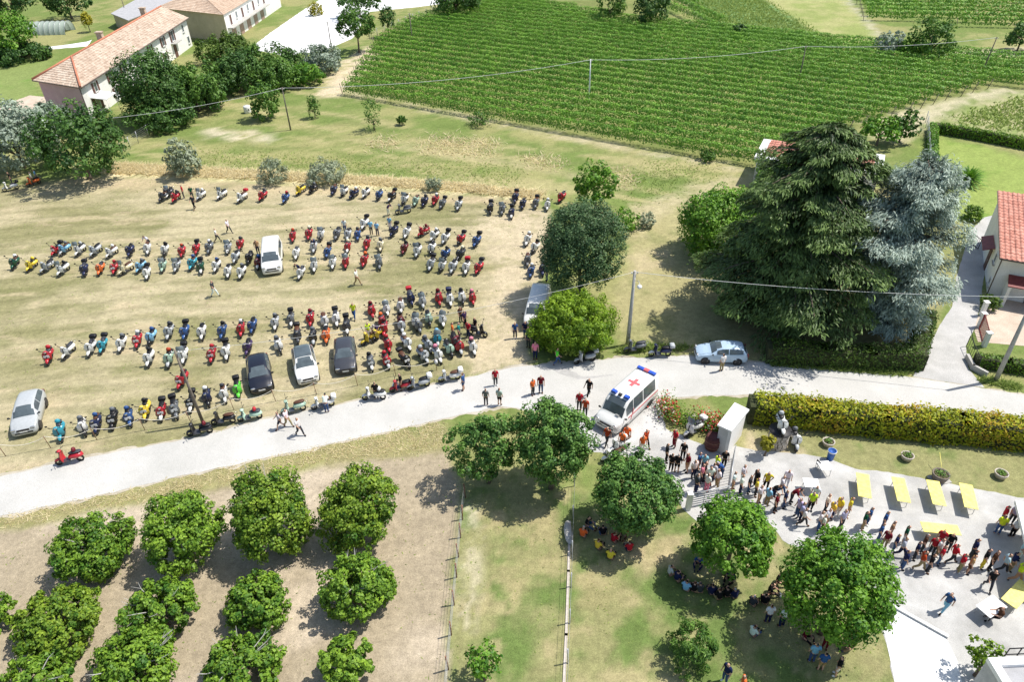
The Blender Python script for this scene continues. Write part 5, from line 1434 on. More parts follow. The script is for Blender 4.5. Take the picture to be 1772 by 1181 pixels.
utility_pole('right', (1723, 659), 8.0, .15, CONCP, 'grey concrete pole beside the driveway mouth', (-.1, 0))
utility_pole('v0', (503, 225), 6.3, .10, WOODPOLE, 'dark wooden pole on the meadow beside the sandy track', (-.0, 0))
utility_pole('v1', (1019, 176), 6.6, .11, WHITEP, 'white pole rising out of the large vineyard')
utility_pole('v2', (1381, 146), 6.2, .10, WOODPOLE, 'dark wooden pole among the vine rows between the white and leaning poles')
utility_pole('v3', (1696, 133), 6.4, .10, WOODPOLE, 'leaning dark pole at the far end of the vineyard', (.5, 0))
utility_pole('y0', (577, 104), 7.0, .10, WOODPOLE, 'dark wooden pole at the edge of the pale farmyard')
utility_pole('y1', (714, 79), 6.2, .10, WOODPOLE, 'dark wooden pole at the top corner of the vineyard')
utility_pole('f0', (222, 36), 6.0, .09, WOODPOLE, 'dark pole behind the farmhouse roof')
def cable(a, b, sag, label, r=.022):
    a, b = Vector(a), Vector(b)
    q = []
    for i in range(25):
        t = i / 24; v = a.lerp(b, t); v.z -= sag * 4 * t * (1 - t); q.append(v - a)
    o = MB().tube(q, r, 5).build('overhead_cable', CABLE); o.location = a
    tag(o, label, 'cable', 'overhead cables')
dz = Vector((0, 0, -.1))
cable(G(175, 206, 3.6), POLES['v0'] + dz, .5, 'overhead cable from the farmhouse to the meadow pole', .03)
cable(POLES['v0'] + dz, POLES['v1'] + dz, 1.0, 'overhead cable from the meadow pole to the white pole', .03)
cable(POLES['v1'] + dz, POLES['v2'] + dz, .7, 'overhead cable between the white pole and the vineyard pole', .03)
cable(POLES['v2'] + dz, POLES['v3'] + dz, .6, 'overhead cable from the vineyard pole to the leaning pole', .03)
cable(POLES['mid'] + dz, POLES['right'] + dz, .5, 'overhead cable in front of the big cedars', .02)
cable(POLES['mid'] + dz, POLES['left'] + dz, .9, 'overhead cable from the street lamp pole over the scooter field', .013)
# driveway gate and railing of the white house
for (x, y), lb in (((1698, 546), 'white gate pillar beside the round shrub'), ((1694, 566), 'middle white gate pillar with a flat cap'), ((1702, 600), 'white gate pillar at the end of the low hedge')):
    o = MB().box((0, 0, .7), (.32, .32, 1.4)).box((0, 0, 1.44), (.44, .44, .08)).build('gate_pillar', WHITEW); o.location = G(x, y); tag(o, lb, 'pillar', 'gate pillars')
bar_panel('house_gate', G(1694, 569), G(1701, 597), 1.5, 10, 1, DARKRED, 'dark red metal gate between the white pillars', 'gate', .03)
bar_panel('yard_railing', G(1672, 600), G(1690, 640), 1.1, 8, 1, BLACKP, 'thin black railing along the driveway', 'railing', .018)
bar_panel('yard_gate', G(1668, 412), G(1692, 432), 1.1, 10, 1, BLACKP, 'thin black gate at the upper end of the driveway', 'gate', .02)
tag(wall_along('yard_wall', px((1672, 622), (1682, 640), (1704, 652)), 0.5, 0.22, CONCP), 'low curved concrete wall at the driveway mouth', 'wall')

# ================================================================== VEHICLES
HUE = {k: lin(v) for k, v in dict(white=(222, 222, 218), silver=(172, 176, 178), grey=(104, 108, 112), black=(24, 24, 27), navy=(26, 34, 70), blue=(46, 80, 132), lightblue=(128, 180, 210), turquoise=(50, 146, 165), red=(172, 34, 46), orange=(222, 108, 48), yellow=(222, 194, 62), cream=(232, 222, 188), green=(18, 74, 52), lime=(92, 200, 60), palegreen=(166, 194, 174), maroon=(104, 18, 32), purple=(62, 44, 84), tan=(176, 138, 100), pink=(214, 130, 150), teal=(20, 130, 120), hivis=(205, 230, 50), khaki=(150, 132, 96), jeans=(62, 84, 122), brown=(84, 54, 38), mint=(168, 212, 206), lilac=(176, 172, 200), rust=(170, 66, 34), straw=(214, 186, 128), dkgrey=(58, 60, 66), skin=(196, 148, 122)).items()}
WORDS = dict(lightblue='light blue', palegreen='pale green', hivis='yellow high-visibility', dkgrey='dark grey', jeans='blue jeans', lime='lime green')
def word(c): return WORDS.get(c, c)

def ring(x, cy, cz, ry, rz, n=10, p=2.0):
    out = []
    for k in range(n):
        t = 2 * PI * k / n
        c, s = math.cos(t), math.sin(t)
        out.append((x, cy + ry * math.copysign(abs(c) ** (2 / p), c), cz + rz * math.copysign(abs(s) ** (2 / p), s)))
    return out
def wheel_mesh(name, r, w, mat, n=16, rim=False):
    M = Matrix.Rotation(PI / 2, 4, 'X')
    mb = MB()
    if rim: mb.lathe([(0, -w * .32), (r * .5, -w * .36), (r * .62, -w * .44), (r * .66, -w * .2), (r * .66, w * .2), (r * .62, w * .44), (r * .5, w * .36), (0, w * .32)], n, M)
    else: mb.lathe([(r * .60, -w * .42), (r * .85, -w * .5), (r * .97, -w * .36), (r, 0), (r * .97, w * .36), (r * .85, w * .5), (r * .60, w * .42), (r * .60, -w * .42)], n, M)
    me = mb.mesh(name); me.materials.append(mat); return me
def mk(mb, name, mat):
    me = mb.mesh(name)
    bm = bmesh.new(); bm.from_mesh(me); bmesh.ops.recalc_face_normals(bm, faces=bm.faces); bm.to_mesh(me); bm.free()
    me.materials.append(mat); return me

# --- scooter parts (forward is +x)
SM = {}
mb = MB(); mb.grid([ring(-.86, 0, .50, .05, .06), ring(-.76, 0, .54, .15, .14), ring(-.55, 0, .54, .215, .20), ring(-.30, 0, .53, .20, .20), ring(-.10, 0, .50, .14, .17), ring(.0, 0, .46, .09, .10)], closed=True, caps=True); SM['body'] = mk(mb, 'rear_cowl', PAINT)
mb = MB(); rows = []
for z, x, w in ((.26, .36, .17), (.40, .44, .235), (.62, .47, .25), (.80, .44, .235), (.93, .40, .17), (.98, .38, .10)):
    rows.append([(x - .10 * (abs(t) ** 2), w * t, z) for t in (-1, -.6, -.2, .2, .6, 1)])
mb.grid(rows); rows2 = [[(p[0] - .035, p[1] * .94, p[2]) for p in r_] for r_ in rows]; mb.grid(rows2)
mb.grid([rows[0], rows2[0]]); mb.grid([rows[-1], rows2[-1]]); mb.grid([[r_[0] for r_ in rows], [r_[0] for r_ in rows2]]); mb.grid([[r_[-1] for r_ in rows], [r_[-1] for r_ in rows2]]); SM['shield'] = mk(mb, 'leg_shield', PAINT)
mb = MB(); mb.box((.17, 0, .28), (.46, .36, .06)); SM['floor'] = mk(mb, 'floorboard', PAINT)
mb = MB(); mb.grid([ring(.40, 0, .40, .03, .04, 8), ring(.46, 0, .44, .075, .06, 8), ring(.62, 0, .46, .10, .07, 8), ring(.78, 0, .40, .085, .06, 8), ring(.86, 0, .32, .03, .03, 8)], closed=True, caps=True); SM['fender'] = mk(mb, 'front_fender', PAINT)
mb = MB(); mb.grid([ring(.26, 0, 1.00, .05, .03, 8), ring(.32, 0, 1.02, .11, .065, 8), ring(.42, 0, 1.02, .12, .08, 8), ring(.49, 0, 1.01, .08, .07, 8)], closed=True, caps=True); SM['headset'] = mk(mb, 'headset', PAINT)
mb = MB(); mb.tube([(.24, -.36, 1.04), (.34, -.20, 1.04), (.36, 0, 1.02), (.34, .20, 1.04), (.24, .36, 1.04)], [.022, .018, .018, .018, .022], 6)
mb.tube([(.40, 0, .95), (.62, 0, .22)], .028, 6)
for s in (-1, 1):
    mb.tube([(.33, s * .22, 1.05), (.34, s * .33, 1.24)], .008, 5)
    mb.lathe([(0, .012), (.06, .012), (.065, 0), (.06, -.012), (0, -.012)], 8, Matrix.Translation((.34, s * .35, 1.28)) @ Matrix.Rotation(PI / 2, 4, 'Y'))
SM['bars'] = mk(mb, 'handlebar', BLACKP)
mb = MB(); mb.grid([ring(-.80, 0, .77, .06, .03, 10), ring(-.70, 0, .79, .13, .055, 10), ring(-.45, 0, .78, .145, .06, 10), ring(-.22, 0, .77, .12, .055, 10), ring(-.06, 0, .73, .06, .035, 10)], closed=True, caps=True); SM['seat'] = mk(mb, 'seat', PLAST)
mb = MB(); mb.lathe([(0, .02), (.05, .016), (.068, 0)], 10, Matrix.Translation((.49, 0, 1.01)) @ Matrix.Rotation(PI / 2, 4, 'Y')); SM['lamp'] = mk(mb, 'headlight', CHROME)
SM['wheel'] = wheel_mesh('wheel', .225, .10, RUBBER, 14)
mb = MB(); mb.grid([ring(-1.08, 0, .93, .12, .09, 16, 5), ring(-1.06, 0, .94, .18, .13, 16, 5), ring(-.90, 0, .95, .19, .145, 16, 5), ring(-.74, 0, .94, .18, .13, 16, 5), ring(-.72, 0, .93, .13, .10, 16, 5)], closed=True, caps=True); mb.tube([(-.7, 0, .72), (-.95, 0, .85)], .02, 5); SM['case'] = mk(mb, 'top_case', PLAST)
mb = MB(); bmh = []
mb.lathe([(0, -.02), (.09, -.02), (.125, .05), (.13, .12), (.10, .21), (.05, .25), (0, .255)], 12, Matrix.Translation((-.42, 0, .84))); SM['helmet'] = mk(mb, 'helmet', PLAST)
mb = MB(); rows = []
for z, x, w in ((.98, .47, .15), (1.15, .45, .22), (1.32, .40, .22), (1.44, .36, .15)): rows.append([(x - .12 * t * t, w * t, z) for t in (-1, -.5, 0, .5, 1)])
mb.grid(rows); SM['screen'] = mk(mb, 'windscreen', SCREEN)
mb = MB(); mb.tube([(-.78, -.12, .74), (-1.02, -.12, .76), (-1.02, .12, .76), (-.78, .12, .74)], .014, 5); SM['rack'] = mk(mb, 'rear_rack', CHROME)
mb = MB(); mb.box((.49, 0, .68), (.02, .30, .20)); SM['panel'] = mk(mb, 'number_panel', WHITEP)

def img_heading(p, h):
    """heading over the ground of something seen to point along h (from straight down) in the photograph"""
    a = G(*p); sc_ = 1.0 / mpp(*p); dv = a - Vector((0, 0, CAM_H)); k = -dv.z / dv.length
    b = G(p[0] + math.sin(h) * 1.3 * sc_, p[1] - math.cos(h) * 1.3 * sc_ * k)
    f = (a - b).normalized()
    return math.atan2(-f.x, -f.y)
SCOOTERS = []
rgs = random.Random(21)
def scooter(loc, heading, col, case=None, screen=False, group=None, place='', front=True, z=0.0, panel=False):
    if case == 'black' and rgs.random() < .4: case = rgs.choice(('hdkgrey', 'hgrey', 'hblack'))
    fw = Vector((-math.sin(heading), -math.cos(heading), 0))
    w = Vector(loc) - fw * (.64 if front else 0); w.z = z
    ang = math.atan2(fw.y, fw.x)
    lean_ = rgs.choice((-1, 1)) * rgs.uniform(.03, .10)
    root = empty('scooter', tuple(w), 0)
    root.rotation_euler = (Matrix.Rotation(ang, 3, 'Z') @ Matrix.Rotation(lean_, 3, 'X')).to_euler()
    s_ = rgs.uniform(1.08, 1.18)
    root.scale = (s_, s_ * 1.30, s_ * 1.03)
    c = HUE[col]
    j = rgs.uniform(.9, 1.1); c = tuple(min(1, v * j) for v in c)
    c2 = c if rgs.random() < .75 else HUE[rgs.choice(('white', 'black', 'silver'))]
    inst('rear_cowl', SM['body'], root, c); inst('leg_shield', SM['shield'], root, c); inst('floorboard', SM['floor'], root, HUE['dkgrey']); inst('front_fender', SM['fender'], root, c2); inst('headset', SM['headset'], root, c)
    inst('handlebar', SM['bars'], root); inst('seat', SM['seat'], root, HUE[rgs.choice(('black', 'black', 'black', 'brown', 'dkgrey'))]); inst('headlight', SM['lamp'], root)
    inst('wheel', SM['wheel'], root, loc=(.64, 0, .225)); inst('wheel', SM['wheel'], root, loc=(-.60, 0, .225))
    if case and case.startswith('h'): inst('helmet', SM['helmet'], root, HUE[case[1:]])
    elif case: inst('top_case', SM['case'], root, HUE[case], loc=(.07, 0, -.05))
    else: inst('rear_rack', SM['rack'], root)
    if screen: inst('windscreen', SM['screen'], root)
    if panel: inst('number_panel', SM['panel'], root)
    SCOOTERS.append(dict(o=root, col=col, case=case, screen=screen, place=place, group=group or 'parked scooters', w=w.copy()))
    return root

ZO = {'A': (0, 290, 3.938), 'B': (440, 290, 3.938), 'C': (880, 290, 3.938), 'D': (0, 580, 3.938), 'E': (440, 580, 3.938), 'F': (880, 580, 3.938), 'H': (1322, 580, 3.938),
      'Q': (600, 490, 6.815), 'R': (1130, 730, 6.815), 'S': (1320, 800, 6.815), 'T': (1512, 860, 6.815), 'U': (980, 870, 6.815), 'V': (1140, 960, 5.212), 'X': (1512, 1008, 6.815), 'Y': (1000, 620, 5.5375), 'P': (0, 0, 1.0)}
def zp(k, x, y):
    a, b, s = ZO[k]; return a + x / s, b + y / s

# one line per scooter: view, front wheel x y, heading, colour, top case (h = helmet on the seat), s = windscreen, n = number panel
DATA = [
 ('parked along the straw bank', 'scooters along the straw bank', '''
A 40 165 60 white black
A 200 132 45 orange -
A 1100 240 25 dkgrey black
A 1150 215 25 dkgrey - s
A 1190 245 22 red black
A 1355 230 28 white hwhite s
A 1495 225 27 white - s
A 1635 245 27 white red
B 45 235 25 red black
B 205 250 18 blue hred
B 300 195 30 yellow -
B 385 185 27 black black
B 535 195 16 navy -
B 600 205 22 white - s
B 660 220 28 navy hwhite
B 750 215 28 white -
B 845 230 20 blue -
B 925 240 24 black black
B 1015 260 18 white - s
B 1095 270 12 palegreen -
B 1155 275 14 navy black
B 1225 265 16 red hwhite
B 1270 290 18 grey black
B 1390 300 18 silver black
B 1610 325 8 black black
B 1690 330 8 grey - s
B 1755 355 8 navy black
C 45 250 8 navy black
C 95 292 12 navy -
C 185 287 12 grey black
C 262 300 6 white hwhite
C 350 245 20 red -'''),
 ('in row behind white van', 'scooters in the middle of the field', '''
A 370 610 24 red black - n
A 430 605 28 lightblue black
A 535 610 28 white hsilver s
A 640 615 30 silver -
A 745 625 30 white hwhite
A 890 615 14 navy -
A 1015 600 10 white -
A 1125 610 14 white black
A 1245 620 14 red hrust
A 1345 600 12 red black
A 1430 595 16 grey hwhite
A 1555 595 12 silver hcream s
A 1640 570 14 red black
B 265 515 8 red hrust
B 375 500 8 red hcream
B 455 505 8 white - s
B 560 500 10 grey -
B 640 505 6 silver -
B 710 505 8 blue black
B 745 430 22 white black
B 940 480 25 navy black
B 1030 490 12 white black
B 1130 480 40 red hmaroon
B 1210 510 24 white hwhite
B 1290 530 24 white black
B 1395 535 22 red black
B 1505 550 18 blue black
B 980 318 75 grey -'''),
 ('in row beside white van', 'scooters in the middle of the field', '''
A 95 700 16 green hwhite
A 200 715 24 yellow hyellow
A 300 725 32 silver -
A 415 745 28 white black s
A 585 745 12 navy black
A 680 740 14 orange -
A 785 735 10 red hred - n
A 835 740 35 cream - s
A 945 725 22 lightblue hgrey
A 1010 770 10 white black
A 1110 720 14 palegreen - s
A 1200 720 14 silver black s
A 1305 705 16 turquoise hblue
A 1380 730 8 green black
A 1475 720 14 white hblue
A 1560 760 8 white -
A 1645 765 14 white black
A 1605 660 14 silver -
A 1695 665 12 black -
A 1760 700 10 maroon hblue
B 290 635 6 white -
B 410 590 4 silver black
B 495 625 10 blue black
B 635 590 4 red hcream
B 765 570 6 red black
B 865 580 8 cream black
B 1015 600 14 maroon hblack
B 1110 620 18 white hblack s
B 1205 600 18 white -
B 1290 640 22 blue hblack
B 1390 640 22 dkgrey hcream'''),
 ('in row before white van', 'scooters in the middle of the field', '''
B 310 770 14 white -
B 410 720 4 white hcream s
B 540 700 4 white hgrey s
B 625 695 2 red hwhite s
B 745 685 8 red horange
B 860 700 2 grey - s
B 1195 710 14 silver black
B 1270 720 12 white - s
B 1350 730 16 silver -
B 1445 735 12 white red
B 1520 735 18 red black'''),
 ('behind the parked cars', 'scooters behind the parked cars', '''
D 335 205 14 red hred - n
D 450 170 24 white -
D 615 150 14 white black
D 695 130 14 turquoise black
D 825 120 14 white black
D 940 95 10 red hwhite - n
D 1025 75 16 lightblue hblue
A 1150 1180 12 silver black
A 1265 1180 8 blue black
A 1385 1180 10 white -
A 1515 1175 8 blue black
A 1645 1160 8 red hwhite
A 1725 1138 8 blue -
D 1020 220 10 white black
D 1155 225 8 palegreen hrust
D 1260 200 8 white black s
D 1445 195 8 red hred - n
D 1555 175 4 white black
D 1690 145 10 purple -
B 150 1115 4 silver hgrey
B 260 1090 4 grey black
B 390 1090 2 red hmaroon
B 490 1105 -6 white -
B 570 1090 -2 white black
B 640 1140 0 dkgrey black
E 185 130 -10 white black
E 300 62 -4 dkgrey black
E 410 72 2 black black
E 500 62 4 orange -
Q 315 425 -4 red hmaroon
Q 490 400 -6 white hsilver s
Q 650 370 -4 white -
Q 775 275 -8 navy red
Q 910 310 -4 silver black s
Q 1105 275 -4 red hmaroon
Q 1225 285 -4 white navy
Q 1495 270 -8 red hpink
Q 1375 268 -4 white hblack'''),
 ('in cluster by rope end', 'scooters clustered by the rope end', '''
Q 440 555 -4 red horange
Q 650 560 -6 maroon hblack
Q 665 600 0 silver -
Q 825 560 -8 white hblack s
Q 985 520 -4 palegreen -
Q 1140 530 -4 white hgrey s
Q 450 640 0 red hmaroon
Q 500 830 -16 red hred
Q 735 810 -22 white hwhite
Q 990 830 -20 silver hgrey
Q 870 600 -14 grey hsilver
Q 1075 760 -6 turquoise hlightblue s
Q 210 735 50 yellow -
Q 330 700 30 yellow -
Q 310 1040 -8 grey black - n
Q 500 1020 -16 red hred - n
Q 735 1010 -26 black black - n
Q 940 960 -26 silver hsilver - n
Q 1110 950 -20 white hpink
Q 1235 885 -24 palegreen -
Q 1345 855 -18 red hmaroon
Q 1510 860 -14 white hpink
Q 1620 640 -70 black -
Q 1290 800 -10 maroon -'''),
 ('facing the rope barrier', 'scooters facing the rope barrier', '''
D 430 725 3 turquoise hturquoise
D 590 690 -6 white black
D 670 675 10 navy hblue - n
D 775 645 8 black hgrey - n
D 900 625 -4 blue hblue - n
D 1005 580 12 yellow black - n
D 1105 590 6 red black - n
D 1215 570 -5 grey black - n
D 1305 530 8 black black - n
D 1430 490 0 navy hwhite
D 1545 465 -5 white black
D 1635 435 0 lime black
D 1230 375 20 red hmaroon - n'''),
 ('under the dark round tree', 'scooters beside the dark round tree', '''
C 120 540 14 white hwhite
C 165 592 20 white hblack
C 130 682 4 grey -
C 150 760 8 blue hwhite
C 235 745 8 navy hwhite'''),
]
for place, grp, txt in DATA:
    for ln in txt.strip().splitlines():
        t = ln.split()
        k, x, y, hd, col = t[0], float(t[1]), float(t[2]), float(t[3]), t[4]
        case = None if len(t) < 6 or t[5] == '-' else t[5]
        fl = t[6:] if len(t) > 6 else []
        scooter(G(*zp(k, x, y)), img_heading(zp(k, x, y), rad(hd + rgs.uniform(-4, 4))), col, case, 's' in fl, grp, place, panel='n' in fl)
# scooters parked lengthwise at the road edge: contact points of both wheels give the place and direction
ROADSIDE = [('D', 398, 890, 575, 855, 'red', 'hmaroon'), ('D', 1300, 690, 1440, 665, 'black', 'hmaroon'), ('D', 1470, 615, 1590, 600, 'black', None), ('D', 1650, 590, 1770, 568, 'palegreen', 'hred'),
            ('E', 215, 545, 335, 515, 'palegreen', None), ('E', 395, 515, 550, 480, 'white', 'white'), ('E', 760, 445, 880, 440, 'white', 'hwhite'), ('E', 950, 390, 1050, 365, 'red', None), ('E', 1060, 380, 1185, 350, 'silver', 'white'), ('E', 1265, 325, 1400, 300, 'white', 'white'),
            ('F', 450, 205, 590, 175, 'silver', 'silver'), ('F', 800, 125, 920, 110, 'grey', None), ('F', 965, 150, 1095, 145, 'navy', 'silver')]
for k, x0, y0, x1, y1, col, case in ROADSIDE:
    a, b = G(*zp(k, x0, y0)), G(*zp(k, x1, y1))
    d = (a - b).normalized(); c = (a + b) / 2
    scooter(c, math.atan2(-d.x, -d.y), col, case, False, 'scooters along the road edge', 'standing at the road edge', front=False)
a, b = G(*zp('Y', 1040, 765)), G(*zp('Y', 1170, 690)); d = (a - b).normalized()
scooter((a + b) / 2, math.atan2(-d.x, -d.y), 'white', 'white', True, 'scooters in the courtyard', 'beside the rose bed', front=False)
scooter(G(1376, 780), img_heading((1376, 780), rad(-12)), 'white', 'hgrey', False, 'scooters in the courtyard', 'on the lawn edge by the stone pedestal')
scooter(Vector((PED.x, PED.y + .05, 0)), rad(8), 'white', 'hsilver', False, 'scooters in the courtyard', 'displayed on top of the round stone pedestal', front=False, z=1.503)
scooter(G(1046, 800), rad(70), 'white', None, False, 'scooters in the courtyard', 'behind the linden near the ambulance')
scooter(G(1060, 786), rad(60), 'white', 'hwhite', False, 'scooters in the courtyard', 'behind the linden near the ambulance')

def label_scooters():
    from collections import Counter, defaultdict
    base = []
    for s in SCOOTERS:
        ex = ''
        if s['case']:
            ex = ' with %s helmet' % word(s['case'][1:]) if s['case'].startswith('h') else ' with %s top case' % word(s['case'])
        if s['screen']: ex += (' and windscreen' if ex else ' with windscreen')
        s['l'] = '%s scooter%s %s' % (word(s['col']), ex, s['place'])
    cnt = Counter(s['l'] for s in SCOOTERS)
    for s in SCOOTERS:
        l = s['l']
        if cnt[l] > 1:
            near = sorted((q for q in SCOOTERS if q is not s), key=lambda q: (q['w'] - s['w']).length)[:2]
            c1, c2 = word(near[0]['col']), word(near[1]['col'])
            add = ', between two %s ones' % c1 if c1 == c2 else ', next to %s and %s' % (c1, c2)
            if len((l + add).split()) <= 16: l = l + add
            else: l = l.replace(' and windscreen', '').replace(' on seat', '') + ', next to %s one' % c1
        tag(s['o'], ' '.join(l.split()[:16]), 'scooter', s['group'])
label_scooters()

# --- cars and vans: body lofted from cross-sections along the length (forward is +x)
def car_body(st):
    rows = []
    for (x, w, zb, zs, zt, wt) in st:
        half = [(w * .80, zb), (w * .97, zb + .07), (w, zb + (zs - zb) * .45), (w * .99, zs - .06), (w * .955, zs), (wt + .03, zt - .055), (wt * .80, zt - .008), (wt * .4, zt + .012)]
        rows.append([(x, -y, z) for y, z in half] + [(x, y, z) for y, z in reversed(half)])
    return rows
def patch(rows, i0, i1, k0, k1, inset=.06, off=.012):
    g = [[Vector(rows[i][k]) for k in range(k0, k1 + 1)] for i in range(i0, i1 + 1)]
    n = (g[-1][0] - g[0][0]).cross(g[0][-1] - g[0][0]).normalized()
    c = sum((p for r_ in g for p in r_), Vector()) / sum(len(r_) for r_ in g)
    if n.dot(c - Vector((c.x, 0, .6))) < 0: n = -n
    return [[p.lerp(c, inset) + n * off for p in r_] for r_ in g]
CARID = {}
def make_car(name, st, col, label, cat, wheels, wr, glass, loc, heading, lights, grille_z, L, tint=GLASS, roof_col=None, group=None, ang=None):
    fw = Vector((-math.sin(heading), -math.cos(heading), 0))
    a = math.atan2(fw.y, fw.x)
    root = empty(name, (loc[0], loc[1], 0), a, label, cat, group)
    root.scale = (1.04, 1.05, 1.04)
    rows = car_body(st)
    # denser rows for a smooth shell
    mb = MB(); mb.grid(rows, closed=True, caps=True); me = mk(mb, 'body', PAINT)
    inst('body', me, root, HUE[col] if isinstance(col, str) else col)
    xf = st[0][0]; W_ = max(s[1] for s in st)
    for nm, (i0, i1, k0, k1) in glass:
        g = patch(rows, i0, i1, k0, k1, 0.015 if nm == 'roof_panel' else 0.06)
        m2 = MB(); m2.grid(g, smooth=False); inst(nm, mk(m2, nm, tint), root)
    tm, rm = wheel_mesh('wheel', wr, .21, RUBBER, 20), wheel_mesh('rim', wr, .215, CHROME, 20, True)
    for x in wheels:
        for s in (-1, 1):
            o = inst('wheel', tm, root, loc=(x, s * (W_ - .10), wr)); inst('rim', rm, o)
    for x in wheels:
        m2 = MB()
        for s in (-1, 1): m2.lathe([(0, 0), (wr * 1.18, 0), (wr * 1.18, .012), (0, .012)], 20, Matrix.Translation((x, s * (W_ + .004) - (.012 if s > 0 else 0), wr * 1.06)) @ Matrix.Rotation(PI / 2 if s < 0 else PI / 2, 4, 'X'))
        inst('wheel_arch', mk(m2, 'wheel_arch', BLACKP), root)
    lx, ly, lz, lw, lh = lights
    for s in (-1, 1):
        m2 = MB(); m2.grid([ring(lx - .05, s * ly, lz, lw * .5, lh * .5, 10), ring(lx + .02, s * ly, lz, lw * .5, lh * .5, 10), ring(lx + .05, s * ly, lz, lw * .3, lh * .3, 10)], closed=True, caps=True, smooth=False); inst('headlight', mk(m2, 'headlight', CHROME), root)
        m2 = MB(); m2.box((st[-1][0] + .03, s * (W_ - .16), lz + .12), (.08, .2, .22)); inst('tail_light', mk(m2, 'tail_light', DARKRED), root)
        m2 = MB(); m2.grid([ring(glass_x(st) + .02, s * (W_ + .10), glass_z(st), .09, .065, 8), ring(glass_x(st) + .12, s * (W_ + .10), glass_z(st), .08, .055, 8)], closed=True, caps=True); m2.box((glass_x(st) + .08, s * (W_ + .01), glass_z(st) - .03), (.05, .1, .04)); inst('mirror', mk(m2, 'mirror', PLAST), root, HUE['black'])
    m2 = MB(); m2.box((xf - .02, 0, grille_z), (.07, W_ * .9, .13)); m2.box((xf - .03, 0, grille_z - .22), (.07, W_ * 1.3, .12)); inst('grille', mk(m2, 'grille', BLACKP), root)
    m2 = MB(); m2.box((xf + .02, 0, grille_z - .12), (.02, .5, .11)); inst('number_plate', mk(m2, 'number_plate', WHITEP), root)
    m2 = MB(); m2.box((st[-1][0] - .02, 0, grille_z + .1), (.02, .5, .11)); inst('number_plate', mk(m2, 'number_plate', WHITEP), root)
    return root
def glass_x(st): return st[3][0] - .15
def glass_z(st): return st[3][3] + .1
def hatch(L=4.05, W_=.87, H=1.48, hood=.92, belt=.95, nose=.62):
    h = L / 2
    return [(h, W_ * .66, .32, nose - .06, nose, W_ * .55), (h - .10, W_ * .90, .24, nose + .04, nose + .10, W_ * .74), (h - .75, W_ * .985, .20, hood - .06, hood, W_ * .80), (h - 1.15, W_, .20, belt - .02, hood + .06, W_ * .82),
            (h - 1.55, W_, .20, belt, (hood + H) / 2 + .10, W_ * .76), (h - 1.98, W_, .20, belt + .01, H - .05, W_ * .69), (h - 2.5, W_, .20, belt + .02, H, W_ * .69), (-h + .75, W_ * .99, .20, belt + .05, H - .04, W_ * .66), (-h + .38, W_ * .975, .22, belt + .07, H - .12, W_ * .64),
            (-h + .10, W_ * .93, .26, belt - .02, belt + .08, W_ * .74), (-h, W_ * .80, .34, .62, .66, W_ * .66)]
HG = [('windscreen', (3, 5, 5, 10)), ('rear_window', (8, 9, 5, 10)), ('side_window', (4, 6, 4, 5)), ('side_window', (6, 8, 4, 5)), ('side_window', (4, 6, 10, 11)), ('side_window', (6, 8, 10, 11))]
def place_front(pxy, heading, L):
    w = G(*pxy); fw = Vector((-math.sin(heading), -math.cos(heading), 0)); return w - fw * (L / 2)
G1 = 'cars parked in the field'
h = img_heading((47, 757), rad(9)); make_car('suv', hatch(4.3, .90, 1.58, 1.02, 1.05, .70), 'silver', 'silver SUV parked at the open end of the rope barrier', 'car', (1.32, -1.28), .34, HG, place_front((47, 757), h, 4.3), h, (2.08, .62, .80, .34, .14), .72, 4.3, group=G1)
h = img_heading((456, 684), rad(-5)); make_car('hatchback', hatch(4.2, .90, 1.52, .98, 1.0, .66), (0.010, 0.012, 0.022), 'black blue car parked behind the rope beside the lime green scooter', 'car', (1.3, -1.25), .33, HG, place_front((456, 684), h, 4.2), h, (2.03, .62, .76, .34, .14), .68, 4.2, group=G1)
h = img_heading((536, 668), rad(-7)); make_car('crossover', hatch(4.15, .89, 1.56, 1.0, 1.02, .70), 'white', 'white crossover with dark roof parked between two dark cars', 'car', (1.3, -1.25), .33, HG + [('roof_panel', (5, 8, 5, 10))], place_front((536, 668), h, 4.15), h, (2.0, .62, .78, .32, .16), .70, 4.15, group=G1)
h = img_heading((600, 651), rad(-1)); make_car('hatchback', hatch(4.06, .87, 1.46, .94, .97, .64), 'dkgrey', 'dark grey hatchback parked next to the crowded scooter cluster', 'car', (1.28, -1.24), .31, HG, place_front((600, 651), h, 4.06), h, (1.95, .60, .74, .36, .15), .66, 4.06, group=G1)
a, b = G(1221, 630), G(1274, 632); d = (a - b).normalized(); lf = Vector((-d.y, d.x, 0)); c = (a + b) / 2 - lf * .80
make_car('hatchback', hatch(4.03, .85, 1.49, .95, .97, .66), (0.42, 0.55, 0.68), 'pale blue hatchback standing on the road by the cedars', 'car', (1.28, -1.24), .31, HG, c, math.atan2(-d.x, -d.y), (1.93, .58, .78, .36, .2), .68, 4.03)
def van_st(L, W_, H):
    h = L / 2
    return [(h, W_ * .70, .32, .70, .78, W_ * .60), (h - .12, W_ * .92, .24, .88, .96, W_ * .76), (h - .55, W_ * .99, .22, 1.08, 1.14, W_ * .82), (h - .82, W_, .22, 1.14, 1.24, W_ * .84), (h - 1.20, W_, .22, 1.18, (1.24 + H) / 2 + .12, W_ * .82), (h - 1.62, W_, .22, 1.20, H - .06, W_ * .80), (h - 2.1, W_, .22, 1.20, H, W_ * .80),
            (0 - .6, W_, .22, 1.20, H + .01, W_ * .80), (-h + .5, W_, .22, 1.20, H, W_ * .80), (-h + .06, W_ * .985, .24, 1.20, H - .05, W_ * .78), (-h, W_ * .95, .30, 1.10, H - .12, W_ * .74)]
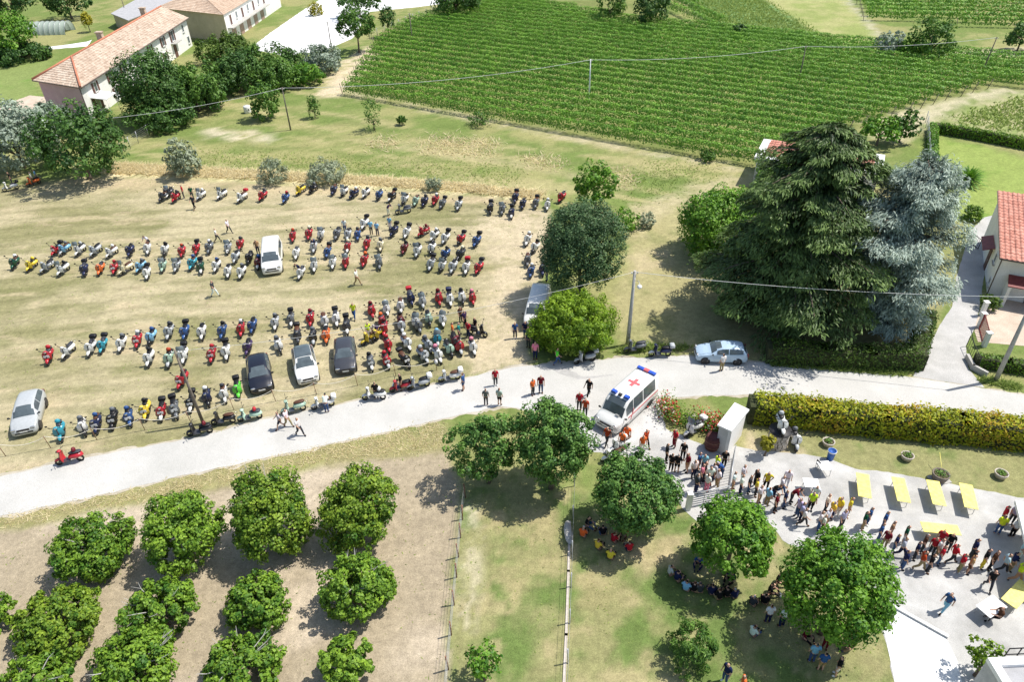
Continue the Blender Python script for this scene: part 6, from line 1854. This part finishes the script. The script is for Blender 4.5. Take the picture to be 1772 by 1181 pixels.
VG = [('windscreen', (3, 5, 5, 10)), ('side_window', (4, 6, 4, 5)), ('side_window', (4, 6, 10, 11))]
h = img_heading((473, 478), rad(1)); make_car('minivan', van_st(5.1, .97, 1.97), 'white', 'white passenger van parked among the scooters in the field', 'van', (1.62, -1.5), .34, VG + [('side_window', (7, 8, 4, 5)), ('side_window', (7, 8, 10, 11)), ('side_window', (6, 7, 10, 11))], place_front((473, 478), h, 5.1), h, (2.45, .70, .92, .34, .2), .82, 5.1)
h = img_heading((924, 574), rad(8)); make_car('minivan', van_st(5.0, .96, 1.95), 'white', 'white van half hidden under the yellow green conifer', 'van', (1.6, -1.5), .34, VG, place_front((924, 574), h, 5.0), h, (2.42, .70, .92, .34, .2), .82, 5.0)
def ambulance():
    a, b = G(*zp('F', 790, 638)), G(*zp('F', 948, 486))
    d = (a - b).normalized(); lf = Vector((-d.y, d.x, 0)); L = 5.6
    c = (a + b) / 2 - lf * .92
    st = van_st(L, 1.02, 2.32)
    root = make_car('ambulance', st, 'white', 'white ambulance with blue beacons and red cross at the courtyard entrance', 'ambulance', (1.80, -1.62), .34, VG + [('side_window', (6, 7, 10, 11)), ('side_window', (7, 8, 10, 11)), ('side_window', (6, 7, 4, 5)), ('side_window', (7, 8, 4, 5))], c, math.atan2(-d.x, -d.y), (L / 2 - .06, .72, .90, .3, .24), .80, L)
    bl = noisy_mat('blue_beacon', (0.02, 0.07, 0.42), (0.04, 0.12, 0.55), 6, 0.25, 0)
    rd = noisy_mat('red_marking', (0.56, 0.10, 0.11), (0.66, 0.16, 0.17), 4, 0.5, 0)
    for s in (-1, 1):
        MB().box((1.02, s * .52, 2.42), (.30, .42, .16), taper=.85).build('beacon', bl, root)
    MB().box((1.05, 0, 2.40), (.2, .25, .12)).build('siren', BLACKP, root)
    MB().box((-2.45, 0, 2.41), (.24, 1.5, .14)).build('light_bar', bl, root)
    MB().box((-2.45, 0, 2.43), (.26, .40, .15)).build('light_bar_centre', rd, root)
    mb = MB(); mb.add([(x, y, 2.338) for x, y in ((-.48, -.13), (-.13, -.13), (-.13, -.48), (.13, -.48), (.13, -.13), (.48, -.13), (.48, .13), (.13, .13), (.13, .48), (-.13, .48), (-.13, .13), (-.48, .13))], [tuple(range(12))])
    o = mb.build('red_cross', rd, root); o.location = (-.75, 0, 0.006); o.rotation_euler = (0, 0, 0.0)
    for s in (-1, 1):
        MB().box((-.6, s * 1.025, .98), (4.0, .012, .10)).build('red_stripe', rd, root)
        MB().box((.9, s * 1.025, 1.02), (.10, .014, .9), rot=Matrix.Rotation(-.35, 3, 'Y')).build('red_stripe', rd, root)
    MB().box((2.02, .45, 1.30), (.02, .3, .2)).build('paper_notice', WHITEP, root)
ambulance()

# ================================================================== PEOPLE
def skin_body(J, bones, name, lv=1):
    """grow one continuous body over the joints; returns its mesh"""
    me = bpy.data.meshes.new(name)
    names = list(J)
    idx = {n: i for i, n in enumerate(names)}
    me.from_pydata([J[n][0] for n in names], [(idx[a], idx[b]) for a, b in bones], [])
    ob = bpy.data.objects.new(name, me); COL.objects.link(ob)
    sm = ob.modifiers.new('skin', 'SKIN'); sm.use_smooth_shade = True
    ss = ob.modifiers.new('sub', 'SUBSURF'); ss.levels = lv; ss.render_levels = lv
    sv = me.skin_vertices[0].data
    for n in names:
        r = J[n][1]; sv[idx[n]].radius = r if hasattr(r, '__len__') else (r, r)
        sv[idx[n]].use_root = (n == 'pelvis' or n.startswith('f') and n.endswith('0'))
    dg = bpy.context.evaluated_depsgraph_get()
    out = bpy.data.meshes.new_from_object(ob.evaluated_get(dg))
    COL.objects.unlink(ob); bpy.data.objects.remove(ob)
    return out

def figure(pose):
    V = Vector
    J = {}
    P_ = dict(pelvis=(0, 0, .95), spine=(0, 0, 1.14), chest=(0, .01, 1.32), neck=(0, 0, 1.46), jaw=(0, .03, 1.545), head=(0, .015, 1.63), crown=(0, 0, 1.69),
              shL=(-.17, 0, 1.41), elL=(-.24, -.01, 1.14), wrL=(-.25, .07, .90), haL=(-.25, .10, .83), shR=(.17, 0, 1.41), elR=(.24, -.01, 1.14), wrR=(.25, .07, .90), haR=(.25, .10, .83),
              hiL=(-.09, 0, .88), knL=(-.10, .03, .49), anL=(-.105, -.02, .09), toL=(-.12, .15, .04), hiR=(.09, 0, .88), knR=(.10, .03, .49), anR=(.105, -.02, .09), toR=(.12, .15, .04), nose=(0, .125, 1.605))
    if pose == 'walk':
        P_.update(knL=(-.09, .20, .52), anL=(-.09, .30, .12), toL=(-.09, .46, .07), knR=(.09, -.06, .48), anR=(.09, -.34, .16), toR=(.09, -.24, .05), elL=(-.23, -.12, 1.15), wrL=(-.23, -.10, .91), haL=(-.23, -.08, .84), elR=(.23, .10, 1.16), wrR=(.22, .28, 1.0), haR=(.21, .34, .96))
    elif pose == 'phone':
        P_.update(elL=(-.22, .08, 1.16), wrL=(-.10, .28, 1.27), haL=(-.05, .33, 1.31), elR=(.22, .08, 1.16), wrR=(.10, .28, 1.25), haR=(.05, .33, 1.30), jaw=(0, .05, 1.54), nose=(0, .14, 1.59))
    elif pose == 'hip':
        P_.update(elL=(-.36, -.08, 1.18), wrL=(-.20, .03, 1.0), haL=(-.16, .07, .97), knR=(.14, .05, .49), anR=(.17, .02, .09), toR=(.24, .17, .04))
    elif pose == 'lean':
        P_.update(spine=(0, .10, 1.12), chest=(0, .24, 1.25), neck=(0, .34, 1.36), jaw=(0, .43, 1.40), head=(0, .45, 1.48), crown=(0, .46, 1.55), nose=(0, .55, 1.44), shL=(-.17, .30, 1.31), shR=(.17, .30, 1.31), elL=(-.22, .40, 1.06), wrL=(-.18, .56, .93), haL=(-.16, .62, .90), elR=(.22, .40, 1.06), wrR=(.18, .56, .93), haR=(.16, .62, .90))
    elif pose == 'sit':
        P_.update(pelvis=(0, 0, .14), spine=(0, .02, .34), chest=(0, .08, .52), neck=(0, .13, .66), jaw=(0, .18, .74), head=(0, .18, .83), crown=(0, .17, .89), nose=(0, .295, .80), shL=(-.17, .10, .60), shR=(.17, .10, .60), elL=(-.28, .20, .36), wrL=(-.18, .38, .34), haL=(-.13, .44, .34), elR=(.28, .20, .36), wrR=(.18, .38, .34), haR=(.13, .44, .34),
                  hiL=(-.10, .05, .13), knL=(-.24, .40, .36), anL=(-.12, .58, .10), toL=(-.05, .72, .06), hiR=(.10, .05, .13), knR=(.24, .40, .36), anR=(.12, .60, .10), toR=(.07, .75, .06))
    elif pose == 'seat':   # on a bench or saddle
        dz_ = -.42
        for k in ('pelvis', 'spine', 'chest', 'neck', 'jaw', 'head', 'crown', 'nose', 'shL', 'shR'): P_[k] = (P_[k][0], P_[k][1], P_[k][2] + dz_)
        P_.update(hiL=(-.09, .04, .50), knL=(-.14, .44, .50), anL=(-.14, .44, .09), toL=(-.15, .60, .04), hiR=(.09, .04, .50), knR=(.14, .44, .50), anR=(.14, .44, .09), toR=(.15, .60, .04), elL=(-.24, .10, .76), wrL=(-.16, .34, .72), haL=(-.14, .41, .72), elR=(.24, .10, .76), wrR=(.16, .34, .72), haR=(.14, .41, .72))
    elif pose == 'crouch':
        P_.update(pelvis=(0, 0, .40), spine=(0, .10, .56), chest=(0, .24, .68), neck=(0, .36, .78), jaw=(0, .44, .83), head=(0, .46, .92), crown=(0, .46, .98), nose=(0, .57, .88), shL=(-.17, .30, .74), shR=(.17, .30, .74), elL=(-.24, .44, .52), wrL=(-.16, .60, .46), haL=(-.14, .67, .46), elR=(.24, .44, .52), wrR=(.16, .60, .46), haR=(.14, .67, .46),
                  hiL=(-.10, .02, .36), knL=(-.20, .38, .50), anL=(-.14, .10, .10), toL=(-.16, .28, .04), hiR=(.10, .02, .36), knR=(.20, .38, .50), anR=(.14, .10, .10), toR=(.16, .28, .04))
    R_ = dict(pelvis=(.15, .115), spine=(.135, .10), chest=(.155, .11), neck=.055, jaw=.068, head=.098, crown=.075, shL=.068, elL=.044, wrL=.030, haL=.036, shR=.068, elR=.044, wrR=.030, haR=.036, hiL=.092, knL=.058, anL=.040, toL=.042, hiR=.092, knR=.058, anR=.040, toR=.042, nose=.016)
    bones = [('pelvis', 'spine'), ('spine', 'chest'), ('chest', 'neck'), ('neck', 'jaw'), ('jaw', 'head'), ('head', 'crown'), ('head', 'nose'), ('pelvis', 'hiL'), ('hiL', 'knL'), ('knL', 'anL'), ('anL', 'toL'), ('pelvis', 'hiR'), ('hiR', 'knR'), ('knR', 'anR'), ('anR', 'toR'), ('chest', 'shL'), ('shL', 'elL'), ('elL', 'wrL'), ('wrL', 'haL'), ('chest', 'shR'), ('shR', 'elR'), ('elR', 'wrR'), ('wrR', 'haR')]
    for n in P_: J[n] = (V(P_[n]), R_[n])
    for s in 'LR':          # five fingers per hand, rooted in the palm
        wr, ha = J['wr' + s][0], J['ha' + s][0]
        d = (ha - wr).normalized(); side = d.cross(V((0, 0, 1)) if abs(d.z) < .8 else V((0, 1, 0))).normalized(); cu = side.cross(d)
        for i in range(5):
            o = (i - 1.5) * .018 if i < 4 else -.045
            L_ = (.066, .076, .072, .056, .05)[i]
            base = ha + side * o - d * (.0 if i < 4 else .03)
            k = 'f%s%d' % (s, i)
            J[k + '_0'] = (base, .010); J[k + '_1'] = (base + d * L_ * .55 + cu * .008 + side * (-.018 if i == 4 else 0), .009); J[k + '_2'] = (base + d * L_ + cu * .026 + side * (-.022 if i == 4 else 0), .0075)
            bones += [(k + '_0', k + '_1'), (k + '_1', k + '_2')]
    body = skin_body(J, bones, 'body')
    body.materials.clear(); body.materials.append(SKIN)
    # clothing: pieces of the same surface, lifted off the skin
    n = len(body.vertices)
    co = np.empty(n * 3, np.float32); body.vertices.foreach_get('co', co); co = co.reshape(-1, 3)
    no = np.empty(n * 3, np.float32); body.vertices.foreach_get('normal', no); no = no.reshape(-1, 3)
    best = np.full(n, 1e9); reg = np.zeros(n, int); par = np.zeros(n)
    for bi, (a, b) in enumerate(bones):
        pa, pb = np.array(J[a][0]), np.array(J[b][0]); ra, rb = [max(r) if hasattr(r, '__len__') else r for r in (J[a][1], J[b][1])]
        ab = pb - pa; t = np.clip(((co - pa) @ ab) / max(ab @ ab, 1e-9), 0, 1)
        dist = np.linalg.norm(co - (pa + t[:, None] * ab), axis=1) / (ra + (rb - ra) * t)
        m = dist < best; best[m] = dist[m]; reg[m] = bi; par[m] = t[m]
    bn = [a + '>' + b for a, b in bones]
    head_c = np.array(J['head'][0]); fwd = np.array(J['nose'][0]) - head_c; fwd /= np.linalg.norm(fwd); upv = np.array(J['crown'][0]) - np.array(J['jaw'][0]); upv /= np.linalg.norm(upv)
    def cloth(nm, test, off, mat):
        keep = np.array([test(bn[reg[i]], par[i], co[i]) for i in range(n)])
        faces = [tuple(p.vertices) for p in body.polygons if all(keep[v] for v in p.vertices)]
        if not faces: return None
        used = sorted({v for f in faces for v in f}); mp = {v: i for i, v in enumerate(used)}
        me = bpy.data.meshes.new(nm); me.from_pydata([tuple(co[v] + no[v] * off) for v in used], [], [tuple(mp[v] for v in f) for f in faces])
        me.polygons.foreach_set('use_smooth', [True] * len(faces)); me.materials.append(mat); me.update(); return me
    out = {'body': body}
    out['shirt'] = cloth('shirt', lambda b, t, c: b in ('pelvis>spine', 'spine>chest') or (b == 'chest>neck' and t < .85) or b in ('chest>shL', 'chest>shR') or (b in ('shL>elL', 'shR>elR') and t < .72) or (b in ('pelvis>hiL', 'pelvis>hiR') and t < .2), .020, CLOTH)
    leg = lambda b, t, c: b in ('pelvis>hiL', 'pelvis>hiR', 'hiL>knL', 'hiR>knR') or (b == 'pelvis>spine' and t < .12)
    out['trousers'] = cloth('trousers', lambda b, t, c: leg(b, t, c) or (b in ('knL>anL', 'knR>anR') and t < .92), .016, CLOTH)
    out['shorts'] = cloth('shorts', lambda b, t, c: leg(b, t, c) and not (b in ('hiL>knL', 'hiR>knR') and t > .85), .020, CLOTH)
    out['shoes'] = cloth('shoes', lambda b, t, c: b in ('anL>toL', 'anR>toR'), .012, CLOTH)
    def hair(b, t, c):
        if b not in ('jaw>head', 'head>crown', 'head>nose', 'neck>jaw'): return False
        q = c - head_c; return (q @ upv) > .035 or ((q @ fwd) < .0 and (q @ upv) > -.07)
    out['hair'] = cloth('hair', hair, .014, CLOTH)
    out['hat'] = cloth('hat', lambda b, t, c: b in ('jaw>head', 'head>crown', 'head>nose') and ((c - head_c) @ upv) > .03, .026, CLOTH)
    eyes = MB(); rt = np.cross(fwd, upv)
    for s in (-1, 1): eyes.lathe([(0, .012), (.012, 0), (0, -.012)], 6, Matrix.Translation(Vector(head_c + fwd * .093 + rt * s * .035 - upv * .005)))
    m = eyes.mesh('eyes'); m.materials.append(BLACKP); out['eyes'] = m
    return out
POSES = {p: figure(p) for p in ('stand', 'walk', 'phone', 'hip', 'lean', 'sit', 'seat', 'crouch')}
VERB = dict(stand='standing', walk='walking', phone='holding a phone', hip='standing hand on hip', lean='leaning forward', sit='sitting', seat='sitting', crouch='crouching')
PEOPLE = []
rp = random.Random(5)
def person(loc, face, pose, top, leg, place, group, hat=None, hair=None, z=0.0):
    a = face - PI / 2
    root = empty('person', (loc[0], loc[1], z), a)
    s = rp.uniform(.96, 1.06) * 1.02
    root.scale = (s, s, s)
    M = POSES[pose]
    inst('body', M['body'], root); inst('eyes', M['eyes'], root)
    jit = lambda c: tuple(min(1, v * rp.uniform(.9, 1.1)) for v in HUE[c])
    inst('shirt', M['shirt'], root, jit(top))
    short = leg.startswith('-')
    lg = leg[1:] if short else leg
    inst('shorts' if short else 'trousers', M['shorts'] if short else M['trousers'], root, jit(lg))
    inst('shoes', M['shoes'], root, HUE[rp.choice(('black', 'dkgrey', 'white', 'brown'))])
    if hat: inst('hat', M['hat'], root, HUE[hat])
    else: inst('hair', M['hair'], root, HUE[hair or rp.choice(('black', 'brown', 'black', 'dkgrey', 'brown', 'silver'))])
    PEOPLE.append(dict(o=root, top=top, leg=lg, short=short, pose=pose, place=place, group=group, hat=hat, w=Vector(loc)))
# one line per person: view, feet x y, pose, facing (degrees from +x), top, legs (- before the colour: shorts), hat
PDATA = [
 ('by the gate', 'people at the courtyard gate', '''
R 245 305 stand 200 red maroon
R 345 445 stand 250 black black
R 148 480 stand 0 black black
R 272 605 stand 60 black -black
R 392 595 stand 200 maroon -tan
R 525 570 stand 320 blue dkgrey
R 585 585 stand 250 lightblue jeans
R 825 545 stand 270 black black
R 735 610 stand 20 hivis black
R 805 660 lean 180 blue jeans
R 468 665 stand 300 white navy
R 560 720 stand 320 pink dkgrey
R 655 745 stand 250 white jeans
R 745 780 stand 200 white khaki
R 495 840 stand 10 dkgrey navy
R 620 830 stand 30 white pink
R 590 690 stand 340 black dkgrey
R 205 590 stand 40 black black
R 690 700 stand 60 silver navy'''),
 ('in the gravel queue', 'people queuing on the gravel', '''
R 930 805 stand 330 white tan
R 1015 850 stand 340 white navy
R 1040 720 stand 320 white jeans
R 1115 840 stand 330 dkgrey jeans
R 1195 780 stand 200 black black
R 1195 880 stand 340 yellow dkgrey
R 1320 805 hip 250 yellow black
R 1410 890 lean 300 black navy
R 1490 855 walk 330 white jeans
R 1560 770 stand 250 white white red
R 1530 1015 stand 330 navy jeans
R 1615 960 lean 320 maroon dkgrey
R 1330 990 stand 20 lightblue khaki
R 1235 965 stand 320 white tan
R 1425 1065 stand 320 maroon black
S 395 650 stand 200 lilac jeans
S 425 700 stand 330 lilac navy
S 545 575 stand 250 hivis black
S 585 490 stand 230 white khaki red
S 455 755 walk 330 white dkgrey
S 640 800 stand 340 white blue
S 725 585 stand 320 cream dkgrey
S 680 830 stand 350 white black
S 785 680 stand 10 yellow navy
S 865 640 stand 200 yellow white
S 985 640 stand 330 yellow tan
S 905 785 stand 310 lilac dkgrey
S 730 760 stand 300 white khaki
S 1220 740 stand 320 blue jeans
S 1160 800 stand 340 green khaki
S 1395 800 stand 330 blue jeans
S 1345 935 stand 340 blue jeans
S 1475 905 stand 310 tan brown
S 1640 960 stand 330 green white
S 1415 1015 stand 200 maroon khaki
S 1525 1060 stand 330 navy jeans
S 1600 1120 walk 330 silver navy
T 320 855 stand 340 navy jeans
T 460 740 stand 330 navy dkgrey
T 520 865 walk 320 rust khaki
T 620 895 stand 330 black dkgrey
T 745 800 stand 310 red jeans
T 660 690 stand 250 red dkgrey
T 745 600 stand 240 red dkgrey
T 850 640 stand 230 black dkgrey
T 545 660 stand 320 brown dkgrey
T 890 785 walk 340 red dkgrey
T 985 890 stand 330 red khaki
T 1125 725 stand 340 navy dkgrey
T 1115 840 stand 330 black khaki
T 1255 845 stand 320 black yellow
T 1350 860 stand 310 brown black
T 1490 895 walk 340 mint dkgrey
T 1685 740 stand 320 mint white
T 1585 875 stand 330 navy khaki
T 1650 1010 walk 330 hivis tan
T 1325 1085 walk 250 black dkgrey
T 1090 905 stand 330 tan -brown
T 720 720 stand 300 white khaki'''),
 ('around the white gazebo', 'people around the gazebo', '''
T 1445 445 stand 70 hivis jeans
T 1480 330 stand 340 red dkgrey
T 1600 320 stand 250 lilac dkgrey
T 1615 480 stand 80 white black
T 1690 350 stand 230 tan khaki
T 1755 480 stand 120 navy jeans'''),
 ('crossing the gravel yard alone', 'people in the yard', '''
X 815 345 walk 200 blue lightblue'''),
 ('at the cream table', 'people in the yard', '''
X 1440 470 seat 150 brown black'''),
 ('under the linden by the gate', 'people resting in the shade of the gate linden', '''
U 185 420 sit 70 orange black hwhite
U 235 270 sit 330 black jeans
U 430 400 sit 100 black jeans
U 545 480 sit 30 red black
U 360 560 sit 60 yellow black
U 510 685 sit 80 yellow black hstraw
U 745 590 sit 90 red navy
U 680 370 sit 250 rust brown'''),
 ('under the middle linden', 'people resting under the middle linden', '''
V 85 185 sit 20 silver khaki
V 150 245 sit 40 navy dkgrey
V 235 340 sit 70 lightblue navy
V 310 350 sit 80 black black
V 370 360 sit 90 dkgrey khaki
V 480 380 sit 90 navy dkgrey
V 545 420 sit 95 black khaki
V 615 400 sit 100 black black
V 685 410 sit 110 navy dkgrey
V 360 85 sit 250 blue navy
V 660 230 sit 230 navy black'''),
 ('under the largest linden', 'people resting under the largest linden', '''
V 830 470 sit 40 dkgrey black
V 945 460 sit 60 black black
V 975 620 stand 90 white navy
V 1100 655 stand 100 white navy
V 830 740 sit 30 white jeans
V 985 345 sit 340 black black
V 1060 245 sit 330 black black
V 1300 750 sit 300 maroon black
V 1370 975 stand 80 lightblue jeans
V 1450 1050 stand 90 blue -khaki
V 1490 850 stand 250 black maroon
V 1590 1095 stand 160 black -white
V 1730 830 sit 200 black khaki'''),
 ('on the open lawn', 'people on the lawn', '''
V 590 1150 stand 200 navy jeans
V 735 1260 stand 180 orange navy'''),
 ('beside the ambulance', 'people round the ambulance', '''
F 165 410 stand 300 orange dkgrey
F 220 395 stand 270 maroon jeans
F 545 418 walk 220 black black
F 480 510 stand 270 red dkgrey
F 520 555 stand 260 rust dkgrey
F 668 750 walk 230 rust dkgrey
F 800 745 stand 270 orange black
F 768 775 stand 250 orange khaki
F 930 765 walk 300 rust black
F 908 800 stand 280 orange white
F 1448 248 stand 100 white khaki'''),
 ('under the yellow green conifer', 'people under the conifer', '''
F 330 205 walk 0 lime jeans
F 135 85 stand 250 navy dkgrey
F 178 75 stand 280 blue dkgrey
F 182 165 stand 260 pink navy
C 45 1165 stand 280 blue navy
C 115 1160 stand 270 navy jeans
C 262 775 stand 200 navy blue'''),
 ('on the road', 'people walking on the road', '''
E 185 640 walk 200 silver -dkgrey
E 235 625 walk 340 white khaki
E 315 685 walk 340 white dkgrey
E 1428 378 stand 160 blue -jeans
E 1645 345 stand 270 red dkgrey
E 1580 480 stand 80 grey dkgrey
E 1672 480 stand 60 silver -black'''),
 ('beside a roadside scooter', 'people with the roadside scooters', '''
E 497 528 lean 100 white jeans
E 835 440 stand 90 black dkgrey
E 950 385 crouch 40 white jeans
E 1005 375 stand 200 black khaki'''),
 ('in the scooter field', 'people in the scooter field', '''
A 1258 212 stand 200 red dkgrey
A 1330 285 walk 250 dkgrey black
A 1315 215 stand 300 green dkgrey
A 1485 508 walk 20 white dkgrey
A 1565 448 walk 340 white dkgrey
A 1468 880 walk 340 dkgrey white
A 1022 540 lean 260 white dkgrey
A 90 120 stand 220 black dkgrey
A 235 118 stand 200 white khaki
A 262 100 stand 220 lightblue jeans
B 30 590 stand 280 tan navy
B 622 445 stand 270 white blue
B 800 458 stand 100 lightblue dkgrey
B 842 466 stand 90 lightblue navy
B 928 425 stand 250 lightblue white
B 915 325 lean 330 purple white
B 412 580 stand 260 navy dkgrey
B 318 735 lean 240 navy jeans
B 705 802 walk 350 white khaki
Q 95 425 walk 270 hivis blue
Q 268 650 stand 300 hivis white
Q 372 640 lean 250 purple yellow
Q 1255 660 stand 20 orange khaki
Q 1330 668 stand 340 teal dkgrey
Q 1438 640 stand 240 red navy
Q 1345 460 stand 300 brown dkgrey
Q 1395 520 stand 320 purple black
Q 1520 590 stand 220 black black hblack'''),
]
for place, grp, txt in PDATA:
    for ln in txt.strip().splitlines():
        t = ln.split()
        w = G(*zp(t[0], float(t[1]), float(t[2])))
        hat = None; hr = None
        if len(t) > 7: hat = t[7][1:] if t[7][0] == 'h' and t[7][1:] in HUE else t[7]
        person(w, rad(float(t[4]) + rp.uniform(-12, 12)), t[3], t[5], t[6], place, grp, hat)
def label_people():
    from collections import Counter
    for p in PEOPLE:
        leg = word(p['leg']) if p['leg'] == 'jeans' else word(p['leg']) + (' shorts' if p['short'] else ' trousers')
        if p['leg'] == 'jeans' and p['short']: leg = 'denim shorts'
        p['l'] = 'person in %s top and %s%s %s %s' % (word(p['top']), leg, (', %s hat' % p['hat']) if p['hat'] else '', VERB[p['pose']], p['place'])
    cnt = Counter(p['l'] for p in PEOPLE)
    for p in PEOPLE:
        l = p['l']
        if cnt[l] > 1:
            near = min((q for q in PEOPLE if q is not p), key=lambda q: (q['w'] - p['w']).length)
            add = ', next to %s top' % word(near['top'])
            if len((l + add).split()) <= 16: l += add
        tag(p['o'], ' '.join(l.replace('high-visibility', 'hi-vis').split()[:16]), 'person', p['group'])
label_people()
